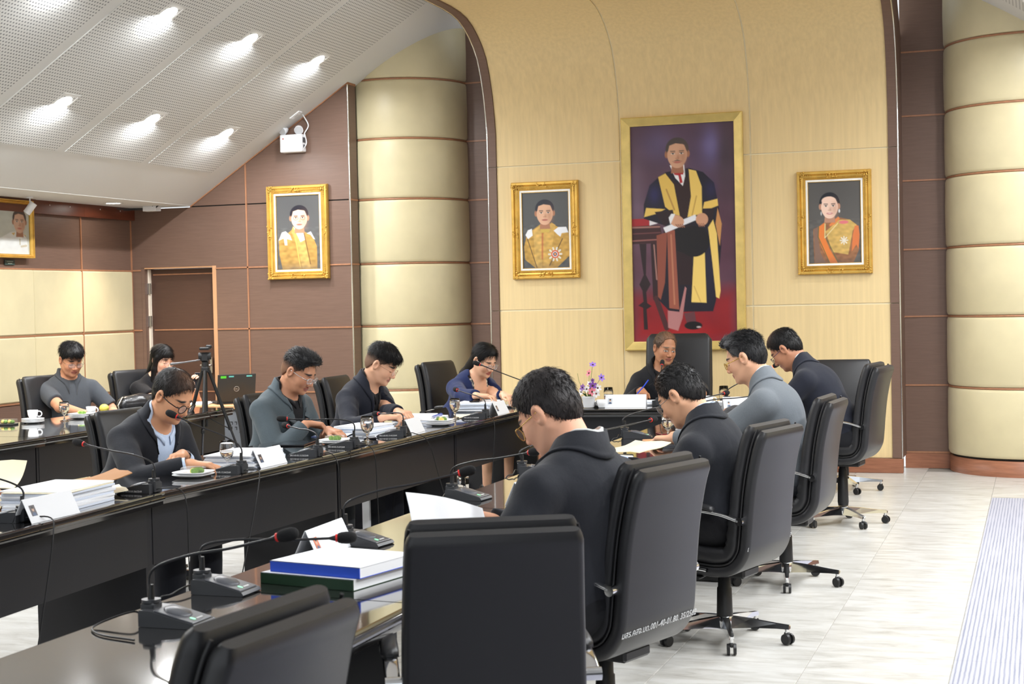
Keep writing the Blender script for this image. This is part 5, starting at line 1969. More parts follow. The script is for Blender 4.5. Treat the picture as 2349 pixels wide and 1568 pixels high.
# --- middle portrait: young man in a gold robe with a star badge
cv = Canvas(250, 270, 970, 1385, 110, (84, 86, 88))
cv.poly([(275, 1060), (320, 900), (410, 820), (530, 740), (690, 730), (800, 790), (950, 880), (970, 1200), (760, 1385), (460, 1385), (290, 1250)], (190, 150, 72))
cv.poly([(420, 830), (520, 760), (560, 900), (545, 1385), (440, 1330)], (206, 168, 92)); cv.poly([(700, 720), (760, 760), (640, 1385), (560, 1385), (560, 900)], (204, 164, 86))
cv.mottle(.28, .05, (cv.Y > 740) * 1.0)
cv.poly([(525, 770), (600, 800), (690, 740), (660, 860), (540, 860)], (206, 176, 84))
cv.line((330, 950), (470, 1380), 12, (96, 72, 44)); cv.line((860, 960), (660, 1340), 14, (96, 72, 44))
cv.poly([(300, 890), (340, 820), (400, 800), (410, 900), (340, 950)], (232, 236, 242)); cv.poly([(730, 840), (800, 790), (920, 790), (950, 870), (850, 880), (830, 930), (790, 900)], (232, 236, 244))
cv.line((560, 880), (550, 1240), 26, (186, 92, 60), .7)
for a in range(10):
    cv.line((745, 1180), (745 + 95 * math.cos(a * PI / 5), 1180 + 95 * math.sin(a * PI / 5)), 26, (226, 220, 206))
cv.ell(745, 1180, 60, 60, (214, 96, 60)); cv.ell(745, 1180, 40, 40, (236, 230, 222)); cv.ell(745, 1180, 30, 30, (60, 60, 120)); cv.ell(745, 1180, 16, 18, (226, 160, 90))
cv.blob(610, 1460, 480, 110, (84, 86, 88), .8)
face(cv, 600, 575, 175, (226, 180, 150), (36, 38, 52))
portrait('framed_portrait', (-4.43, 14.024, 2.262), 0, .665, .920, .080, cv, 'gold framed portrait of a young man in a gold robe left of the tall portrait')
# --- right portrait: lady with an orange sash
cv = Canvas(243, 180, 1030, 1365, 110, (96, 94, 92))
cv.blob(640, 300, 500, 420, (78, 76, 76), .6)
cv.poly([(320, 860), (410, 820), (520, 740), (700, 700), (860, 740), (970, 820), (1000, 1000), (985, 1180), (900, 1365), (330, 1365), (320, 1100)], (150, 104, 72))
cv.poly([(500, 900), (700, 740), (860, 740), (960, 820), (900, 900), (830, 1240), (600, 1200), (560, 1080)], (202, 168, 96))
cv.mottle(.25, .05, (cv.Y > 730) * 1.0)
cv.poly([(330, 860), (400, 830), (390, 1000), (420, 1200), (500, 1365), (340, 1365)], (134, 106, 92))
cv.poly([(930, 830), (985, 830), (1000, 960), (980, 1160), (950, 1100), (880, 1200), (900, 960)], (216, 122, 70))
cv.poly([(560, 800), (690, 690), (715, 720), (640, 800), (560, 830)], (226, 136, 76))
cv.poly([(400, 830), (490, 770), (480, 960), (560, 1160), (680, 1365), (560, 1365), (440, 1130), (390, 980)], (228, 130, 62))
cv.line((400, 830), (392, 980), 12, (92, 104, 66)); cv.line((392, 980), (560, 1365), 12, (92, 104, 66)); cv.line((490, 960), (690, 1365), 10, (92, 104, 66))
cv.ell(770, 775, 70, 24, (220, 120, 128))
for a in range(8):
    cv.line((770, 1035), (770 + 55 * math.cos(a * PI / 4), 1035 + 55 * math.sin(a * PI / 4)), 16, (232, 226, 212))
cv.line((495, 790), (490, 990), 14, (224, 214, 150)); cv.line((490, 990), (680, 790), 10, (230, 218, 170))
cv.blob(640, 1440, 520, 120, (86, 84, 82), .85)
face(cv, 565, 535, 178, (240, 206, 188), (30, 32, 40), female=True)
cv.ell(707, 610, 12, 26, (226, 228, 230)); cv.ell(440, 640, 8, 26, (210, 212, 214))
portrait('framed_portrait', (-1.725, 14.024, 2.236), 0, .655, .920, .076, cv, 'gold framed portrait of a lady with an orange sash right of the tall portrait')
# --- tall portrait: standing scholar in a navy and yellow gown
cv = Canvas(118, 100, 795, 1478, 165, (88, 62, 78))
for x, y, rx, ry, c, a in ((300, 220, 120, 120, (92, 82, 120), .7), (640, 250, 60, 110, (132, 126, 190), .8), (560, 300, 160, 200, (84, 70, 100), .6), (150, 600, 60, 300, (110, 92, 112), .6), (740, 300, 60, 300, (66, 54, 64), .8), (720, 900, 120, 300, (82, 44, 60), .7), (160, 1000, 120, 200, (96, 60, 74), .7)):
    cv.blob(x, y, rx, ry, c, a)
cv.poly([(118, 1180), (795, 1150), (795, 1478), (118, 1478)], (132, 26, 32), 1, 30)
cv.blob(420, 1450, 260, 80, (170, 34, 36), .7); cv.mottle(.16, .022)
cv.poly([(165, 850), (212, 850), (205, 1050), (235, 1110), (205, 1160), (210, 1230), (240, 1250), (205, 1270), (212, 1400), (185, 1400), (182, 1260), (150, 1245), (185, 1220), (180, 1150), (160, 1110), (190, 1050)], (38, 22, 26))
cv.line((260, 860), (270, 1200), 40, (46, 26, 30)); cv.line((270, 1200), (335, 1390), 34, (70, 36, 38)); cv.line((262, 860), (276, 1080), 8, (190, 140, 130), .7)
cv.poly([(118, 735), (305, 735), (315, 800), (300, 850), (118, 850)], (58, 30, 32)); cv.line((118, 745), (300, 745), 10, (180, 130, 120), .7); cv.line((118, 830), (300, 826), 8, (170, 110, 104), .7); cv.line((118, 785), (305, 782), 6, (120, 70, 72), .8)
cv.poly([(118, 690), (235, 690), (235, 735), (118, 738)], (158, 36, 42)); cv.poly([(235, 695), (300, 690), (300, 720), (235, 735)], (226, 224, 230))
cv.poly([(350, 400), (300, 430), (240, 480), (200, 600), (198, 690), (340, 740), (290, 900), (285, 1210), (360, 1290), (640, 1290), (660, 1220), (700, 880), (690, 640), (660, 480), (590, 410), (500, 380)], (26, 22, 36))
cv.blob(270, 540, 40, 60, (48, 44, 96), .7); cv.blob(640, 520, 40, 60, (44, 40, 84), .6); cv.blob(620, 1000, 30, 200, (34, 32, 60), .7)
cv.poly([(280, 800), (350, 780), (330, 1100), (300, 1210), (282, 1190)], (138, 74, 58)); cv.poly([(350, 770), (400, 770), (420, 1275), (355, 1265)], (150, 84, 66)); cv.line((375, 800), (390, 1240), 10, (196, 136, 104), .6)
cv.poly([(345, 400), (420, 480), (480, 440), (520, 400), (510, 700), (430, 720), (380, 600)], (46, 26, 26)); cv.poly([(400, 740), (510, 740), (510, 1120), (420, 1120)], (40, 22, 26))
cv.poly([(298, 430), (345, 408), (400, 480), (435, 680), (400, 670), (340, 620)], (222, 186, 92)); cv.poly([(498, 388), (545, 400), (580, 500), (580, 670), (540, 680), (485, 690), (510, 560)], (232, 198, 104)); cv.line((350, 510), (400, 640), 10, (160, 112, 60), .7); cv.line((545, 560), (515, 680), 8, (170, 126, 60), .7)
cv.poly([(200, 680), (215, 622), (340, 634), (290, 660)], (226, 190, 96)); cv.poly([(585, 640), (595, 600), (680, 582), (684, 625), (640, 640)], (230, 194, 98))
cv.poly([(270, 650), (390, 640), (400, 700), (330, 740)], (40, 22, 26)); cv.poly([(580, 650), (660, 640), (640, 740), (590, 730)], (40, 22, 26))
cv.poly([(680, 640), (705, 740), (690, 880), (665, 740)], (196, 140, 84)); cv.poly([(617, 760), (650, 712), (672, 800), (690, 1160), (680, 1210), (660, 1200), (640, 980)], (234, 202, 110))
cv.poly([(520, 940), (592, 900), (598, 1235), (500, 1230)], (236, 204, 112)); cv.line((520, 1130), (560, 1228), 8, (190, 150, 80), .6)
cv.poly([(375, 358), (470, 358), (474, 430), (458, 492), (410, 440)], (232, 232, 236)); cv.poly([(398, 402), (466, 394), (462, 420), (446, 420), (458, 470), (440, 476), (430, 424), (404, 420)], (172, 34, 40))
cv.poly([(345, 1280), (420, 1290), (460, 1130), (470, 1140), (440, 1330), (410, 1410), (345, 1390)], (176, 120, 120)); cv.poly([(450, 1300), (520, 1290), (530, 1360), (470, 1370)], (96, 54, 60))
cv.ell(510, 1378, 58, 26, (22, 16, 18)); cv.ell(545, 1388, 14, 6, (180, 170, 170))
cv.ell(525, 845, 100, 98, (20, 15, 18)); cv.poly([(400, 760), (520, 750), (600, 770), (600, 900), (520, 940), (410, 900)], (22, 17, 20))
cv.poly([(325, 752), (535, 676), (548, 708), (340, 785)], (228, 230, 238))
cv.ell(415, 712, 48, 36, (206, 156, 126), 1, 20); cv.ell(578, 708, 40, 40, (202, 150, 120)); cv.poly([(362, 690), (380, 665), (405, 668), (372, 735)], (230, 232, 236))
for q in range(4):
    cv.line((408 + q * 14, 735), (424 + q * 13, 752), 7, (150, 102, 82)); cv.line((552 + q * 12, 735), (560 + q * 11, 752), 6, (148, 100, 80))
face(cv, 425, 285, 92, (206, 160, 132), (70, 62, 60), moustache=True)
portrait('tall_framed_portrait', (-3.10, 14.024, 2.190), 0, 1.135, 2.16, .082, cv, 'tall gold framed painting of a standing scholar in a navy and yellow gown', ornate=False, material=M_GOLD2, liner=False, prof=BP)
# --- portrait at the left edge on the side wall
cv = Canvas(-300, 150, 215, 660, 80, (182, 186, 178))
cv.poly([(-250, 660), (-230, 520), (-40, 440), (40, 430), (130, 440), (180, 500), (200, 660)], (206, 208, 206)); cv.mottle(.06, .05)
cv.line((80, 460), (82, 560), 12, (170, 160, 130)); cv.line((100, 580), (170, 570), 20, (176, 160, 120), .7); cv.poly([(-30, 450), (20, 440), (0, 470)], (196, 160, 80)); cv.poly([(130, 450), (170, 470), (160, 480)], (196, 160, 80))
cv.poly([(45, 440), (80, 470), (120, 435), (110, 500), (60, 500)], (226, 228, 226))
face(cv, 82, 330, 115, (196, 160, 138), (60, 52, 50))
portrait('framed_portrait', (-8.645, 11.57, 2.335), math.radians(90), .60, .52, .036, cv, 'gold framed portrait of a man in a white uniform at the left edge', material=M_GOLD, ornate=False, liner=False)
p = empty('name_plaque', (-8.68, 11.596, 2.037), math.radians(90))
tag(p, 'small dark green name plaque under the left edge portrait', 'plaque')
MB().box((0, -.004, 0), (.14, .008, .048), 0, .002).build('plate', mat('green_plaque', srgb(52, 70, 66), .35), p)
for dz, w in ((.008, .09), (-.010, .06)):
    MB().box((0, -.0085, dz), (w, .001, .006)).build('gold_lettering', mat('plaque_letters', srgb(150, 160, 150), .4), p)

# --- emergency twin light with cord
e = empty('emergency_light', (-6.83, 13.592, 3.165))
tag(e, 'white twin head emergency light box on the brown gable wall', 'emergency light')
M_EW = mat('white_enamel', srgb(236, 238, 242), .35)
MB().box((0, -.05, 0), (.235, .10, .17), 0, .008).build('box', M_EW, e)
MB().box((.1185, -.05, .03), (.002, .05, .05)).box((.1185, -.05, -.03), (.002, .03, .03)).build('vent', mat('dark_vent', (.08, .08, .09), .5), e)
MB().box((-.08, -.1005, .045), (.012, .001, .012)).build('indicator', mat('red_mark', srgb(190, 60, 60), .4), e)
for x in (-.09, .07):
    b = MB().cyl((x, -.04, .085), (x, -.045, .115), .010, n=8)
    d = Vector((-.25 if x < 0 else .35, -.85, -.45)).normalized()
    c0 = Vector((x, -.055, .135))
    b.tube([c0 - d * .045, c0 - d * .04, c0 - d * .01, c0 + d * .03], [.012, .026, .038, .044], 16)
    lamp_o = b.build('lamp_head', M_EW, e)
    MB().cyl(c0 + d * .0302, c0 + d * .034, .040, n=16).build('lens', mat('frosted_lens', srgb(190, 192, 196), .3), lamp_o)
pts = spline([(.11, -.05, -.06), (.14, -.04, .0), (.12, -.03, .08), (.12, -.03, .10), (.155, -.02, .17), (.12, -.03, .25), (.115, -.10, .30), (.105, -.13, .33)], 5)
MB().tube([tuple(p) for p in pts], .006, 6).build('cord', M_EW, e)
MB().tube([(.105, -.13, .325), (.10, -.135, .365)], [.012, .018], 8).build('plug', M_EW, e)
o = empty('ceiling_socket', (-6.73, 13.42, slope_z(-6.73) - .012)); o.rotation_euler = (0, -ang, 0)
tag(o, 'white socket plate on the ceiling slope above the emergency light', 'socket')
MB().box((0, 0, 0), (.12, .075, .012), 0, .003).build('plate', M_EW, o)
MB().box((0, 0, -.007), (.05, .04, .004), 0, .001).build('insert', mat('socket_insert', (.6, .6, .6), .4), o)

# --- router with antennas under the soffit
r = empty('wifi_router', (-8.33, 13.40, 2.588))
tag(r, 'small white router with black antennas under the soffit', 'router')
MB().box((0, 0, 0), (.15, .10, .05), 0, .004).build('case', M_EW, r)
for a, b in (((-.075, .0, .004), (-.32, -.12, .006)), ((-.075, .03, .0), (-.30, -.04, -.004)), ((.06, -.04, .0), (.22, -.05, .11)), ((.03, -.04, .0), (.07, -.06, .10))):
    MB().tube([a, tuple(np.array(a) * .8 + np.array(b) * .2), b], [.006, .007, .005], 6).build('antenna', M_PLAST, r)
# --- spotlight at the left edge portrait
sp = empty('spotlight', (-8.46, 11.62, 2.612))
tag(sp, 'small white cylinder spotlight aimed at the left edge portrait', 'spotlight')
MB().cyl((0, 0, 0), (0, 0, -.012), .03, n=16).cyl((0, 0, -.01), (0, 0, -.06), .006, n=8).build('mount', M_EW, sp)
d = Vector((-.55, -.25, -.8)).normalized()
c0 = Vector((0, 0, -.10))
MB().cyl(c0 - d * .055, c0 + d * .055, .033, n=20).build('barrel', M_EW, sp)
# ================================================================== THINGS ON THE TABLES
TT = .7502
M_PAPER = mat('white_paper', srgb(244, 246, 250), .7)
M_PAPER2 = mat('bluish_paper', srgb(224, 232, 246), .7)
M_CREAM = mat('cream_paper', srgb(240, 228, 196), .7)
M_KRAFT = mat('kraft_envelope', srgb(170, 120, 74), .75)
M_MICB = mat('mic_grey_plastic', (.045, .047, .052), .32)
M_MICT = mat('mic_top_plastic', (.10, .105, .12), .28)
M_FOAM = mat('black_foam', (.012, .012, .013), .95, bump=(300, .6, (1, 1, 1), .003))
M_RED = mat('red_ring', srgb(226, 52, 48), .35)
M_REDON = mat('red_ring_lit', srgb(255, 70, 40), .35, emit=((1, .12, .04), 3.0))
M_NECK = mat('gooseneck_black', (.03, .03, .033), .3, .3)
M_GLASS = mat('clear_glass', (1, 1, 1), .01, trans=1.0, ior=1.45)
M_WATER = mat('water', (.98, .99, 1), .0, trans=1.0, ior=1.33)
M_PORC = mat('white_porcelain', srgb(246, 247, 249), .18)
M_GREENFOOD = mat('leaf_green_food', srgb(104, 140, 52), .6, var=(60, .4))
M_YELFOOD = mat('yellow_food', srgb(228, 206, 110), .6, var=(60, .3))
M_CLEARBOX = mat('clear_plastic', (1, 1, 1), .05, trans=.9, ior=1.1, alpha=.35)
M_ACRYL = mat('acrylic', srgb(214, 220, 240), .08, trans=.5, ior=1.3, alpha=.7)
M_MICTXT = mat('mic_label_print', (.85, .85, .85), .5)
M_GREENLED = mat('green_button', srgb(120, 220, 150), .3, emit=((.3, 1, .5), .8))
M_PHONE = mat('phone_black', (.015, .015, .018), .12)

def mic(x, y, rz, tip, label, group, text=None, lit=False, top=None, cable=None, arch=.12, sc=1.0, z=TT):
    r = empty('table_microphone', (x, y, z), rz)
    tag(r, label, 'microphone', group)
    # wedge, local +x towards the speaker
    L0, L1, W = -.055 * sc, .115 * sc, .055 * sc
    m = MB()
    prof = [(L0, .0), (L1, .0), (L1 + .004, .004), (L1 - .002, .013), (-.015 * sc, .044 * sc), (L0 + .004, .046 * sc), (L0, .042 * sc)]
    for a, b, ins in ((-W, W, 0),):
        n = len(prof)
        outer = [(p[0], -W + .004, p[1]) for p in prof]
        m.add([(p[0], -W, p[1] * .96 + .0005) for p in prof] + [(p[0], W, p[1] * .96 + .0005) for p in prof],
              [tuple(range(n - 1, -1, -1))[::-1], tuple(range(n, 2 * n))[::-1]] + [(i, n + i, n + (i + 1) % n, (i + 1) % n) for i in range(n)])
    m.build('base', M_MICB, r)
    # top plate following the slope and oval speaker dome
    sl_ = (.044 * sc - .013) / (L1 - .002 + .015 * sc)
    t = MB()
    a = math.atan(sl_)
    cx = .048 * sc
    cz = .044 * sc - sl_ * (cx + .015 * sc)
    Mx = Matrix.Translation((cx, 0, cz + .001)) @ Matrix.Rotation(a, 4, 'Y')
    t.box((0, 0, 0), (.122 * sc, .100 * sc, .004), 0, .0015, Mx)
    tp = t.build('top_plate', M_MICT, r)
    t = MB()
    rows = []
    for i in range(6):
        u = i / 5
        rr = math.sqrt(max(1 - u * u, 0)) if i < 5 else .0
        rows.append([tuple(Mx @ Vector((-.014 * sc + .040 * sc * rr * math.cos(q), .036 * sc * rr * math.sin(q), .002 + .009 * u))) for q in [2 * PI * k / 20 for k in range(21)]])
    t.grid(rows)
    t.build('speaker_dome', M_MICT, tp)
    t = MB()
    ring_ = [tuple(Mx @ Vector((.042 * sc + .009 * math.cos(q), -.018 + .006 * math.sin(q), .0032))) for q in [2 * PI * k / 14 for k in range(14)]]
    t.add(ring_, [tuple(range(14))])
    t.build('talk_button', M_GREENLED, tp)
    t = MB()
    for k in range(5):
        t.box((.046 * sc, -.002 + .0062 * k, .0026), (.006, .0042, .0006), 0, 0, Mx)
    t.build('brand_print', M_MICTXT, tp)
    # socket block and jack
    MB().box((-.048 * sc, 0, .030), (.042, .050, .058), 0, .005).cyl((-.048 * sc, 0, .058), (-.048 * sc, 0, .066), .026, n=18).build('neck_socket', M_MICB, r)
    # gooseneck
    inv = Matrix.Rotation(-rz, 3, 'Z')
    tl_ = inv @ (Vector(tip) - Vector((x, y, z)))
    p0 = Vector((-.048 * sc, 0, .060))
    span = tl_ - p0
    p1 = p0 + Vector((.004, 0, .075 * arch / .12))
    p2 = p0 + span * .30 + Vector((0, 0, arch * .55))
    p3 = p0 + span * .65 + Vector((0, 0, arch * .25))
    pts = [Vector(q) for q in spline([tuple(p0), tuple(p1), tuple(p2), tuple(p3), tuple(tl_)], 7)]
    n = len(pts)
    MB().tube([tuple(p0), tuple(p0 + Vector((.0015, 0, .045)))], [.0095, .0065], 12).build('neck_grip', M_PLAST, r)
    gn = MB().tube([tuple(p) for p in pts], .0040, 8).build('gooseneck', M_NECK, r)
    d = (pts[-1] - pts[-3]).normalized()
    e = pts[-1]
    hd = MB()
    MB().tube([tuple(e - d * .004), tuple(e + d * .014)], [.0045, .0095], 12).build('capsule_collar', M_NECK, gn)
    MB().tube([tuple(e + d * .014), tuple(e + d * .020)], [.0120, .0120], 14).build('ring_light', M_REDON if lit else M_RED, gn)
    q = e + d * .020
    MB().tube([tuple(q + d * s_ * .058) for s_ in (0, .05, .2, .45, .7, .88, .97, 1.0)], [.012, .0145, .0172, .0185, .0178, .0140, .0080, .002], 14).build('foam_windscreen', M_FOAM, gn)
    if text:
        me = text_mesh(text, .0125, .0002, 'LEFT')
        me.materials.clear(); me.materials.append(M_MICTXT)
        o = bpy.data.objects.new('label_print', me)
        COL.objects.link(o); o.parent = r
        # printed on the side that faces the camera (local -y or +y)
        wx = math.cos(rz)
        if wx < 0:   # left row: local +y faces the camera
            o.matrix_local = Matrix.Translation((.098 * sc, W + .0006, .006)) @ Matrix.Rotation(PI, 4, 'Z') @ Matrix.Rotation(PI / 2, 4, 'X')
        else:
            o.matrix_local = Matrix.Translation((-.02, -W - .0006, .006)) @ Matrix.Rotation(PI / 2, 4, 'X')
    if cable:
        pts = [tuple(inv @ (Vector(c) - Vector((x, y, z)))) for c in cable]
        st = [(-.068 * sc, .012, .016), (-.085 * sc, .012, .020)]
        MB().tube([tuple(p) for p in spline(st + pts, 6)], .0030, 6).build('cable', M_PLAST, r)
    return r
gl = 'microphones of the left row'
gr = 'microphones of the right row'
def drop_l(x, y, dy=.0, zb=.05):   # cable over the front edge of the left row
    return [(-3.79, y + .03, TT + .014), (-3.745, y + .03 + dy * .2, TT - .05), (-3.74, y + .03 + dy * .5, .45), (-3.74, y + .03 + dy, zb)]
mic(-3.95, 5.25, PI, (-4.33, 5.18, 1.0), 'table microphone cut by the left edge beside the photo name plate', gl, cable=drop_l(0, 5.25, -.25))
mic(-3.93, 6.20, PI, (-4.24, 6.20, .968), 'table microphone in front of the brown envelope stack', gl, 'SRU-60-03.01.06/2549', cable=drop_l(0, 6.22, .0))
mic(-3.91, 6.99, PI, (-4.16, 6.90, 1.040), 'table microphone bending towards the man with round dark glasses', gl, 'SRU-60-05.13.54/2549', cable=drop_l(0, 7.0, -.4))
mic(-3.89, 7.83, PI, (-4.09, 7.98, .905), 'table microphone with the lowest arm before the man in the grey green suit', gl, 'SRU-60-05.13.55/2549', cable=drop_l(0, 7.85, .0), arch=.10)
mic(-3.89, 8.32, PI - .1, (-4.17, 8.14, .935), 'table microphone beside the snack plate before the man in the grey green suit', gl, 'SRU-60-05.13.67/2549', cable=drop_l(0, 8.35, .05), arch=.14)
mic(-3.90, 9.08, PI + .2, (-4.06, 9.20, .885), 'table microphone pointing at the hands of the man in the zip jacket', gl, 'SRU-60-05.13.42/2549', cable=drop_l(0, 9.1, .55), arch=.12)
mic(-3.86, 10.52, PI, (-4.14, 10.84, .935), 'table microphone before the paper stack of the woman in navy', gl, 'SRU-60-05.17.54/2549', cable=drop_l(0, 10.53, -.2), arch=.11)
mic(-3.62, 11.62, PI - .35, (-4.17, 11.45, 1.095), 'table microphone with a long straight arm crossing the chin of the woman in navy', gl, arch=.05)
def drop_r(y, dy=0.0):
    return [(-2.42, y - .10, TT + .012), (-2.445, y - .16, TT - .03), (-2.44, y - .2 + dy, .40), (-2.44, y - .2 + dy, .05)]
mic(-2.235, 3.615, .0, (-1.93, 3.645, .985), 'nearest table microphone with the large foam head in front', gr, cable=[(-2.34, 3.60, TT + .03), (-2.40, 3.52, TT + .006), (-2.33, 3.44, TT + .004), (-2.2, 3.40, TT + .004)], arch=.13)
mic(-2.335, 4.055, .0, (-2.02, 4.19, .900), 'second nearest table microphone, left of the blue book', gr, cable=drop_r(4.05), arch=.12)
mic(-2.30, 4.985, -.12, (-1.97, 5.10, .990), 'table microphone behind the blue and green books with a rising arm', gr, cable=drop_r(5.0), arch=.13)
mic(-2.37, 6.22, -.1, (-2.02, 6.06, .968), 'table microphone reaching to the mouth of the man in the black jacket', gr, cable=drop_r(6.2), arch=.11)
mic(-2.36, 7.16, .15, (-2.03, 8.22, .930), 'table microphone beside the white tent card with the arm to the wine glass', gr, cable=drop_r(7.15), arch=.10)
mic(-2.35, 9.10, .2, (-1.98, 10.02, .960), 'table microphone behind the paper envelope at the glass', gr, cable=drop_r(9.1), arch=.11)
mic(-2.15, 10.42, .1, (-1.90, 10.60, .905), 'table microphone beside the folded black jacket', gr, arch=.10)
mic(-2.30, 11.95, -.9, (-1.955, 11.85, 1.045), 'table microphone with a lit red ring before the man with the mask', 'microphones of the head table', lit=True, arch=.08)
mic(-2.83, 11.85, PI / 2, (-2.855, 12.02, 1.05), 'table microphone standing upright before the man with the grey tie', 'microphones of the head table', arch=.10)

def goblet(x, y, label, full=.6, z=TT, sc=1.0):
    r = empty('water_goblet', (x, y, z))
    tag(r, label, 'glass', 'stemmed water glasses')
    pr = [(.001, .002), (.034, .002), (.035, .005), (.012, .010), (.006, .018), (.006, .042), (.010, .050), (.026, .064), (.037, .085), (.040, .108), (.037, .135), (.034, .150)]
    inn = [(.0325, .150), (.0352, .134), (.0380, .108), (.0350, .086), (.024, .068), (.006, .058), (.0005, .057)]
    MB().lathe([(a * sc, b * sc) for a, b in pr + inn], 28).build('glass', M_GLASS, r)
    zt = .060 + .075 * full
    wp = [(.0005, .0575), (.006, .0585), (.0238, .0685), (.0347, .0865), (.0377, .108), (.0365, .118)]
    wp = [(a, b) for a, b in wp if b < zt]
    rad = np.interp(zt, [.0685, .0865, .108, .134], [.0238, .0347, .0377, .035])
    wp += [(rad, zt), (.0005, zt)]
    MB().lathe([(a * sc, b * sc) for a, b in wp], 24).build('water', M_WATER, r)
goblet(-4.04, 7.16, 'stemmed water glass in front of the white paper stack', .45)
goblet(-3.93, 8.70, 'stemmed water glass before the man in the grey green suit', .95, sc=1.06)
goblet(-4.03, 10.47, 'stemmed water glass beside the paper stack of the woman in navy', .9)
goblet(-7.10, 10.10, 'stemmed water glass on the back row table', .75)
goblet(-2.13, 9.10, 'stemmed water glass behind the green spectacle case', .9)
def tumbler(x, y, label, z=TT):
    r = empty('water_tumbler', (x, y, z))
    tag(r, label, 'glass', 'water tumblers on the head table')
    pr = [(.001, .002), (.026, .002), (.030, .02), (.037, .07), (.038, .10), (.034, .145)]
    inn = [(.0325, .145), (.0363, .10), (.0353, .07), (.0285, .022), (.0245, .008), (.0005, .008)]
    MB().lathe(pr + inn, 24).build('glass', M_GLASS, r)
    MB().lathe([(.0005, .0085), (.0243, .0085), (.0283, .0225), (.0350, .07), (.0358, .092), (.0005, .092)], 24).build('water', M_WATER, r)
tumbler(-3.255, 11.86, 'water glass on the head table beside the flower pot')
tumbler(-2.36, 12.02, 'water glass on the head table left of the lit microphone')

def stack(x, y, rz, w, d, layers, label, group='paper stacks on the tables', cat='papers', z=TT, jit=.010, name='paper_stack'):
    """layers: list of (thickness, material)"""
    r = empty(name, (x, y, z), rz)
    tag(r, label, cat, group)
    rr = random.Random(int(abs(x) * 1000 + abs(y) * 17))
    zz = 0
    for th, mt, nm in layers:
        o = MB().box((rr.uniform(-jit, jit), rr.uniform(-jit, jit), zz + th / 2), (w, d, th * .97), rr.uniform(-.04, .04), min(.0012, th * .2)).build(nm, mt, r)
        zz += th
    return r
S_ = lambda n, t=.008: [(t, M_PAPER if k % 3 else M_PAPER2, 'sheet_bundle') for k in range(n)]
st1 = stack(-4.06, 5.72, .06, .30, .42, S_(7, .011) + [(.004, M_CREAM, 'sheet_bundle'), (.006, M_PAPER, 'sheet_bundle')], 'thick white paper stack beside the photo name plate at the left edge')
# envelopes
def envelope(x, y, z, rz, w, d, material, label, curl=.03):
    r = empty('envelope', (x, y, z), rz)
    tag(r, label, 'envelope')
    rows = []
    for i in range(7):
        u = i / 6 - .5
        rows.append([(u * w, (j / 4 - .5) * d, curl * (u + .5) ** 2 + .004 * math.sin(j * 1.7 + i)) for j in range(5)])
    m = MB().grid(rows)
    m.grid([[(p[0], p[1], p[2] - .004) for p in rw][::-1] for rw in rows])
    ed = [rw[0] for rw in rows] + rows[-1][1:] + [rw[-1] for rw in rows[::-1]][1:] + rows[0][::-1][1:]
    m.grid([ed, [(p[0], p[1], p[2] - .004) for p in ed]])
    m.build('paper', material, r)
    return r
envelope(-4.10, 6.00, TT + .06, .9, .33, .24, M_KRAFT, 'open brown envelope lying across the paper stack', .05)
envelope(-4.16, 6.05, TT + .012, .75, .36, .24, M_CREAM, 'cream envelope under the brown envelope', .015)
envelope(-4.36, 5.65, TT + .088, 1.9, .20, .26, M_CREAM, 'cream folder standing up behind the paper stack', .10)
stack(-4.06, 7.40, .1, .27, .44, S_(8, .0085), 'tall white paper stack before the man with round dark glasses', jit=.012)
stack(-4.38, 9.18, .25, .22, .36, [(.004, mat('blue_booklet', srgb(110, 130, 190), .5), 'cover'), (.003, M_PAPER2, 'sheet_bundle')], 'thin blue booklet under the hands of the man in the grey green suit', name='booklet', cat='booklet')
stack(-4.26, 9.40, -.1, .26, .36, S_(6, .008), 'white paper stack between the two men in dark jackets', jit=.014)
stack(-4.13, 10.05, .1, .28, .42, S_(5, .009), 'paper stack under the open spiral notebook', jit=.01)
stack(-4.16, 11.30, .1, .27, .38, S_(8, .009), 'tall bluish paper stack before the woman in navy', jit=.016)
stack(-4.19, 9.72, .5, .16, .22, [(.003, M_PHONE, 'cover'), (.012, M_CREAM, 'pages'), (.003, M_PHONE, 'cover')], 'closed black notebook under the hands of the man in the zip jacket', name='notebook', cat='notebook')
# open spiral notebook
nb = empty('spiral_notebook', (-4.12, 10.06, TT + .046), .15)
tag(nb, 'open spiral notebook with blue binding on the paper stack', 'notebook')
MB().box((.0, 0, .004), (.22, .30, .008), 0, .001).build('pages', M_PAPER, nb)
MB().box((-.02, .0, .012), (.20, .29, .008), 0, .001).build('pages', M_PAPER, nb)
m = MB()
for k in range(15):
    m.tube([(.112, -.135 + .019 * k, .0), (.120, -.135 + .019 * k, .010), (.108, -.135 + .019 * k, .018), (.100, -.135 + .019 * k, .008)], .0016, 5)
m.build('spiral_binding', mat('blue_coil', srgb(80, 96, 180), .4), nb)
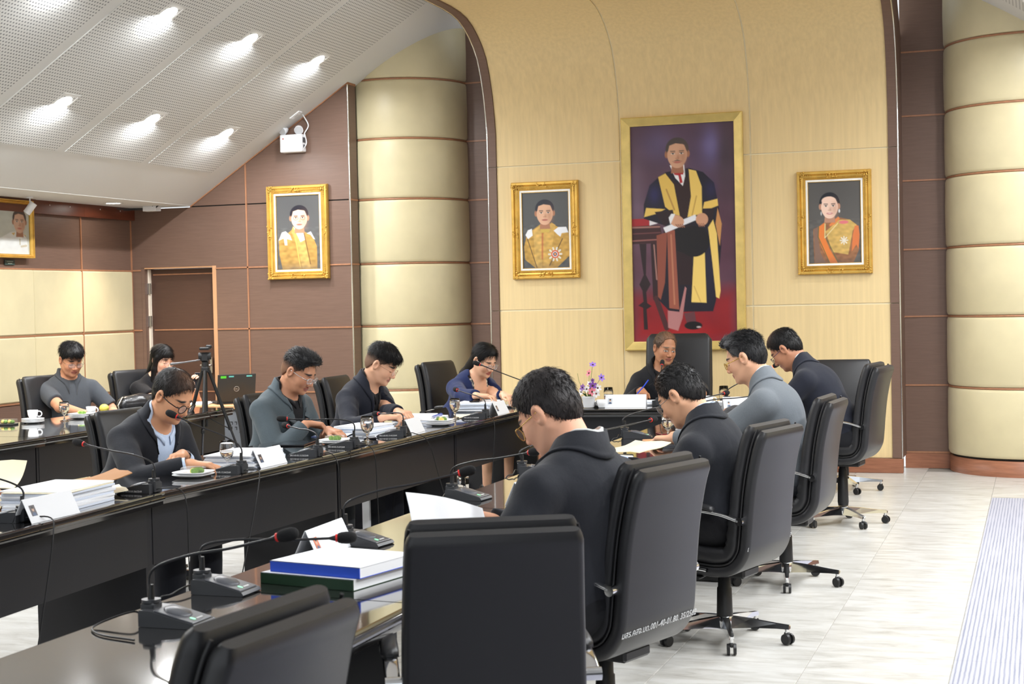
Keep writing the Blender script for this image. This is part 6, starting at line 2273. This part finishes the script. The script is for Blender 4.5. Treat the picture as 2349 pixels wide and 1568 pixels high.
# phones and tablet
def slab_dev(x, y, rz, w, d, label, name='phone', z=TT, mt=None, tilt=0):
    r = empty(name, (x, y, z), rz)
    if tilt: r.rotation_euler = (tilt, 0, rz)
    tag(r, label, name)
    MB().box((0, 0, .005), (w, d, .009), 0, .003).build('case', mt or M_PHONE, r)
    MB().box((0, 0, .0098), (w - .008, d - .008, .0008)).build('screen', mat('dark_screen', (.01, .012, .016), .05), r)
    return r
slab_dev(-4.33, 8.50, .2, .20, .28, 'black tablet lying before the man in the grey green suit', 'tablet')
slab_dev(-4.02, 8.93, .5, .08, .16, 'dark phone lying beside the water glass of the grey green suit')
slab_dev(-4.15, 11.24, .2, .08, .17, 'dark phone lying on the paper stack of the woman in navy', z=TT + .074)
slab_dev(-2.21, 9.36, .5, .08, .16, 'dark phone with a red case behind the wine glass', mt=mat('red_phone_case', srgb(120, 24, 36), .3))
envelope(-4.00, 10.66, TT + .006, .5, .16, .24, M_CREAM, 'small cream envelope beside the glass of the woman in navy', .02)

# books near the camera
bk = empty('hardback_book', (-2.06, 4.305, TT), -.115)
M_GRN = mat('dark_green_cover', srgb(30, 62, 40), .45)
M_BLU = mat('bright_blue_cover', srgb(44, 86, 210), .45)
def book(x, y, z, rz, w, d, th, cover, label):
    r = empty('hardback_book', (x, y, z), rz)
    tag(r, label, 'book')
    MB().bb(-w / 2, w / 2, -d / 2 + .004, d / 2, .002, th - .002).build('pages', M_PAPER, r)
    MB().bb(-w / 2 - .001, w / 2 + .001, -d / 2, -d / 2 + .004, 0, th).build('spine', cover, r)
    MB().bb(-w / 2 - .001, w / 2 + .001, -d / 2, d / 2 + .002, 0, .002).build('back_cover', cover, r)
    MB().bb(-w / 2 - .001, w / 2 + .001, -d / 2, d / 2 + .002, th - .002, th).build('front_cover', M_PAPER, r)
bpy.data.objects.remove(bk)
book(-2.075, 4.33, TT, -.19, .345, .30, .034, M_GRN, 'thick book with a dark green spine at the bottom of the pair')
book(-2.055, 4.345, TT + .034, -.20, .335, .295, .034, M_BLU, 'thick book with a bright blue spine lying on the green one')
stack(-2.03, 4.60, .3, .22, .30, [(.004, mat('dark_folder', (.02, .02, .04), .4), 'cover'), (.012, M_PAPER, 'sheet_bundle')], 'white papers in a dark folder behind the blue book', name='paper_folder')

# nameplates (tents)
def nameplate(x, y, rz, L, label, photo=(86, 80, 84), h=.095, z=TT, side=1, two=False):
    r = empty('name_plate', (x, y, z), rz)
    tag(r, label, 'name plate', 'tent name plates on the tables')
    w = .045
    for s_ in (-1, 1):
        m = MB()
        n = Vector((s_ * h, 0, w)).normalized() * .0018
        pts = [Vector((s_ * w, -L / 2, 0)), Vector((s_ * w, L / 2, 0)), Vector((0, L / 2, h)), Vector((0, -L / 2, h))]
        vs = [tuple(p) for p in pts] + [tuple(p + n) for p in pts]
        fs = [(3, 2, 1, 0), (4, 5, 6, 7), (0, 1, 5, 4), (1, 2, 6, 5), (2, 3, 7, 6), (3, 0, 4, 7)]
        m.add(vs, fs)
        m.build('white_face', M_PAPER, r)
    if photo:
        cvn = Canvas(0, 0, 30, 40, 12, photo)
        cvn.ell(15, 15, 6, 8, (208, 170, 146)); cvn.ell(15, 9, 6.5, 5, (30, 28, 30)); cvn.poly([(3, 40), (8, 27), (22, 27), (27, 40)], (74, 92, 124))
        for s_ in ((side,) if not two else (-1, 1)):
            o = cvn.build('portrait_photo', .034, .046, r, (0, 0, 0))
            n = Vector((s_ * h, 0, w)).normalized()
            up_ = (Vector((0, 0, h)) - Vector((s_ * w, 0, 0))).normalized()
            right = up_.cross(n)
            c = Vector((s_ * w, 0, 0)) * .5 + Vector((0, 0, h)) * .5 + right * (-L / 2 + .04) + n * .003
            Mx = Matrix((right, -n, up_)).transposed().to_4x4()
            Mx.translation = c
            o.matrix_local = Mx
    return r
nameplate(-3.865, 5.36, .0, .33, 'tent name plate with a dark photo at the left edge')
nameplate(-3.915, 7.36, .0, .30, 'tent name plate with a dark photo against the tall paper stack')
nameplate(-3.90, 9.34, .1, .30, 'plain tent name plate beside the microphone of the man in the zip jacket', None)
nameplate(-3.87, 10.96, .0, .26, 'small tent name plate before the woman in navy', (150, 140, 130))
nameplate(-2.34, 4.80, 0.05, .32, 'tent name plate with an orange photo behind the blue book', (214, 120, 84), side=1)
nameplate(-2.05, 6.20, -.15, .30, 'tent name plate beside the man in the black jacket', (190, 200, 214), side=-1, two=True)
nameplate(-3.06, 11.66, -PI / 2 + .12, .32, 'wide tent name plate on the head table beside the flowers', (206, 212, 220), side=1, h=.10)
nameplate(-2.10, 11.40, -PI / 2 + .45, .30, 'tent name plate on the head table before the lit microphone', (206, 212, 220), side=1, h=.10)

# plates with snacks, boxes, cups
def plates(x, y, n, label, box=True, rz=0.0, food='g', z=TT):
    r = empty('snack_plate', (x, y, z), rz)
    tag(r, label, 'plate', 'white square plates with snacks')
    for k in range(n):
        m = MB()
        z0 = k * .012
        rows = []
        for rr, zz in ((.05, 0), (.055, .001), (.085, .012), (.092, .016), (.091, .018), (.083, .0145), (.052, .004), (.0, .004)):
            ring = []
            for q in range(32):
                a = 2 * PI * q / 32
                c_, s_ = math.cos(a), math.sin(a)
                f_ = (abs(c_) ** 4 + abs(s_) ** 4) ** -.25
                ring.append((rr * c_ * f_, rr * s_ * f_, zz + z0))
            rows.append(ring + ring[:1])
        m.grid(rows)
        m.build('plate', M_PORC, r)
    zt = (n - 1) * .012 + .005
    if food:
        rr = random.Random(int(abs(x * 977 + y * 31)))
        for k in range(4):
            m = MB()
            cx, cy = rr.uniform(-.035, .035), rr.uniform(-.03, .03)
            m.sphere((cx, cy, zt + .016), (.018, .015, .015), 10, 6)
            m.sphere((cx + .012, cy, zt + .014), (.012, .014, .012), 8, 5)
            m.build('snack', M_GREENFOOD if k % 2 == 0 or food == 'g' and k == 1 else M_YELFOOD, r)
    if box:
        m = MB()
        m.box((0, 0, zt + .018), (.105, .085, .034), 0, .006)
        m.build('clear_box', M_CLEARBOX, r)
    return r
plates(-4.03, 6.80, 2, 'two stacked white plates with a clear snack box before the round dark glasses')
plates(-4.08, 8.56, 2, 'white plates with green snacks before the man in the grey green suit')
plates(-3.93, 9.92, 3, 'white plates with a clear snack cup beside the open spiral notebook')
plates(-4.06, 11.66, 1, 'white plate with green snacks behind the small name plate')
plates(-7.12, 10.36, 3, 'white plates with a leaf wrapped snack on the back row table', box=False)
plates(-2.10, 9.60, 2, 'white plates beyond the wine glass on the right row', box=False, food=None)
plates(-2.28, 11.74, 3, 'white plates stacked on the head table right of the man with the tie', box=False, food=None)
plates(-3.30, 11.74, 3, 'white plates stacked on the head table behind the cup', box=False, food=None)
sb = empty('snack_box', (-7.33, 9.72, TT), .2)
tag(sb, 'clear snack box with green filling at the far left on the back row table', 'snack box')
MB().box((0, 0, .006), (.12, .10, .012), 0, .002).build('tray', mat('black_tray', (.03, .03, .03), .4), sb)
for k in range(4):
    MB().sphere((-.04 + .026 * k, .005 * (-1) ** k, .024), (.016, .02, .014), 10, 6).build('snack', M_GREENFOOD if k % 2 else M_YELFOOD, sb)
MB().box((0, 0, .028), (.116, .096, .036), 0, .006).build('lid', M_CLEARBOX, sb)
def cup(x, y, label, saucers=2, z=TT, rz=0.0, sc=1.0):
    r = empty('coffee_cup', (x, y, z), rz)
    tag(r, label, 'cup', 'white coffee cups')
    z0 = 0
    for k in range(saucers):
        MB().lathe([(.001, .002 + z0), (.035, .002 + z0), (.085, .014 + z0), (.084, .017 + z0), (.036, .006 + z0), (.001, .006 + z0)], 28).build('saucer', M_PORC, r)
        z0 += .010
    z0 += .004 if saucers else 0
    MB().lathe([(a * sc, b * sc + z0) for a, b in ((.001, .002), (.024, .002), (.026, .008), (.036, .03), (.040, .065), (.0375, .065), (.034, .031), (.023, .010), (.001, .009))], 28).build('bowl', M_PORC, r)
    MB().tube([(sc * math.cos(a) * .020 + .046 * sc, 0, z0 + sc * (.036 + .020 * math.sin(a))) for a in np.linspace(-2.2, 2.2, 12)], .0042, 8).build('handle', M_PORC, r)
cup(-7.24, 9.90, 'white coffee cup on stacked saucers at the far left', 3, rz=.6)
cup(-7.30, 10.75, 'white coffee cup beside the yellow fruit on the back row table', 0)
cup(-3.24, 11.60, 'white cup standing on the head table between flower pot and name plate', 0, rz=2.6)
cup(-2.06, 9.36, 'white cup beyond the wine glass on the right row', 1)
cup(-2.44, 11.80, 'white cup on the head table right of the man with the tie', 1)
yf = empty('yellow_fruit', (-7.33, 10.98, TT))
tag(yf, 'round yellow fruit on the back row table', 'fruit')
MB().sphere((0, 0, .035), (.040, .040, .035), 14, 9).build('flesh', mat('yellow_skin', srgb(232, 214, 96), .45), yf)
MB().cyl((0, 0, .066), (.003, 0, .076), .003, n=6).build('stem', mat('fruit_stem', (.1, .08, .03), .6), yf)

# spectacle case, envelope and papers before the man with the light blue cuff
sc_ = empty('spectacle_case', (-2.10, 8.66, TT), .5)
tag(sc_, 'small green and orange spectacle case in front of the wine glass', 'case')
MB().box((0, 0, .014), (.15, .065, .028), 0, .011).build('lower_shell', mat('green_case', srgb(84, 122, 72), .5), sc_)
MB().box((0, .004, .029), (.148, .06, .012), 0, .005).build('upper_shell', mat('orange_case', srgb(214, 156, 110), .5), sc_)
envelope(-2.08, 8.15, TT + .03, 1.2, .30, .24, M_CREAM, 'crumpled cream envelope in front of the light blue cuff', .03)
sh = stack(-2.16, 7.92, .25, .21, .30, [(.005, M_PAPER, 'sheet_bundle'), (.004, M_PAPER, 'sheet_bundle')], 'white sheets lying beside the crumpled cream envelope')
stack(-1.90, 7.72, .3, .20, .28, [(.004, mat('pale_green_paper', srgb(190, 226, 200), .7), 'sheet_bundle'), (.003, M_CREAM, 'sheet_bundle')], 'pale green sheets under the hand of the man with the light blue cuff')
stack(-1.95, 8.75, .1, .20, .30, S_(3, .009), 'white paper pad before the man in the light grey suit')
stack(-2.02, 10.95, .1, .22, .32, S_(4, .008), 'white paper stack before the man with the mask')
stack(-3.05, 11.98, .12, .36, .26, S_(4, .007), 'white papers spread before the man with the grey tie')
# sheet held up by the man in the black jacket
hs = empty('held_sheets', (-1.93, 4.84, .885), 0)
tag(hs, 'white sheets held up by the man in the black jacket', 'papers')
rows = []
A_, B_, C_ = np.array([-2.0, 4.722, .973]), np.array([-1.85, 5.045, .88]), np.array([-1.955, 4.65, .80])
for i in range(9):
    u = i / 8
    row = []
    for j in range(5):
        v = j / 4
        p = A_ + (B_ - A_) * u + (C_ - A_) * v * 1.0
        p = p + np.array([.012 * math.sin(v * 2.5), 0, .010 * math.sin(u * PI)])
        row.append(tuple(p - np.array([-1.93, 4.84, .885])))
    rows.append(row)
m = MB().grid(rows)
m.grid([[(p[0] + .003, p[1] - .001, p[2]) for p in rw][::-1] for rw in rows])
ed = [rw[0] for rw in rows] + rows[-1][1:] + [rw[-1] for rw in rows[::-1]][1:] + rows[0][::-1][1:]
m.grid([ed, [(p[0] + .003, p[1] - .001, p[2]) for p in ed]])
m.build('sheets', M_PAPER, hs)
# folded black jacket on the right row
def jk(Pq):
    d = ell(Pq, (0, 0, .04), (.15, .34, .065))
    d = smin(d, rcone(Pq, (.02, -.25, .03), (-.02, .28, .05), .055, .07), .03)
    d = smin(d, rcone(Pq, (.08, -.1, .04), (.05, .25, .07), .04, .05), .03)
    d = d + .012 * wob(Pq, 22, 1.0) + .006 * wob(Pq, 50, 2.0)
    return smax(d, .002 - Pq[:, 2], .004)
V, F = sdf_mesh(jk, (-.22, -.42, -.02), (.22, .42, .18), .012)
jo = empty('folded_jacket', (-1.90, 10.02, TT), .1)
tag(jo, 'folded black jacket lying on the table behind the man in the light grey suit', 'jacket')
npmesh('cloth', V, F, cloth(srgb(30, 31, 34)), jo)
# flower pot
fp = empty('flower_pot', (-3.345, 11.60, TT))
tag(fp, 'white flower pot with purple, white and pink flowers on the head table', 'flower pot')
MB().lathe([(.001, .002), (.040, .002), (.044, .010), (.054, .085), (.057, .090), (.054, .092), (.050, .085), (.001, .080)], 28).build('pot', M_PORC, fp)
M_STEM = mat('flower_stem', srgb(110, 124, 62), .6)
rr = random.Random(5)
flc = {'purple': mat('purple_petal', srgb(124, 72, 160), .6), 'lilac': mat('lilac_petal', srgb(158, 122, 222), .6), 'white': mat('white_petal', srgb(244, 240, 240), .6), 'pink': mat('pink_petal', srgb(232, 132, 150), .6)}
def flower(p, d, rad, colr):
    """one bloom with petals, at p facing d"""
    d = Vector(d).normalized()
    a = Vector((0, 0, 1)) if abs(d.z) < .9 else Vector((1, 0, 0))
    u = (a - d * a.dot(d)).normalized(); v = d.cross(u)
    m = MB()
    for k in range(6):
        an = 2 * PI * k / 6
        e = u * math.cos(an) + v * math.sin(an)
        t = d.cross(e)
        p0 = Vector(p)
        ring = [p0 + d * .002, p0 + e * rad * .5 + t * rad * .32 + d * rad * .18, p0 + e * rad + t * rad * .2 + d * rad * .28, p0 + e * rad * 1.08 + d * rad * .3, p0 + e * rad - t * rad * .2 + d * rad * .28, p0 + e * rad * .5 - t * rad * .32 + d * rad * .18]
        m.add([tuple(q) for q in ring], [(0, 1, 2, 3), (0, 3, 4, 5)], True)
    m.build('bloom', flc[colr], fp)
    MB().sphere(tuple(Vector(p) + d * .004), rad * .25, 8, 5).build('bloom_heart', mat('flower_heart', srgb(70, 50, 30), .7), fp)
for (bx, by, bz), colr, rad, dr in (((.045, -.02, .335), 'lilac', .028, (.2, -.5, .6)), ((.010, 0, .270), 'pink', .030, (-.5, -.6, .3)), ((.105, 0, .235), 'lilac', .030, (.6, -.5, .2)), ((.045, -.03, .175), 'purple', .034, (.1, -1, .2)), ((.075, .0, .155), 'white', .030, (.6, -.8, .2)), ((.00, -.04, .150), 'white', .028, (-.2, -1, .1)), ((-.035, -.03, .160), 'purple', .028, (-.5, -.8, .3)), ((.045, -.05, .130), 'pink', .032, (.2, -1, .1)), ((-.05, -.02, .125), 'white', .028, (-.6, -.8, .1)), ((.075, -.045, .115), 'white', .030, (.5, -.9, -.1)), ((.02, -.01, .19), 'white', .026, (0, -.7, .7)), ((.035, 0, .215), 'purple', .016, (.3, -.8, .3))):
    MB().tube([tuple(q) for q in spline([(bx * .2, by * .2, .07), (bx * .5, by * .5, (bz + .07) / 2), (bx * .97, by * .97, bz)], 4)], .0018, 5).build('stem', M_STEM, fp)
    flower((bx, by, bz), dr, rad, colr)
for k in range(16):
    a = rr.uniform(0, 2 * PI); l = rr.uniform(.04, .07); zz = rr.uniform(.08, .12)
    c_, s_ = math.cos(a), math.sin(a)
    MB().add([(c_ * .01, s_ * .01, .08), (c_ * l * .5 - s_ * .012, s_ * l * .5 + c_ * .012, zz), (c_ * l, s_ * l, zz + .01), (c_ * l * .5 + s_ * .012, s_ * l * .5 - c_ * .012, zz)], [(0, 1, 2, 3)]).build('leaf', mat('leaf_green', srgb(58, 92, 44), .6), fp)
MB().tube([tuple(q) for q in spline([(-.01, 0, .08), (-.05, 0, .16), (-.075, 0, .21), (-.085, 0, .27)], 4)], .0016, 5).build('stem', M_STEM, fp)

# pen in the hand of the man with the tie, phone of the woman, badge pieces
pn = empty('ball_pen', (-3.10, 12.34, .86))
tag(pn, 'blue ball pen held by the man with the grey tie', 'pen')
MB().tube([(-.035, -.03, -.045), (.02, .0, .02), (.05, .02, .065)], .0052, 8).build('barrel', mat('pen_blue', srgb(40, 76, 214), .35), pn)
MB().cyl((-.035, -.03, -.045), (-.043, -.035, -.056), .003, .001, n=8).build('tip', M_STEEL, pn)
ph = slab_dev(-7.12, 12.12, .0, .082, .165, 'phone held up by the woman in the black blouse', z=.945, tilt=1.0, mt=mat('silver_phone', (.6, .6, .62), .3, .6))

# desk with laptop, tripod, bags
dk = empty('office_desk', (-6.90, 12.15, 0), .12)
tag(dk, 'grey steel office desk with a pale wood top at the door wall', 'desk')
M_GSTEEL = mat('grey_steel', srgb(108, 112, 116), .5)
MB().box((0, 0, .728), (.95, .62, .035), 0, .006).build('desk_top', mat('pale_wood_top', srgb(204, 160, 116), .45, var=(6, .1, (8, 1, 1))), dk)
MB().box((.20, .0, .36), (.48, .55, .70), 0, .004).build('pedestal', M_GSTEEL, dk)
MB().box((-.45, 0, .355), (.03, .55, .71), 0, .004).build('side_panel', M_GSTEEL, dk)
dr = MB().box((.20, -.279, .36), (.30, .012, .66), 0, .003).build('pedestal_door', mat('grey_steel_door', srgb(122, 126, 132), .5), dk)
m = MB()
for (i, j) in ((0, 0), (1, 0), (2, 0), (1, 1), (2, 1), (2, 2)):
    x, z = .21 + .040 * i, .60 - .045 * j
    m.box((x, -.2856, z), (.022, .002, .006)).box((x + .008, -.2856, z - .012), (.006, .002, .024))
m.build('vent_slot', mat('vent_black', (.02, .02, .02), .6), dr)
MB().box((-.22, -.1, .55), (.30, .30, .03)).build('keyboard_tray', M_GSTEEL, dk)
lp = empty('laptop', (-6.80, 12.18, .7465), .75)
tag(lp, 'black laptop standing open with its lid turned to the camera', 'laptop')
MB().box((0, .0, .010), (.34, .23, .02), 0, .004).build('base', M_PLAST, lp)
Mx = Matrix.Translation((0, -.115, .018)) @ Matrix.Rotation(math.radians(14), 4, 'X')
lid = MB().box((0, 0, .125), (.34, .010, .25), 0, .003, Mx).build('lid', mat('laptop_lid', (.035, .033, .030), .35), lp)
m = MB()
m.tube([tuple(Mx @ Vector((.022 * math.cos(a), -.0062, .118 + .022 * math.sin(a)))) for a in np.linspace(0, 2 * PI, 20)[:-1]], .0018, 6, False, True, True)
m.build('lid_emblem', mat('emblem_silver', (.6, .6, .6), .3, .8), lid)
me = text_mesh('DELL', .014, .0003)
me.materials.clear(); me.materials.append(MATS['emblem_silver'])
o = bpy.data.objects.new('lid_lettering', me); COL.objects.link(o); o.parent = lid
o.matrix_local = Mx @ Matrix.Translation((0, -.0062, .113)) @ Matrix.Rotation(PI / 2, 4, 'X')
for x, w, c in ((-.12, .05, srgb(96, 220, 60)), (-.05, .045, srgb(110, 206, 200)), (.11, .05, srgb(110, 206, 200))):
    MB().box((x, -.0058, .232 - (.004 if x < -.1 else 0)), (w, .001, .022 if x < -.1 else .012), 0, 0, Mx).build('sticky_note', mat('note_%d' % int(1000 * c[0]), c, .6), lid)
stack(-7.06, 12.05, .3, .21, .30, S_(2, .006), 'white papers lying on the grey steel desk', z=.7465)
tp = empty('camera_tripod', (-6.50, 11.20, 0), .4)
tag(tp, 'black camera tripod with pan handle standing behind the meeting tables', 'tripod')
ap = Vector((0, 0, 1.08))
MB().cyl((0, 0, .62), (0, 0, 1.16), .014, n=12).build('centre_column', M_PLAST, tp)
for k in range(3):
    a = 2 * PI * k / 3 + .5
    f_ = Vector((.42 * math.cos(a), .42 * math.sin(a), .0))
    t0 = ap + Vector((.03 * math.cos(a), .03 * math.sin(a), 0))
    lg = MB().tube([tuple(t0), tuple(t0 + (f_ - t0) * .45)], .0145, 10).build('leg', M_PLAST, tp)
    MB().tube([tuple(t0 + (f_ - t0) * .43), tuple(f_)], .0095, 8).build('leg_extension', mat('tripod_metal', (.05, .05, .055), .3, .6), lg)
    MB().box(tuple(t0 + (f_ - t0) * .45), (.03, .03, .035), a, .006).build('leg_clamp', M_PLAST, lg)
    MB().tube([(0, 0, .70), tuple(t0 + (f_ - t0) * .46)], .005, 6).build('brace', M_PLAST, tp)
MB().box((0, 0, 1.09), (.07, .07, .05), 0, .012).cyl((0, 0, 1.11), (0, 0, 1.15), .03, n=16).build('shoulder', M_PLAST, tp)
hd = MB().box((.0, 0, 1.19), (.07, .06, .08), 0, .014).cyl((-.05, 0, 1.20), (.05, 0, 1.20), .03, n=16).box((0, .0, 1.262), (.08, .10, .022), 0, .006).box((.03, .03, 1.275), (.05, .05, .03), 0, .008)
hd = hd.build('pan_head', M_PLAST, tp)
MB().tube([(-.04, -.02, 1.17), (-.16, -.09, 1.155), (-.26, -.15, 1.145)], [.006, .006, .011], 8).build('pan_handle', mat('handle_grey', (.2, .2, .21), .3, .4), hd)
def bag(P_):
    d = ell(P_, (0, 0, .06), (.10, .22, .075))
    d = smin(d, rcone(P_, (0, -.15, .05), (0, .17, .07), .06, .05), .03)
    d = d + .008 * wob(P_, 30, 4.0)
    return smax(d, .002 - P_[:, 2], .004)
V, F = sdf_mesh(bag, (-.18, -.30, -.02), (.18, .30, .18), .011)
bo = empty('handbag', (-7.15, 11.22, TT), -.3)
tag(bo, 'shiny black handbag on the back row table beside the yellow fruit', 'bag')
npmesh('bag_body', V, F, mat('glossy_black_bag', (.02, .02, .022), .22, bump=(30, .3, (1, 1, 1), .01)), bo)
MB().tube([(.0, -.12, .10), (.03, -.20, .12), (.05, -.26, .06), (.04, -.24, .01)], .006, 6).build('strap', mat('bag_metal_strap', (.6, .6, .58), .25, .9), bo)
fb = empty('floor_bag', (-4.45, 9.85, 0), .2)
tag(fb, 'black tote bag with papers standing on the floor under the left row', 'bag')
m = MB()
vs = [(-.17, -.07, 0), (.17, -.07, 0), (.17, .07, 0), (-.17, .07, 0), (-.20, -.09, .30), (.20, -.06, .28), (.19, .09, .31), (-.19, .08, .29)]
m.add(vs, [(3, 2, 1, 0), (0, 1, 5, 4), (1, 2, 6, 5), (2, 3, 7, 6), (3, 0, 4, 7)])
m.build('bag_body', cloth(srgb(28, 28, 30)), fb)
MB().tube([tuple(p) for p in spline([(-.10, -.08, .28), (-.09, -.09, .40), (.0, -.10, .45), (.09, -.09, .40), (.10, -.07, .28)], 5)], .008, 6).build('handle', cloth(srgb(28, 28, 30)), fb)
fpz = stack(-4.45, 9.86, .2, .05, .26, [(.36, M_PAPER, 'sheet_bundle')], 'white papers sticking out of the black tote bag', z=.01)
